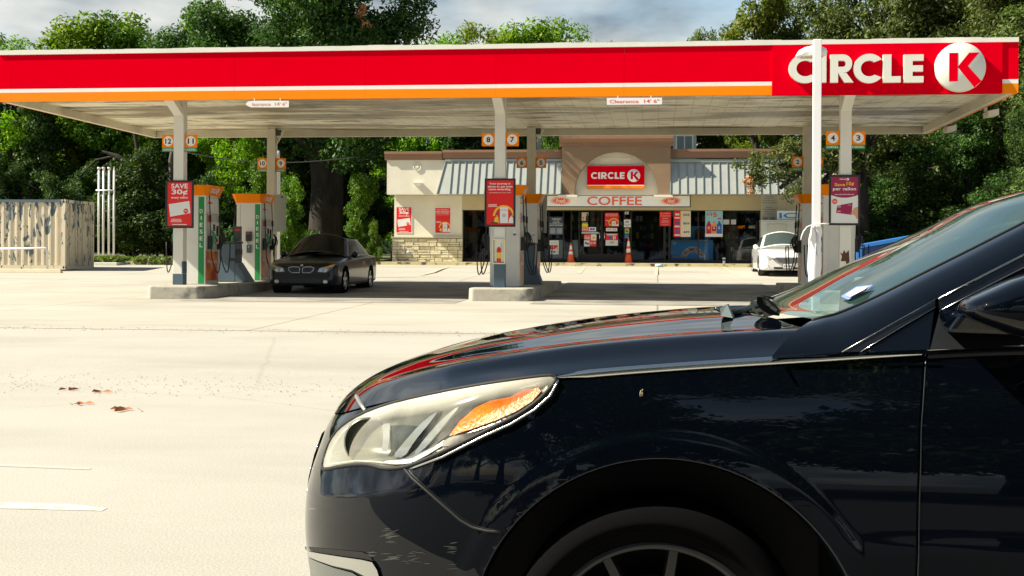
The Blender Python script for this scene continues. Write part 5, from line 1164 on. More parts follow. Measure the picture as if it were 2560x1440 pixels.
def paintm():
    m = bpy.data.materials.new('near_car_paint'); m.use_nodes = True; t = m.node_tree; b = t.nodes['Principled BSDF']; L = t.links.new
    b.inputs['Base Color'].default_value = (.0012, .0022, .0045, 1); b.inputs['Metallic'].default_value = 0; b.inputs['Specular IOR Level'].default_value = .0; b.inputs['Roughness'].default_value = .4; b.inputs['Coat Weight'].default_value = 1; b.inputs['Coat Roughness'].default_value = .015; b.inputs['Coat IOR'].default_value = 1.42
    tcn = t.nodes.new('ShaderNodeTexCoord'); n = t.nodes.new('ShaderNodeTexNoise'); n.inputs['Scale'].default_value = 3.2; n.inputs['Detail'].default_value = 2
    bp = t.nodes.new('ShaderNodeBump'); bp.inputs['Strength'].default_value = .04; bp.inputs['Distance'].default_value = .02; L(tcn.outputs['Object'], n.inputs['Vector']); L(n.outputs[0], bp.inputs['Height']); L(bp.outputs[0], b.inputs['Coat Normal'])
    v = t.nodes.new('ShaderNodeTexVoronoi'); v.inputs['Scale'].default_value = 55; r = t.nodes.new('ShaderNodeValToRGB'); e = r.color_ramp.elements; e[0].position = .02; e[1].position = .06; e[0].color = (.05, .05, .045, 1); e[1].color = (.0012, .0022, .0045, 1)
    n2 = t.nodes.new('ShaderNodeTexNoise'); n2.inputs['Scale'].default_value = 6; r2 = t.nodes.new('ShaderNodeValToRGB'); r2.color_ramp.elements[0].position = .56; r2.color_ramp.elements[1].position = .66
    mxx = t.nodes.new('ShaderNodeMixRGB'); mxx.inputs[1].default_value = (.0012, .0022, .0045, 1); L(tcn.outputs['Object'], v.inputs['Vector']); L(v.outputs['Distance'], r.inputs[0]); L(tcn.outputs['Object'], n2.inputs['Vector']); L(n2.outputs[0], r2.inputs[0]); L(r2.outputs[0], mxx.inputs[0]); L(r.outputs[0], mxx.inputs[2]); L(mxx.outputs[0], b.inputs['Base Color'])
    return m
CP = paintm(); groove = mat('shut_line_black', (.004, .004, .004), .7); gloss = mat('gloss_black_trim', (.006, .006, .007), .12, coat=.5)
chs = mat('bright_trim', (.60, .60, .58), .2, 1.0)
nc = thing('near_car', 'glossy dark navy sedan filling the lower right foreground, nose to the left, with clouded headlight', 'car', (0, VC, 0))
def toloc(p): return (p[0], p[1]-VC, p[2])
def door_x(z): return lerp([(.0, .545), (.5, .545), (.7, .549), (.85, .556), (1.01, .576), (1.2, .62)], z)
# --- fender and bumper skin, both sides
def front_skin(side):
    P = []; NS, NX, NZ = 110, 120, 128
    cols = [('o', k/NS) for k in range(NS+1)]+[('x', k/NX) for k in range(1, NX+1)]
    for kind, q in cols:
        col = []
        for j in range(NZ+1):
            r = j/NZ
            if kind == 'o': x, w, z = outline_pt(q, r)
            else:
                zz = .16+r*(ze_(XS+(door_x(.8)-XS)*q)-.16); x = XS+(door_x(zz)-.003-XS)*q; z = .16+r*(ze_(x)-.16); w = halfw(x, z)
            col.append((x, side*w, z))
        P.append(col)
    dead = arch_trim(P, [(XA, ZA)], 0, RA, lambda p: abs(p[1]) > .5)
    P2 = [[(p[0], p[1], p[2]) for p in c] for c in P]
    if side < 0:                                     # opening for the headlight
        ins = [[inpoly(*proj(p[0], p[1]+VC, p[2]), LAMP) for p in c] for c in P2]
        for i in range(len(P2)-1):
            for j in range(NZ):
                if ins[i][j] and ins[i+1][j] and ins[i][j+1] and ins[i+1][j+1]: dead.add((i, j))
    b = MB(); add_grid(b, P2, CP, dead, flip=(side < 0))
    # turned-in edge at the door gap and along the top
    e = P2[-1]; b.grid([[p for p in e], [(p[0]-.001, p[1]-side*.02, p[2]) for p in e]], CP, True, side < 0)
    return b.build('fender', nc)
front_skin(-1); front_skin(1)
# arch return flange and dark liner
for side in (-1, 1):
    b = MB(); rows = []
    for k in range(61):
        a = -.42+(pi+.84)*k/60; x, z = XA+RA*cos(a), ZA+RA*sin(a); w = halfw(x, z)*side
        rows.append([(x, w, z), (XA+(x-XA)*.985, w-side*.004, ZA+(z-ZA)*.985), (XA+(x-XA)*.975, w-side*.03, ZA+(z-ZA)*.975)])
    b.grid(rows, CP, True, side > 0); b.build('arch_lip', nc)
b = MB(); b.lathe([(.437, -.86), (.45, -.6), (0, -.58)], (XA, 0, ZA), 'y', groove, 40); b.build('wheel_liner', nc); b = MB(); b.lathe([(.437, .86), (.45, .6), (0, .58)], (XA, 0, ZA), 'y', groove, 40); b.build('wheel_liner', nc)
# --- wheel
def near_wheel(x, side, R=.335):
    t = bpy.data.objects.new('wheel', None); COL.objects.link(t); t.parent = nc; t.location = (x, side*.795, R); s = side; b = MB(); wd = .225; r = .252
    b.lathe([(r, -wd/2*s), (R-.03, -wd/2*s), (R-.004, -.085*s), (R, 0), (R-.004, .085*s), (R-.012, .100*s), (R-.03, .112*s), (R-.055, .118*s), (r+.03, .117*s), (r+.022, .113*s), (r+.01, .112*s), (r, .104*s)], (0, 0, 0), 'y', tyrem, 96)
    b.build('tyre', t)
    rm = mat('dusty_alloy', (.035, .035, .037), .35, .6); b = MB(); b.lathe([(r+.004, .106*s), (r-.002, .112*s), (r-.012, .108*s), (r-.018, .08*s), (r-.03, -.06*s), (.0, -.06*s)], (0, 0, 0), 'y', rm, 96)
    for k in range(10):
        a = 2*pi*k/10+.16; c, s_ = sin(a), cos(a); q = lambda rr, o, yy: (rr*c+o*s_, yy*s, rr*s_-o*c)
        b.hexa([q(.04, -.016, .02), q(r-.012, -.013, .06), q(r-.012, .013, .06), q(.04, .016, .02)], [q(.04, -.013, .075), q(r-.012, -.009, .100), q(r-.012, .009, .100), q(.04, .013, .075)], rm)
    b.lathe([(0, .085*s), (.05, .082*s), (.06, .06*s), (.06, .0)], (0, 0, 0), 'y', rm, 24); b.build('rim', t)
    b = MB(); b.lathe([(0, 0.0), (.15, .0), (.155, -.02*s)], (0, 0, 0), 'y', mat('brake_disc', (.12, .11, .10), .5, .6), 32); b.build('brake_disc', t)
for x in (0, 2.80):
    for s in (-1, 1): near_wheel(x, s)
# --- headlight: recessed housing, reflectors, amber, clear lens
def dist_edge(x, y, P):
    best = 1e9
    for i in range(len(P)):
        ax_, ay = P[i]; bx_, by = P[(i+1) % len(P)]; dx, dy = bx_-ax_, by-ay; t = max(0, min(1, ((x-ax_)*dx+(y-ay)*dy)/(dx*dx+dy*dy+1e-9))); best = min(best, sqrt((x-ax_-t*dx)**2+(y-ay-t*dy)**2))
    return best
def region(poly, step, depth_fn, m, nm, parent, flip=False, smooth_=True):
    """a skin-following sheet over a traced outline; depth_fn(px, py) metres inward (+) or outward (-)"""
    bmx = bmesh.new(); ed = dens(poly, step); pts = [(x, y) for x, y in ed]; xs_ = [p[0] for p in poly]; ys_ = [p[1] for p in poly]
    y = min(ys_)+step*.5; r = 0
    while y < max(ys_):
        x = min(xs_)+(step*.5 if r % 2 else 0)
        while x < max(xs_):
            if inpoly(x, y, poly) and dist_edge(x, y, poly) > step*.55: pts.append((x, y))
            x += step
        y += step*.87; r += 1
    from mathutils.geometry import delaunay_2d_cdt
    n = len(ed); co, edges, faces, *_ = delaunay_2d_cdt([Vector(p) for p in pts], [(i, (i+1) % n) for i in range(n)], [], 1, 1e-4)
    vs = [toloc(hit(c.x, c.y, -depth_fn(c.x, c.y))) for c in co]; b = MB(); b.add(vs, [tuple(f) if flip else tuple(f)[::-1] for f in faces], m, smooth_)
    return b.build(nm, parent)
hl = bpy.data.objects.new('headlight', None); COL.objects.link(hl); hl.parent = nc; hl['label'] = 'long swept back headlight with hazy lens and amber reflector'
def sm(t): t = max(0, min(1, t)); return t*t*(3-2*t)
def housing_depth(px, py):
    d = dist_edge(px, py, LAMP); k = sm(d/45)
    return .004+k*(.030+.012*sin(px*.02))
house = mat('headlight_housing', (.16, .17, .145), .25, .5, var=.2, vscale=10)
region(LAMP, 13, housing_depth, house, 'housing', hl)
AMB = [(1122, 1090), (1150, 1052), (1190, 1018), (1225, 1002), (1275, 992), (1310, 972), (1345, 968), (1352, 978), (1330, 1003), (1290, 1028), (1240, 1050), (1180, 1072)]
amb = mat('amber_reflector', (.95, .17, .0), .3, .0, col2=(.95, .24, .003), c2scale=18, c2pos=(.4, .6), bump=.12, bscale=120, spec=.3)
region(AMB, 10, lambda x, y: housing_depth(x, y)*.42, amb, 'amber_reflector', hl)
blk = mat('lamp_black', (.012, .012, .014), .3)
region(rounded([(1100, 1085), (1135, 1040), (1165, 1018), (1185, 1010), (1170, 1028), (1140, 1062), (1118, 1092), (1080, 1110)], 1), 10, lambda x, y: housing_depth(x, y)*.5, blk, 'dark_divider', hl)
region(rounded([(1105, 1098), (1180, 1080), (1245, 1057), (1300, 1030), (1345, 996), (1352, 1000), (1310, 1036), (1245, 1066), (1170, 1096), (1105, 1122)], 1), 9, lambda x, y: housing_depth(x, y)*.45, blk, 'dark_divider', hl)
chl = mat('lamp_chrome', (.55, .56, .53), .2, .9)
for pts in ([(980, 1142), (1010, 1105), (1050, 1060), (1080, 1035), (1096, 1028), (1070, 1062), (1035, 1104), (1010, 1145)], [(1030, 1140), (1062, 1095), (1105, 1048), (1135, 1022), (1150, 1016), (1120, 1050), (1085, 1095), (1055, 1128)], [(1290, 972), (1350, 955), (1376, 950), (1360, 966), (1320, 975)], [(900, 1152), (960, 1142), (1000, 1150), (1060, 1128), (1105, 1104), (1095, 1118), (1030, 1150), (990, 1160), (940, 1158)]):
    region(rounded(pts, 1), 9, lambda x, y: housing_depth(x, y)*.55, chl, 'chrome_fin', hl)
region(rounded([(1005, 1128), (1030, 1085), (1062, 1048), (1098, 1020), (1100, 1032), (1084, 1044), (1088, 1052), (1066, 1064), (1070, 1074), (1050, 1084), (1052, 1094), (1034, 1104), (1036, 1114), (1020, 1128)], 0), 8, lambda x, y: housing_depth(x, y)*.75, blk, 'toothed_divider', hl)
# projector bowl and lens
c = hit(920, 1105, -.030); c = Vector(toloc(c)); b = MB(); b.lathe([(.056, -.004), (.060, -.002), (.060, .004), (.050, .018), (.030, .03), (0, .035)], c, 'y', house, 40); b.build('reflector_bowl', hl)
region([(955, 1063), (963, 1059), (974, 1058), (974, 1095), (968, 1131), (954, 1128), (958, 1095)], 7, lambda x, y: housing_depth(x, y)*.45, chl, 'chrome_band', hl)
region([(976, 1064), (1010, 1062), (1050, 1066), (1030, 1092), (1000, 1118), (976, 1124)], 8, lambda x, y: housing_depth(x, y)*.6, mat('lamp_green_black', (.02, .028, .022), .15), 'dark_pocket', hl)
region([(1000, 1150), (1030, 1146), (1085, 1118), (1110, 1100), (1108, 1112), (1070, 1136), (1030, 1157), (990, 1162), (950, 1160), (965, 1152)], 8, lambda x, y: housing_depth(x, y)*.5, mat('lamp_white_rim', (.70, .70, .64), .3, .2), 'lower_rim', hl)
lensm = bpy.data.materials.new('hazy_lens'); lensm.use_nodes = True; t_ = lensm.node_tree; t_.nodes.clear(); o_ = t_.nodes.new('ShaderNodeOutputMaterial'); L = t_.links.new
g1 = t_.nodes.new('ShaderNodeBsdfGlossy'); g1.inputs['Roughness'].default_value = .06; tr = t_.nodes.new('ShaderNodeBsdfTransparent'); tr.inputs[0].default_value = (.96, .95, .90, 1); df = t_.nodes.new('ShaderNodeBsdfDiffuse'); df.inputs[0].default_value = (.80, .78, .66, 1)
fr = schlick(t_, .04); tcn = t_.nodes.new('ShaderNodeTexCoord'); nz = t_.nodes.new('ShaderNodeTexNoise'); nz.inputs['Scale'].default_value = 7; nz.inputs['Detail'].default_value = 8; sp = t_.nodes.new('ShaderNodeSeparateXYZ'); mr = t_.nodes.new('ShaderNodeMapRange')
hx_ = t_.nodes.new('ShaderNodeMath'); hx_.operation = 'MULTIPLY_ADD'; hx_.inputs[1].default_value = -.23; L(sp.outputs[0], hx_.inputs[0]); L(sp.outputs[2], hx_.inputs[2]); mr.inputs[1].default_value = .965; mr.inputs[2].default_value = 1.005; mr.inputs[3].default_value = .03; mr.inputs[4].default_value = .62; rr = t_.nodes.new('ShaderNodeMath'); rr.operation = 'MULTIPLY_ADD'; rr.inputs[1].default_value = .40; rr.inputs[2].default_value = -.20; ad = t_.nodes.new('ShaderNodeMath'); ad.use_clamp = True
L(tcn.outputs['Object'], nz.inputs['Vector']); L(tcn.outputs['Object'], sp.inputs[0]); L(hx_.outputs[0], mr.inputs[0]); L(nz.outputs[0], rr.inputs[0]); L(rr.outputs[0], ad.inputs[0]); L(mr.outputs[0], ad.inputs[1])
m1 = t_.nodes.new('ShaderNodeMixShader'); m2 = t_.nodes.new('ShaderNodeMixShader'); hl2_ = t_.nodes.new('ShaderNodeMapRange'); hl2_.inputs[1].default_value = -.60; hl2_.inputs[2].default_value = -.82; hl2_.inputs[3].default_value = 0; hl2_.inputs[4].default_value = .34; L(sp.outputs[0], hl2_.inputs[0]); ad3_ = t_.nodes.new('ShaderNodeMath'); ad3_.use_clamp = True; L(hl2_.outputs[0], ad3_.inputs[0]); L(ad.outputs[0], ad3_.inputs[1]); L(ad3_.outputs[0], m1.inputs[0]); L(tr.outputs[0], m1.inputs[1]); L(df.outputs[0], m1.inputs[2]); L(fr, m2.inputs[0]); L(m1.outputs[0], m2.inputs[1]); L(g1.outputs[0], m2.inputs[2]); L(m2.outputs[0], o_.inputs[0])
region(LAMP, 14, lambda x, y: -.004-.008*sm(dist_edge(x, y, LAMP)/40), lensm, 'lens', hl)
def seam(pts, r, m, nm, out=.001, parent=None, closed=False, step=14, n=6):
    d = dens(pts, step, closed); P = [toloc(hit(x, y, out)) for x, y in d]
    if closed: P.append(P[0])
    b = MB(); b.tube(P, r, m, n); return b.build(nm, parent or nc)
seam(LAMP, .0056, groove, 'lamp_gasket', .0005, hl, True, 10)
seam([(1000, 1161), (930, 1154), (890, 1152), (822, 1161), (826, 1135), (838, 1108), (858, 1080), (886, 1058), (932, 1036)], .0022, mat('lens_rim_pale', (.55, .56, .48), .35), 'lens_rim', -.002, hl)
seam([(1026, 1172), (1106, 1142), (1205, 1092), (1276, 1060), (1336, 1024), (1376, 988), (1396, 950)], .0026, chs, 'lamp_trim', .006)
# bumper seam, bumper bruises, fender dent mark
seam([(1010, 1170), (1030, 1195), (1070, 1230), (1110, 1265), (1150, 1300), (1180, 1318), (1215, 1327), (1255, 1330)], .0035, groove, 'bumper_seam', .0)
seam([(1013, 1164), (1034, 1190), (1074, 1225), (1116, 1262), (1156, 1296), (1184, 1313), (1217, 1322), (1250, 1325)], .0008, mat('edge_glint', (.03, .035, .04), .3, .6), 'bumper_seam_edge', .001)
# chrome strip at the fender top
b = MB(); n = 60; rows = []
for k in range(n+1):
    x = -.232+(door_x(1.0)-.006+.232)*k/n; z = ze_(x); h = .0065*min(1, .25+k/8)
    w = lambda zz: -(halfw(x, zz)+.003)
    rows.append([(x, w(z-h)+.003, z-h*1.3), (x, w(z-h*.8)-.001, z-h*.9), (x, w(z)-.003, z+.001), (x, w(z)+.001, z+h), (x, w(z)+.012, z+h*1.3)])
b.grid(rows, chs, True, True); b.build('chrome_strip', nc)
# --- hood
def zc(x): return ZC(x)
ZC = smooth([(-.93, .765), (-.90, .79), (-.84, .843), (-.77, .884), (-.67, .922), (-.55, .955), (-.43, .980), (-.18, 1.022), (.07, 1.050), (.25, 1.062), (.5, 1.075)])
def hoodW(x): return max(1e-3, halfw(x, ze_(x)-.001))
def hood_z(x, y):
    w = hoodW(x); q = min(1, abs(y)/w); zc_ = ZC(x); e = ze_(x); f = 1-q**2.9
    cr = .014*exp(-((q-.80)/.075)**2)*sm((x+.80)/.35) - .006*exp(-((q-.60)/.12)**2)*sm((x+.75)/.4)
    return e+.004+(zc_-e)*f+cr*(1 if x < .2 else 1)
def hood_back(y): return lerp([(0, .165), (.2, .175), (.415, .295), (.60, .350), (.69, .358), (.74, .349), (.88, .245)], abs(y))
b = MB(); NH, NJ = 130, 120; P = []
for j in range(NJ+1):
    yn = -1+2*j/NJ; yn = sin(yn*pi/2)*.9997; Wm = hoodW(XS); y = yn*Wm*1.0
    # front limit: outline point with this half width
    lo, hi = -.93, .2
    for _ in range(30):
        m_ = (lo+hi)/2
        if hoodW(m_) < abs(y): lo = m_
        else: hi = m_
    xf_ = max(hi, -.855) if abs(y) < .45 else hi
    col = []
    for i in range(NH+1):
        s = i/NH; xb = hood_back(y); x = xf_+(xb-xf_)*s
        yy = math.copysign(min(abs(y)/Wm*hoodW(max(x, -.3)) if x > XS else abs(y), hoodW(x)*.9995), y); col.append((x, yy, hood_z(x, yy)))
    P.append(col)
b.grid(P, CP); b.grid([[P[j][NH] for j in range(NJ+1)], [(P[j][NH][0]-.004, P[j][NH][1], P[j][NH][2]-.03) for j in range(NJ+1)]], CP, True, True)
b.build('hood', nc, fixn=True)
# bonnet leading edge / grille crown
seam([(884, 975), (892, 992), (902, 1010), (914, 1027)], .006, mat('dull_silver', (.30, .31, .29), .4, .6), 'grille_crown', .002)
# grille between the lamps (seen from the front)
b = MB(); rows = []
for k in range(21):
    y = -.27+.54*k/20; row = []
    for z in (.48, .54, .60, .66, .72):
        n_ = 2.55; w_ = w0(-.9)-tuck(z); x = XS-(XS-xfn(z))*(1-(abs(y)/w_)**n_)**(1/n_); row.append((x-.006, y, z))
    rows.append(row)
b.grid(rows, black); b.build('grille', nc)
for z in (.50, .56, .62, .68):
    b = MB(); P_ = []
    for k in range(21):
        y = -.26+.52*k/20; w_ = w0(-.9)-tuck(z); P_.append((XS-(XS-xfn(z))*(1-(abs(y)/w_)**2.55)**(1/2.55)-.004, y, z))
    b.tube(P_, .005, chs, 6); b.build('grille_bar', nc)
# fog lamp opening and silver blade at the bumper corner
region([(762, 1366), (800, 1370), (860, 1376), (905, 1380), (925, 1390), (932, 1402), (900, 1396), (840, 1388), (790, 1380), (764, 1374)], 9, lambda x, y: -.003, groove, 'bumper_slot', nc)
blade = mat('silver_blade', (.40, .41, .38), .32, .7, var=.08)
region([(768, 1378), (800, 1384), (850, 1392), (905, 1400), (930, 1406), (942, 1425), (955, 1470), (930, 1475), (910, 1440), (880, 1425), (830, 1414), (790, 1400), (770, 1390)], 9, lambda x, y: -.008, blade, 'silver_blade', nc)
region([(772, 1395), (795, 1405), (835, 1420), (880, 1432), (905, 1448), (915, 1480), (780, 1480)], 10, lambda x, y: -.004, mat('fog_insert', (.10, .11, .105), .3), 'fog_insert', nc)
scr = mat('scuff', (.05, .053, .05), .5); rnd = random.Random(11)
for (cx, cy, n_, sx_, sy_) in ((975, 1330, 16, 12, 30), (985, 1390, 8, 14, 10), (1035, 1400, 10, 22, 20), (1132, 1390, 8, 6, 22), (925, 1385, 6, 10, 8)):
    b = MB()
    for _ in range(n_):
        x, y = cx+rnd.gauss(0, sx_*.6), cy+rnd.gauss(0, sy_*.7); l_ = rnd.uniform(10, 40); a = rnd.gauss(-.05, .12); hh = rnd.uniform(.3, 1.0)
        up = [toloc(hit(x+d*l_, y+d*l_*sin(a)-hh*(1-4*d*d), .0022)) for d in (-.5, -.25, 0, .25, .5)]; dn = [toloc(hit(x+d*l_, y+d*l_*sin(a)+hh*(1-4*d*d)+.2, .0022)) for d in (-.5, -.25, 0, .25, .5)]; b.grid([up, dn], scr, False)
    b.build('scuff_mark', nc)
b = MB(); c = toloc(hit(1604, 982, .001)); 
for k in range(9): b.tube([(c[0]+rnd.uniform(-.004, .004), c[1], c[2]+rnd.uniform(-.009, .009)), (c[0]+rnd.uniform(-.004, .004), c[1]-.001, c[2]+rnd.uniform(-.009, .009))], .0011, mat('chip_tan', (.35, .27, .18), .7), 4)
b.build('paint_chip', nc)
# --- doors and flanks to the tail
for side in (-1, 1):
    for (xa_, xb_, nm) in ((None, 1.62, 'front_door'), (1.626, 2.62, 'rear_door'), (2.626, XR-.0005, 'quarter_panel')):
        P = []; NXd = 50 if xb_ < 3 else 90
        for i in range(NXd+1):
            col = []
            for j in range(50):
                r = j/49; x = xa_ if xa_ else door_x(.16+r*.86)+.003; x = x+(xb_-x)*(i/NXd if xb_ < 3 else sin(i/NXd*pi/2)); z = .16+r*(ze_(x)-.16); col.append((x, side*halfw(x, z), z))
            P.append(col)
        dead = arch_trim(P, [(2.80, ZA)], 0, RA, lambda p: abs(p[1]) > .5)
        b = MB(); add_grid(b, P, CP, dead, flip=(side < 0)); e = P[0]; b.grid([[(p[0]+.001, p[1]-side*.02, p[2]) for p in e], e], CP, True, side < 0)
        d_ = b.build(nm, nc)
        if nm == 'front_door' and side < 0: nd = d_
b = MB(); rows = [[(door_x(z)-.004, -(halfw(door_x(z), z)-.015), z), (door_x(z)+.004, -(halfw(door_x(z), z)-.015), z)] for z in [.16+.9*k/30 for k in range(31)]]; b.grid(rows, groove, False, True); b.build('door_gap', nc)
b = MB(); b.tube([(door_x(z)+.0035, -(halfw(door_x(z)+.003, z)+.0002), z) for z in [.2+.80*k/40 for k in range(41)]], .0016, mat('edge_glint2', (.03, .04, .05), .25, .7), 6); b.build('door_edge', nd)
b = MB(); rows = []
for k in range(41):
    x = door_x(1.0)+.006+k*(2.6-.58)/40; z = ze_(x); rows.append([(x, -(halfw(x, z-.012)+.001), z-.016), (x, -(halfw(x, z-.008)+.004), z-.010), (x, -(halfw(x, z)+.004), z), (x, -(halfw(x, z)-.01), z+.006)])
b.grid(rows, gloss, True, True); b.build('belt_trim', nd)
b = MB(); b.tube([(x, -(halfw(x, ze_(x))+.003), ze_(x)+.003) for x in [door_x(1.0)+.006+.2*k/20 for k in range(21)]], .0022, chs, 6); b.build('belt_highlight', nd)
# --- front pillar
Lw = [(W(*p).x, W(*p).y-VC, W(*p).z) for p in ((1930, 891, 2.845), (2035, 885, 2.842), (2105, 880, 2.84), (2220, 815, 2.885), (2340, 748, 2.93), (2460, 690, 2.97), (2560, 640, 3.0), (2660, 591, 3.03))]
Uw = [(W(*p).x, W(*p).y-VC, W(*p).z) for p in ((2030, 801, 3.015), (2060, 792, 3.02), (2100, 781, 3.03), (2190, 742, 3.055), (2300, 687, 3.085), (2430, 622, 3.13), (2560, 556, 3.17), (2690, 490, 3.20))]
roofU = [(1.15, -.52, 1.405), (1.45, -.515, 1.44), (1.9, -.52, 1.445), (2.3, -.535, 1.41), (2.8, -.57, 1.29), (3.25, -.64, 1.14)]
roofL = [(1.20, -.62, 1.345), (1.5, -.61, 1.375), (1.9, -.615, 1.378), (2.3, -.635, 1.34), (2.7, -.68, 1.23), (2.95, -.76, 1.09)]
def curve(pts, n):
    f = [smooth([(k, p[c]) for k, p in enumerate(pts)]) for c in range(3)]; return [tuple(g(k*(len(pts)-1)/n) for g in f) for k in range(n+1)]
def loft(A, B, n, bulge, m, nm, parent, side=1, flip=False):
    rows = []
    for a, c in zip(A, B):
        a, c = Vector(a), Vector(c); nv = Vector((-.15, -1, .75)).normalized(); rows.append([tuple((a.lerp(c, q/n)+nv*bulge*4*(q/n)*(1-q/n))) for q in range(n+1)])
    rows = [[(x, y*side, z) for x, y, z in r] for r in rows]; b = MB(); b.grid(rows, m, True, flip != (side < 0)); return b.build(nm, parent, fixn=False)
UL_, LL_ = Uw+roofU, Lw+roofL
UA, LA = curve(UL_, 90), curve(LL_, 90)
for side in (1, -1): loft(UA, LA, 12, .016, CP, 'pillar_and_roof_rail', nc, side, True)
# cheek between hood corner and chrome strip
HB = [(hood_back(-y), -y, hood_z(hood_back(-y), -y)-.002) for y in [.69+.19*k/12 for k in range(13)]]
for side in (1, -1):
    A_ = [(.352+.001, -.692, hood_z(.352, -.692)-.004)]
    top = [(x+.005, y, z) for x, y, z in HB]; Lc_ = Vector(Lw[0])
    # bonnet shut line: dark seam along the hood's rear corner
    b = MB(); b.tube([(x+.001, y*side, z+.001) for x, y, z in HB], .0028, groove, 6); b.build('hood_shut_line', nc)
    rows = []
    for k in range(13):
        a = Vector(top[k]); c = Vector(UA[0]).lerp(Vector(LA[0]), k/12); nv = Vector((-.15, -1, .75)).normalized(); c = c+nv*.016*4*(k/12)*(1-k/12)
        c.x += .0; rows.append([tuple(a.lerp(c, q/4)) for q in range(5)])
    rows = [[(x, y*side, z) for x, y, z in r] for r in rows]; b = MB(); b.grid(rows, CP, True, side < 0); b.build('cheek_panel', nc)
# strip under the pillar: sail trim, quarter sail, gloss frame and bright line
def pt(px, py, V): p = W(px, py, V); return (p.x, p.y-VC, p.z)
b = MB(); b.grid([[pt(2105, 880, 2.838), pt(2220, 815, 2.878), pt(2338, 749, 2.92)], [pt(2152, 879, 2.838), pt(2240, 825, 2.872), pt(2338, 768, 2.912)]], gloss, False); b.build('sail_frame', nc)
b = MB(); b.add([pt(2150, 880, 2.843), pt(2336, 768, 2.918), pt(2322, 874, 2.843)], [(0, 1, 2)], CP); b.build('sail_panel', nc)
b = MB(); b.add([pt(2300, 740, 2.99), pt(2420, 690, 3.02), pt(2420, 890, 2.90), pt(2300, 890, 2.90)], [(0, 1, 2, 3)], groove); b.build('inner_sail', nc)
b = MB(); b.tube([pt(2105, 880, 2.834), pt(2220, 815, 2.874), pt(2338, 749, 2.916)], .0012, chs, 6); b.tube([pt(2152, 879, 2.834), pt(2240, 826, 2.868), pt(2338, 769, 2.908)], .0007, chs, 6); b.build('sail_trim', nc)
b = MB(); b.add([pt(1935, 890, 2.845), pt(2105, 880, 2.84), pt(2152, 880, 2.84), pt(2325, 876, 2.84), pt(2322, 885, 2.838), pt(1935, 895, 2.838)], [(0, 1, 2, 3, 4, 5)], CP); b.build('fender_top', nc)
FR = [(2346, 748, 2.915), (2460, 688, 2.955), (2560, 637, 2.985), (2680, 580, 3.02)]
b = MB(); b.grid([[pt(*p) for p in FR], [pt(p[0]+4, p[1]+30, p[2]-.012) for p in FR]], gloss, True); b.build('window_frame', nd)
b = MB(); b.tube([pt(p[0], p[1], p[2]-.004) for p in FR], .0026, chs, 6); b.tube([pt(p[0]+4, p[1]+29, p[2]-.016) for p in FR], .0012, chs, 6); b.build('frame_trim', nd)
b = MB(); b.add([pt(2350, 776, 2.91), pt(2440, 730, 2.945), pt(2560, 668, 2.985), pt(2600, 870, 2.85), pt(2450, 872, 2.848), pt(2325, 874, 2.845)], [(0, 1, 2, 3, 4, 5)], mat('sail_matte_black', (.012, .013, .015), .35)); b.build('mirror_sail', nd)
# mirror
b = MB(); mc = Vector(pt(2560, 770, 2.70)); P = []
for i in range(25):
    th_ = -pi/2+pi*i/24; row = []
    for j in range(41):
        ph = 2*pi*j/40; c, s = cos(ph), sin(ph); e = .72; sg = lambda v, p: math.copysign(abs(v)**p, v)
        x = .125*sg(cos(th_), .7)*sg(c, e); z = .066*sg(cos(th_), .7)*sg(s, e); y = .10*sg(sin(th_), .7)
        z = z*(.50+.5*sm((x+.125)/.16))+.10*(x+.06)*(1 if s > 0 else .25); row.append((mc.x+x, mc.y+y, mc.z+z))
    P.append(row)
b.grid(P, CP, True, True); mir = b.build('mirror', nc, fixn=True)
b = MB(); b.hexa([(mc.x-.15, mc.y+.02, mc.z-.055), (mc.x+.06, mc.y+.02, mc.z-.06), (mc.x+.06, mc.y+.20, mc.z-.06), (mc.x-.12, mc.y+.20, mc.z-.055)], [(mc.x-.12, mc.y+.0, mc.z-.01), (mc.x+.06, mc.y+.0, mc.z-.01), (mc.x+.06, mc.y+.2, mc.z-.01), (mc.x-.13, mc.y+.2, mc.z-.01)], CP); b.build('mirror_arm', mir, bevel=.012)
# --- windshield, roof, rear glass
wsm = glass('windshield_glass', (.50, .74, .66), .70, .0, 1.5, (.07, .15, .125))
def ws_pt(s, q):
    """s along the rake 0..1 (0 cowl, 1 header), q across -1..1"""
    k = s*58; i = min(int(k), 89); a = Vector(UA[i]).lerp(Vector(UA[min(i+1, 90)]), k-i); y = a.y*(-q); e = 1-abs(q)**2.2
    return (a.x-.085*e, y, a.z+.002*e+.004)
P = [[ws_pt(i/40, -1+2*j/40) for j in range(41)] for i in range(41)]
b = MB(); b.grid(P, wsm); b.build('windshield', nc)
b = MB(); b.tube([UA[k] for k in range(0, 60)], .004, groove, 6); b.build('windshield_seal', nc); b = MB(); b.tube([(x, -y, z) for x, y, z in [UA[k] for k in range(0, 60)]], .004, groove, 6); b.build('windshield_seal', nc)
b = MB(); P = []
for i in range(41):
    k = 58+i*(80-58)/40; j0 = int(k); a = Vector(UA[min(j0, 90)]).lerp(Vector(UA[min(j0+1, 90)]), k-j0); P.append([(a.x+(-.085*(1-i/40)+.09*(i/40))*(1-abs(q)**2.2), a.y*(-q), a.z+.03*(1-q*q)*min(1, i/8, (40-i)/8+.2)+.004) for q in [-1+2*j/30 for j in range(31)]])
b.grid(P, CP); b.build('roof', nc)
b = MB(); P = []
for i in range(11):
    k = 80+i; a = Vector(UA[k]); P.append([(a.x+.09*(1-abs(q)**2.2), a.y*(-q), a.z+.006) for q in [-1+2*j/20 for j in range(21)]])
b.grid(P, carglass); b.build('rear_window', nc)
e_ = Vector(UA[90]); b = MB(); P = []
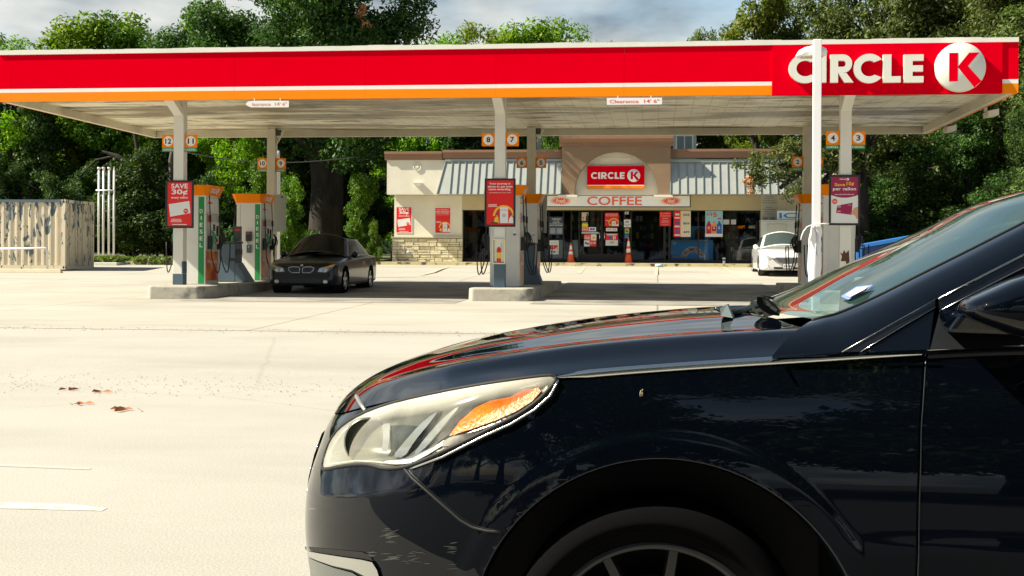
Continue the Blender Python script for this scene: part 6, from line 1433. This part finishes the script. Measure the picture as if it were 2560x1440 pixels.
for i in range(13):
    x = e_.x+(XR-e_.x-.001)*i/12; w_ = halfw(x, ze_(x)-.002); P.append([(x+.09*(1-abs(q)**2.2)*(1-i/12), q*w_, ze_(x)+.03*(1-q*q)) for q in [-1+2*j/20 for j in range(21)]])
b.grid(P, CP); b.build('boot_lid', nc)
for side in (1, -1):
    b = MB(); rows = []
    for k in range(28, 84):
        a = Vector(LA[k]); z0 = ze_(a.x); rows.append([(a.x, (a.y+.012)*side, a.z-.01), (a.x, -(halfw(a.x, z0)-.03)*side, z0+.0)])
    b.grid(rows, carglass, True, side > 0); b.build('side_glass', nc)
# --- cabin: dashboard, cowl, firewall, seats, floor
dashm = mat('dashboard_top', (.32, .38, .30), .7, var=.1); cabin = mat('cabin_dark', (.03, .032, .03), .8)
b = MB(); P = []
for i in range(13):
    s = i/12
    P.append([(.47+.50*s+.10*(abs(q)**2)*(1-s), q*.74, 1.015+.035*sin(pi*s)+.05*s*(1-.5*abs(q))) for q in [-1+2*j/16 for j in range(17)]])
b.grid(P, dashm); b.build('dashboard', nc)
b = MB(); b.box(.97, 1.02, -.72, .72, .55, 1.06, cabin); b.box(.4, 3.3, -.80, .80, .22, .30, cabin)
for y in (-.4, .4): b.hexa([(1.55, y-.24, .3), (2.15, y-.24, .3), (2.15, y+.24, .3), (1.55, y+.24, .3)], [(1.6, y-.24, .55), (2.1, y-.24, .55), (2.1, y+.24, .55), (1.6, y+.24, .55)], cabin); b.hexa([(1.95, y-.24, .55), (2.12, y-.24, .55), (2.12, y+.24, .55), (1.95, y+.24, .55)], [(2.15, y-.20, 1.15), (2.27, y-.20, 1.15), (2.27, y+.20, 1.15), (2.15, y+.20, 1.15)], cabin); b.box(2.18, 2.27, y-.12, y+.12, 1.17, 1.32, cabin)
b.build('cabin', nc)
b = MB(); b.lathe([(.165, 0), (.18, .015), (.195, 0), (.18, -.015), (.165, 0)], (1.12, -.38, .98), 'x', black, 32); b.box(1.11, 1.13, -.55, -.21, .97, 1.0, black); b.build('steering_wheel', nc)
b = MB(); P = []
for i in range(9):
    s = i/8; P.append([(hood_back(q*.72)*(1-s)+(.40-.085*(1-abs(q)**2.2)-.03)*s, q*.72, (hood_z(hood_back(q*.72), q*.72)-.032)*(1-sin(pi*s*.5)*.0)-.03*sin(pi*s)) for q in [-1+2*j/24 for j in range(25)]])
b.grid(P, mat('cowl_plastic', (.018, .019, .02), .6)); b.build('cowl', nc)
# added unseen block keeps daylight out from under the bonnet
b = MB(); b.box(-.72, .38, -.62, .62, .30, .74, groove); b.build('bay_light_block', nc)
# wiper and broken phone bracket lying at the foot of the windshield
b = MB(); q0, q1 = pt(1820, 792, 3.35), pt(1900, 770, 3.55); b.tube([pt(1815, 788, 3.35), pt(1850, 778, 3.42), pt(1905, 757, 3.62)], .008, black, 8); b.hexa([pt(1802, 790, 3.30), pt(1832, 795, 3.30), pt(1838, 795, 3.36), pt(1806, 790, 3.36)], [pt(1800, 770, 3.32), pt(1818, 760, 3.34), pt(1822, 760, 3.38), pt(1804, 770, 3.38)], mat('cap_grey', (.16, .20, .20), .5)); b.build('wiper_arm', nc)
t = thing('phone_bracket', 'broken black plastic phone bracket lying at the foot of the windshield', 'phone holder', (0, VC, 0)); bk = mat('bracket_black', (.014, .014, .015), .35); bg_ = mat('bracket_grey', (.12, .13, .13), .4, .3)
def plate(poly, V, d, m, nm):
    b = MB(); f0 = [pt(x, y, V) for x, y in poly]; f1 = [pt(x, y, V+d) for x, y in poly]; n_ = len(poly); b.add(f0+f1, [tuple(range(n_)), tuple(range(n_, 2*n_))[::-1]]+[(k, k+n_, (k+1) % n_+n_, (k+1) % n_) for k in range(n_)], m); return b.build(nm, t, fixn=True)
plate([(1878, 742), (1886, 738), (1896, 737), (1890, 744), (1884, 752), (1886, 768), (1900, 788), (1920, 796), (1908, 797), (1890, 784), (1876, 768)], 3.28, .03, bg_, 'curved_arm')
plate([(1892, 742), (1912, 742), (1934, 756), (1952, 776), (1948, 790), (1925, 787), (1903, 774), (1892, 758)], 3.30, .05, bk, 'clamp_body')
plate([(1900, 738), (1932, 750), (1938, 744), (1928, 742), (1912, 739)], 3.40, .05, bk, 'clamp_jaw')
plate([(1905, 748), (1918, 752), (1930, 764), (1926, 768), (1910, 760)], 3.285, .01, bg_, 'clamp_pad'); plate([(1928, 762), (1944, 774), (1940, 780), (1924, 770)], 3.285, .01, bg_, 'clamp_pad')
# registration sticker inside the windshield
b = MB(); stb = mat('sticker_blue', (.16, .24, .60), .5)
def on_ws(px, py, off=.012):
    lo, hi = 2.6, 4.2; best = None
    for k in range(200):
        V = 2.9+k*.005; p = W(px, py, V); y = p.y-VC
        if abs(y) > .68: continue
        # nearest windshield height at this x,y
        bs_ = min(((ws_pt(s/60, -y/.62 if abs(y) < .62 else -math.copysign(1, y)*1)) for s in range(61)), key=lambda w_: abs(w_[0]-p.x))
        d = p.z-bs_[2]
        if best is None or abs(d) < best[0]: best = (abs(d), V)
    V = best[1] if best else 3.2
    p = W(px, py, V); return (p.x, p.y-VC, p.z+off)
b.add([on_ws(*p) for p in ((2102, 753), (2140, 729), (2182, 724), (2170, 735), (2120, 762))], [(0, 1, 2, 3, 4)], stb); b.add([on_ws(*p, .014) for p in ((2114, 751), (2142, 734), (2172, 730), (2160, 739), (2125, 757))], [(0, 1, 2, 3, 4)], mat('sticker_white', (.70, .72, .70), .5)); b.build('registration_sticker', nc)
# ------------------------------------------------------------------ vegetation
def leafmat(name, c0, c1, c2, trans=.3):
    m = bpy.data.materials.new(name); m.use_nodes = True; t = m.node_tree; b = t.nodes['Principled BSDF']; L = t.links.new; b.inputs['Roughness'].default_value = .55; b.inputs['Specular IOR Level'].default_value = .25
    ge = t.nodes.new('ShaderNodeNewGeometry'); r = t.nodes.new('ShaderNodeValToRGB'); e = r.color_ramp.elements; e[0].color = (*c0, 1); e[1].color = (*c2, 1); q = e.new(.55); q.color = (*c1, 1)
    oi = t.nodes.new('ShaderNodeObjectInfo'); hs = t.nodes.new('ShaderNodeHueSaturation'); mr = t.nodes.new('ShaderNodeMapRange'); mr.inputs[3].default_value = .68; mr.inputs[4].default_value = 1.15; mh = t.nodes.new('ShaderNodeMapRange'); mh.inputs[3].default_value = .485; mh.inputs[4].default_value = .512
    tcn = t.nodes.new('ShaderNodeTexCoord'); nz = t.nodes.new('ShaderNodeTexNoise'); nz.inputs['Scale'].default_value = .55; nz.inputs['Detail'].default_value = 3; ad = t.nodes.new('ShaderNodeMath'); ad.operation = 'MULTIPLY_ADD'; ad.inputs[1].default_value = .55; ad2 = t.nodes.new('ShaderNodeMath'); ad2.operation = 'MULTIPLY_ADD'; ad2.inputs[1].default_value = 1.1; ad2.inputs[2].default_value = -.33
    L(tcn.outputs['Object'], nz.inputs['Vector']); L(nz.outputs[0], ad2.inputs[0]); L(ge.outputs['Random Per Island'], ad.inputs[0]); L(ad2.outputs[0], ad.inputs[2]); L(ad.outputs[0], r.inputs[0])
    L(r.outputs[0], hs.inputs['Color']); L(oi.outputs['Random'], mr.inputs[0]); L(mr.outputs[0], hs.inputs['Value']); L(oi.outputs['Random'], mh.inputs[0]); L(mh.outputs[0], hs.inputs['Hue']); L(hs.outputs[0], b.inputs['Base Color'])
    tr = t.nodes.new('ShaderNodeBsdfTranslucent'); mx = t.nodes.new('ShaderNodeMixShader'); mx.inputs[0].default_value = trans; o = t.nodes['Material Output']; g = t.nodes.new('ShaderNodeMixRGB'); g.blend_type = 'MULTIPLY'; g.inputs[0].default_value = 1; g.inputs[2].default_value = (1.5, 1.7, .5, 1)
    L(hs.outputs[0], g.inputs[1]); L(g.outputs[0], tr.inputs[0]); L(b.outputs[0], mx.inputs[1]); L(tr.outputs[0], mx.inputs[2]); L(mx.outputs[0], o.inputs[0]); return m
LM = {'mid': leafmat('leaf_mid_green', (.025, .07, .006), (.08, .18, .012), (.22, .34, .02)), 'bright': leafmat('leaf_bright_green', (.045, .12, .006), (.14, .28, .012), (.36, .48, .03), .42),
      'dark': leafmat('leaf_dark_green', (.012, .034, .008), (.035, .080, .014), (.11, .18, .03), .28), 'olive': leafmat('leaf_oak_olive', (.026, .048, .014), (.085, .125, .03), (.24, .27, .08), .28),
      'yellow': leafmat('leaf_yellow_green', (.05, .09, .012), (.13, .18, .02), (.30, .26, .04), .35)}
deadleaf = mat('dead_leaves', (.42, .20, .08), .8, var=.3, vscale=20)
barkm = mat('bark', (.028, .023, .018), .95, col2=(.012, .010, .008), c2scale=6, vec=(1, 1, .25), bump=.9, bscale=14); barkp = mat('bark_pale', (.11, .095, .075), .95, col2=(.07, .055, .04), c2scale=5, vec=(1, 1, .3), bump=.8, bscale=14)
def leaves_mesh(name, centers, radii, counts, size, m, seed, squash=.75, extra=None):
    rs = np.random.RandomState(seed); C = np.repeat(np.array(centers), counts, axis=0); Rr = np.repeat(np.array(radii), counts); n = len(C)
    d = rs.normal(size=(n, 3)); d /= np.linalg.norm(d, axis=1)[:, None]; rr = Rr*(rs.rand(n)**.45); pos = C+d*rr[:, None]*np.array([1, 1, squash])
    nrm = d*.6+rs.normal(size=(n, 3))*.55+np.array([0, 0, .45]); nrm /= np.linalg.norm(nrm, axis=1)[:, None]
    a = np.cross(nrm, rs.normal(size=(n, 3))); a /= np.linalg.norm(a, axis=1)[:, None]; c = np.cross(nrm, a); s = size*(.6+.8*rs.rand(n))[:, None]
    v = np.stack([pos-a*s, pos-c*s*.42+nrm*s*.08, pos+a*s, pos+c*s*.42+nrm*s*.08], 1).reshape(-1, 3)
    me = bpy.data.meshes.new(name); me.vertices.add(4*n); me.vertices.foreach_set('co', v.astype(np.float32).ravel()); me.loops.add(4*n); me.loops.foreach_set('vertex_index', np.arange(4*n, dtype=np.int32))
    me.polygons.add(n); me.polygons.foreach_set('loop_start', np.arange(0, 4*n, 4, dtype=np.int32)); me.polygons.foreach_set('loop_total', np.full(n, 4, dtype=np.int32)); me.materials.append(m); me.update(calc_edges=True); me.validate(); return me
def tree_proto(seed, H, R, tr, base, nl, lsize, per, lm, trunk=barkm, lean=0., hang=0., clump=.95, fill=.5, squash=.75):
    """returns (trunk mesh builder, crown mesh)"""
    r = random.Random(seed); b = MB(); tips = []
    top = H*.72; tp = [Vector((lean*(k/7)**1.5*H*.2+r.gauss(0, .06)*k/3, r.gauss(0, .06)*k/3, top*k/7)) for k in range(8)]; b.tube(tp, [tr*1.35]+[tr*(1-.11*k) for k in range(1, 8)], trunk, 12)
    for i in range(nl):
        f = base+(1-base)*(i+.5)/nl; k = f*7*.98; p0 = tp[int(k)].lerp(tp[min(7, int(k)+1)], k-int(k)); az = i*2.4+r.gauss(0, .35); el = r.uniform(.15, .75)+(f-base)*.7; ln = R*(.35+.75*r.random())*(1-.2*(f-base)/(1-base+.01))
        pts = [p0]; d = Vector((cos(az)*cos(el), sin(az)*cos(el), sin(el)))
        for q in range(6): d = (d+Vector((r.gauss(0, .18), r.gauss(0, .18), r.gauss(.02, .12)-hang*q*.06))).normalized(); pts.append(pts[-1]+d*ln/6)
        r0 = tr*(.42-.18*(f-base)); b.tube(pts, [r0*(1-.14*q) for q in range(7)], trunk, 7, False)
        for q in range(2, 7):
            for w in range(2 if q < 6 else 3):
                dd = (d+Vector((r.gauss(0, .8), r.gauss(0, .8), r.gauss(.15, .45)-hang))).normalized(); l2 = ln*r.uniform(.16, .36); e = pts[q]+dd*l2
                b.tube([pts[q], pts[q].lerp(e, .5)+Vector((0, 0, .05)), e], [r0*.3, r0*.2, r0*.08], trunk, 5, False); tips.append(e); 
                if r.random() < fill: tips.append(pts[q].lerp(e, .55))
    for q in range(int(nl*1.2)):                       # leader shoots
        a = r.random()*6.28; e = tp[7]+Vector((cos(a)*R*.35*r.random(), sin(a)*R*.35*r.random(), (H-top)*r.uniform(.25, .95))); b.tube([tp[7], e], [tr*.2, tr*.05], trunk, 5, False); tips.append(e)
    rad = [clump*r.uniform(.35, 1.15) for _ in tips]; cnt = [max(4, int(per*(q/clump)**2)) for q in rad]
    return b, leaves_mesh('crown', [tuple(t_) for t_ in tips], rad, cnt, lsize, lm, seed, squash)
PROT = {}; HTOP = {}
def proto(key, **k):
    PROT[key] = tree_proto(**k); n_ = len(PROT[key][1].vertices); co = np.empty(n_*3, dtype=np.float32); PROT[key][1].vertices.foreach_get('co', co); HTOP[key] = float(np.percentile(co[2::3], 99.7))
proto('broad', seed=1, H=12, R=6.0, tr=.30, base=.22, nl=15, lsize=.125, per=230, lm=LM['mid'])
proto('bright', seed=2, H=11, R=4.6, tr=.20, base=.18, nl=14, lsize=.12, per=170, lm=LM['bright'], clump=.8)
proto('dark', seed=3, H=12, R=5.6, tr=.30, base=.15, nl=16, lsize=.115, per=270, lm=LM['dark'], hang=.15)
proto('oak', seed=4, H=12, R=6.0, tr=.34, base=.2, nl=17, lsize=.095, per=330, lm=LM['olive'], clump=.9, trunk=barkm)
proto('airy', seed=5, H=12, R=4.2, tr=.16, base=.3, nl=11, lsize=.115, per=110, lm=LM['bright'], clump=.7, trunk=barkp)
proto('yellow', seed=6, H=11, R=4.2, tr=.18, base=.3, nl=12, lsize=.11, per=170, lm=LM['yellow'], clump=.75)
proto('bush', seed=7, H=3.6, R=2.6, tr=.06, base=.04, nl=13, lsize=.075, per=260, lm=LM['bright'], clump=.65, fill=.8)
proto('scrub', seed=12, H=3.6, R=3.0, tr=.05, base=.03, nl=11, lsize=.10, per=120, lm=LM['mid'], clump=.55, fill=.5, squash=.9)
proto('darkbush', seed=8, H=4.2, R=3.2, tr=.07, base=.03, nl=14, lsize=.085, per=300, lm=LM['dark'], clump=.8, fill=.8)
MESH = {}
def plant(key, px, V, label, H=None, wide=1., rz=0., cat='tree', group='trees behind the gas station', py=650, name='tree', u=None, gz=None):
    u = W(px, py, V).x if u is None else u; z = G(V)-.05 if gz is None else gz
    t = thing(name, label, cat, (u, V, z), rz, group); b, cm = PROT[key]
    if key not in MESH:
        o = b.build('trunk', t); MESH[key] = o.data
    else:
        o = bpy.data.objects.new('trunk', MESH[key]); COL.objects.link(o); o.parent = t
    c = bpy.data.objects.new('crown', cm); COL.objects.link(c); c.parent = t
    h0 = HTOP[key]; s = (H or h0)/h0; t.scale = (s*wide, s*wide, s); return t
# left group
T = [('airy', 30, 60, 11.0, 1.0, 'thin leafy tree at the far left edge above the container', 98), ('bright', 205, 62, 0, 1.1, 'bright green tree, highest arching crown left of the narrow gap in the left tree line', 32),
     ('broad', 330, 62, 0, 1.0, 'dense green tree with crown just clearing the canopy above the vent pipes', 55), ('bright', 525, 62, 0, .70, 'narrow rounded tree top poking above the canopy left of the biggest crown', 30),
     ('dark', 120, 58, 0, .9, 'dark leafy tree directly behind the peeling container', 135), ('broad', -60, 60, 0, 1.0, 'green tree at the left frame edge, partly outside the view', 100),
     ('dark', 450, 61, 0, 1.0, 'dark tree between the vent pipes and the left pumps, in the rear row', 130), ('airy', 590, 57, 0, .9, 'loose light green tree behind the farther left pump', 130),
     ('bright', 650, 63, 0, 1.0, 'light green tree right of the rear left column, in the back row', 130), ('airy', 430, 60, 0, .7, 'sparse low tree top between the two taller crowns of the left tree line', 86),
     ('dark', 860, 60, 0, .9, 'dark tree behind the huge live oak, left of the store', 140), ('bright', 985, 68, 0, .8, 'bright tree behind the left corner of the store, rising just above its roof', 125),
     ('bright', 1085, 68, 0, .62, 'small yellow green tree top above the canopy right of the biggest crown', 84), ('yellow', 1195, 68, 0, .8, 'yellowing tree top above the middle of the canopy, left of the green one', 70), ('bright', 1300, 69, 0, .95, 'rounded green tree top above the middle of the canopy', 46),
     ('dark', 1140, 66, 0, .8, 'dark tree behind the store roof left of the middle columns', 150), ('bright', 1440, 74, 0, .8, 'low green tree top at the right end of the middle group above the canopy', 92), ('broad', 1385, 63, 0, .35, 'small dark green tree between the store roof and the pale green house', 150),
     ('broad', 1560, 80, 0, .8, 'green tree behind the pale green house', 130),
     ('yellow', 1810, 70, 0, .9, 'yellow green tree behind the right half of the store roof', 150), ('yellow', 1895, 66, 0, .75, 'tall yellow tinged tree above the canopy left of the light pole', -60), ('oak', 1775, 70, 0, .5, 'olive green tree low above the canopy left of the yellow tinged one', 80)]
def htop(px, py, V): return W(px, py, V).z-G(V)
T = [(k_, px, V, htop(px, py, V), wd, lb) for k_, px, V, _, wd, lb, py in T]
for key, px, V, H, wd, lb in T: plant(key, px, V, lb, H, wd, rz=px*.7)
# right group of oaks
T = [('oak', 2170, 62, 20, -90, .95, 'large olive oak above the canopy lettering'), ('oak', 2360, 57, 1, -110, 1.0, 'large olive oak rising behind the round emblem'), ('oak', 2540, 52, 1, -120, 1.0, 'tall oak behind the right end of the canopy'), ('dark', 2240, 54, 1, 190, 1.0, 'dark shaded tree beyond the blue dumpster'),
     ('dark', 2420, 50, 1, 190, 1.0, 'dark shaded tree right of the dumpster, behind the near car windshield'), ('oak', 2680, 46, 1, 0, 1.0, 'oak at the right frame edge, mostly outside the view'), ('dark', 2580, 45, 1, 280, .9, 'dark low tree at the right edge under the oaks'), ('broad', 2330, 68, 1, 40, 1.0, 'green tree in the back row behind the large oaks'), ('dark', 2100, 68, 1, 150, 1, 'dark tree behind the right corner of the store'), ('broad', 2700, 58, 1, 20, 1.1, 'broad tree beyond the right frame edge'), ('oak', 2060, 66, 1, 60, .6, 'smaller oak top just right of the light pole')]
T = [(k_, px, V, htop(px, py, V), wd, lb) for k_, px, V, _, py, wd, lb in T]
for key, px, V, H, wd, lb in T: plant(key, px, V, lb, H, wd, rz=px*.37, group='trees at the right of the station')
# understorey
rnd = random.Random(21); k = 0
spots = [('darkbush', p, 54.5+(i % 3)*2) for i, p in enumerate(range(-40, 900, 62))]+[('darkbush', p, 50+(i % 3)*2) for i, p in enumerate(range(2130, 2700, 60))]
words = ['container', 'vent pipes', 'left pumps', 'farther left pump', 'parked dark sedan', 'store corner']
for i, (key, p, V) in enumerate(spots):
    if p < 200: wh = 'behind the peeling container'
    elif p < 420: wh = 'beyond the curb right of the vent pipes'
    elif p < 640: wh = 'behind the left pumps'
    elif p < 960: wh = 'behind the dark parked sedan'
    else: wh = 'in the shade beyond the blue dumpster'
    V += 6 if 690 < p < 900 else 0
    plant(key, p, V, 'dark leafy bush in the thicket '+wh, 3.4+rnd.random()*1.6, 1.0+.25*rnd.random(), rnd.random()*6, 'bush', 'thicket bushes '+wh, name='bush')
for p, V, H, lb in ((722, 51, 3.6, 'bright green feathery bush left of the big trunk, beside the white post'), (655, 51.5, 4.3, 'bright green bush above the farther left pump header'), (900, 53.5, 3.8, 'bright green bush between the big trunk and the store'), (935, 52.5, 1.8, 'small bright bush at the left corner of the store')):
    plant('scrub', p, V, lb, H, .62, p, 'bush', 'bright bushes around the big trunk', name='bush')
tuft = leafmat('weed_green', (.05, .09, .02), (.12, .18, .03), (.30, .27, .10))
rs = random.Random(3); cs = []; 
for i in range(90):
    q = W(rs.uniform(228, 440), 660, 49.6+rs.random()*1.6); cs.append((q.x, q.y, G(50)+.12+rs.random()*.08))
o = bpy.data.objects.new('grass', leaves_mesh('grass', cs, [.18+.12*rs.random() for _ in cs], [40]*len(cs), .07, tuft, 4)); COL.objects.link(o); tag(o, 'dry and green weeds along the curb left of the pumps', kind='stuff')
# one big live oak behind the dark sedan: heavy fissured trunk, crown far above the canopy
def big_oak():
    V = 56.0; u = W(806, 640, V).x; t = thing('tree', 'huge dark live oak with thick furrowed trunk, towering behind the dark parked sedan', 'tree', (u, V, G(V)-.05), group=None); r = random.Random(9); b = MB(); tips = []
    tp = [Vector((0, 0, 0)), Vector((-.02, 0, .5)), Vector((0, 0, 1.5)), Vector((.05, 0, 2.8)), Vector((.02, 0, 3.9)), Vector((.1, 0, 5.2)), Vector((-.1, 0, 6.6)), Vector((.1, 0, 8.2)), Vector((.2, 0, 10.5))]
    b.tube(tp, [.62, .53, .47, .45, .50, .42, .36, .28, .16], barkp if False else barkm, 20)
    b.tube([Vector((.35, .1, 0)), Vector((.42, .1, 1.6)), Vector((.45, .1, 3.4)), Vector((1.2, .2, 5.4)), Vector((2.2, .3, 7.5)), Vector((3.0, .3, 9.6))], [.34, .30, .27, .24, .18, .10], barkm, 12)
    lim = [(3.6, 2.5, .05, 4.6), (3.9, 3.6, .2, 4.2), (4.2, -.2, .1, 4.2), (4.6, .5, .35, 5.0), (5.0, 2.9, .3, 5.0), (5.4, 4.4, .3, 4.4), (5.8, -.9, .4, 4.8), (6.2, 1.5, .5, 4.6), (6.6, 3.4, .5, 4.6), (7.2, .1, .6, 4.6), (7.8, 2.4, .7, 4.4), (8.2, 5.0, .6, 4.2), (8.8, -.3, .8, 4.2), (9.4, 3.1, .8, 4.0), (10.0, 1.2, .9, 3.6), (10.3, 4.4, .9, 3.4), (7.0, -1.4, .3, 4.2), (6.0, 3.0, -.1, 4.4), (4.4, 5.6, 0., 4.0)]
    for z, az, el, ln in lim:
        if z < 7.5 and cos(az) > 0: ln *= .62
        p = tp[0].lerp(tp[-1], 0); p = Vector((0.05, 0, z)); d = Vector((cos(az)*cos(el), sin(az)*cos(el), sin(el))); pts = [p]
        for q in range(7): d = (d+Vector((r.gauss(0, .2), r.gauss(0, .2), r.gauss(0, .13)))).normalized(); pts.append(pts[-1]+d*ln/7)
        b.tube(pts, [.17-.02*q for q in range(8)], barkm, 8, False)
        for q in range(2, 8):
            for w in range(3):
                e = pts[q]+(d+Vector((r.gauss(0, .8), r.gauss(0, .8), r.gauss(-.05, .5)))).normalized()*r.uniform(.6, 1.6); b.tube([pts[q], e], [.04, .012], barkm, 5, False); tips.append(tuple(e))
    def clear(p):
        x, y = proj(p[0]*1.27+t.location.x, p[1]*1.27+t.location.y, p[2]*1.27+t.location.z); return not ((x > 935 and y > 250) or (x < 640 and y > 260))
    tips = [p for p in tips if clear(p)]
    t.scale = (1.27,)*3; b.build('trunk', t); rad = [r.uniform(.45, .95) for _ in tips]; cm = leaves_mesh('crown', tips, rad, [int(420*q*q/.5) for q in rad], .08, LM['dark'], 5, .8); o = bpy.data.objects.new('crown', cm); COL.objects.link(o); o.parent = t
    ds = [W(940, 70, V)-t.location, W(955, 95, V)-t.location, W(945, 55, V)-t.location]; o = bpy.data.objects.new('dead_leaves', leaves_mesh('dead_leaves', [tuple(v/1.27+Vector((0, -2.5, 0))) for v in ds], [.18, .22, .2], [40, 50, 30], .09, deadleaf, 6)); COL.objects.link(o); o.parent = t
big_oak()
# oak limb overhanging the right end of the store
def limb_oak():
    V = 49.0; base = W(2160, 660, V); t = thing('tree', 'dark oak right of the store whose leafy limb hangs over the awning', 'tree', (base.x, V, G(V)-.05)); r = random.Random(14); b = MB(); tips = []; Q = lambda px, py, vv=V: W(px, py, vv)-t.location
    b.tube([Q(2160, 665), Q(2158, 520), Q(2155, 420), Q(2165, 330), Q(2180, 240)], [.26, .21, .19, .16, .12], barkm, 12)
    for L_ in ([(2156, 440, 49), (2110, 400, 48.5), (2060, 380, 48), (2000, 400, 47.6), (1940, 415, 47.4), (1890, 430, 47.2)], [(2156, 420, 49), (2100, 360, 48.4), (2050, 350, 48), (1990, 365, 47.6)], [(2040, 385, 48), (1990, 440, 47.5), (1950, 470, 47.3)], [(2156, 400, 49), (2190, 340, 49), (2240, 330, 49), (2300, 350, 49)], [(2100, 400, 48.5), (2070, 440, 48), (2050, 470, 48)], [(2160, 360, 49), (2110, 320, 48.5), (2060, 300, 48)]):
        pts = [Q(*p) for p in L_]; b.tube(pts, [.11-.015*k for k in range(len(pts))], barkm, 7, False)
        for i in range(len(pts)-1):
            for w in range(9):
                p = pts[i].lerp(pts[i+1], r.random()); e = p+Vector((r.gauss(0, .5), r.gauss(0, .6), r.gauss(.05, .35))); b.tube([p, e], [.03, .01], barkm, 4, False); tips.append(tuple(e))
    b.build('trunk', t); rad = [r.uniform(.25, .5) for _ in tips]; o = bpy.data.objects.new('crown', leaves_mesh('crown', tips, rad, [int(90*q/.35) for q in rad], .075, LM['olive'], 15, .8)); COL.objects.link(o); o.parent = t
    o = bpy.data.objects.new('dead_leaves', leaves_mesh('dead_leaves', [tuple(Q(1873, 462, 47.2)), tuple(Q(1877, 478, 47.2)), tuple(Q(1870, 450, 47.2))], [.16, .16, .2], [60, 40, 60], .07, deadleaf, 16)); COL.objects.link(o); o.parent = t
limb_oak()
# leaning dark limbs at the left
def lean_tree():
    V = 55.5; b0 = W(420, 665, V); t = thing('tree', 'dark leaning tree with a long curved bare limb above the vent pipes', 'tree', (b0.x, V, G(V)-.05)); Q = lambda px, py: W(px, py, V)-t.location; b = MB()
    b.tube([Q(425, 668), Q(415, 560), Q(395, 490), Q(350, 430), (Q(290, 390)), Q(255, 378)], [.24, .20, .18, .15, .12, .05], barkm, 10, False); b.tube([Q(395, 490), Q(365, 440), Q(345, 380), Q(330, 300)], [.14, .12, .10, .06], barkm, 8, False); b.tube([Q(430, 640), Q(432, 480), Q(428, 400), Q(440, 330)], [.16, .15, .13, .1], barkp, 8, False); b.tube([Q(290, 390), Q(240, 400), Q(200, 440)], [.08, .05, .03], barkm, 6, False)
    b.build('trunk', t); r = random.Random(2); tips = [tuple(Q(r.uniform(120, 480), r.uniform(230, 360))+Vector((0, 1+r.random()*3, 0))) for _ in range(60)]; rad = [r.uniform(.4, .8) for _ in tips]; o = bpy.data.objects.new('crown', leaves_mesh('crown', tips, rad, [int(130*q) for q in rad], .12, LM['mid'], 17, .8)); COL.objects.link(o); o.parent = t
lean_tree()
# far woodland closing the view
rs = np.random.RandomState(1); n = 900; cs = np.stack([rs.uniform(-75, 60, n), rs.uniform(80, 92, n), 1.5+rs.rand(n)**1.2*8.5], 1)
o = bpy.data.objects.new('woodland', leaves_mesh('woodland', cs, [1.5]*n, [120]*n, .20, LM['dark'], 2)); COL.objects.link(o); tag(o, 'distant dark woodland closing the view behind the trees', kind='stuff')
b = MB(); b.grid([[(x, 94+3*sin(x*.2), z) for x in range(-90, 80, 4)] for z in (-.5, 3, 6, 8.2)], mat('woodland_dark', (.012, .022, .010), 1.0), True, True); tag(b.build('far_tree_line_sheet'), kind='structure')  # dark upright sheet standing in for the tree line behind
# added trees behind the camera, unseen; they darken reflections in the near car's paint
for i, (u, v, H, k) in enumerate(((-17, -8.5, 10, 'dark'), (-11.5, -8, 10, 'broad'), (-6, -8.5, 11, 'dark'), (-1, -8, 11, 'broad'), (4.5, -8.5, 11, 'dark'), (10, -8, 10, 'broad'), (-23, -11, 12, 'dark'), (16, -9, 11, 'dark'), (-3, -13, 14, 'dark'), (5, -14, 14, 'dark'), (-12, -14, 13, 'dark'))):
    plant(k, 0, v, 'added unseen tree behind the camera, darkening reflections in the near car', H, 1.0, i*1.3, group='added trees behind the camera', u=u, gz=-.02)
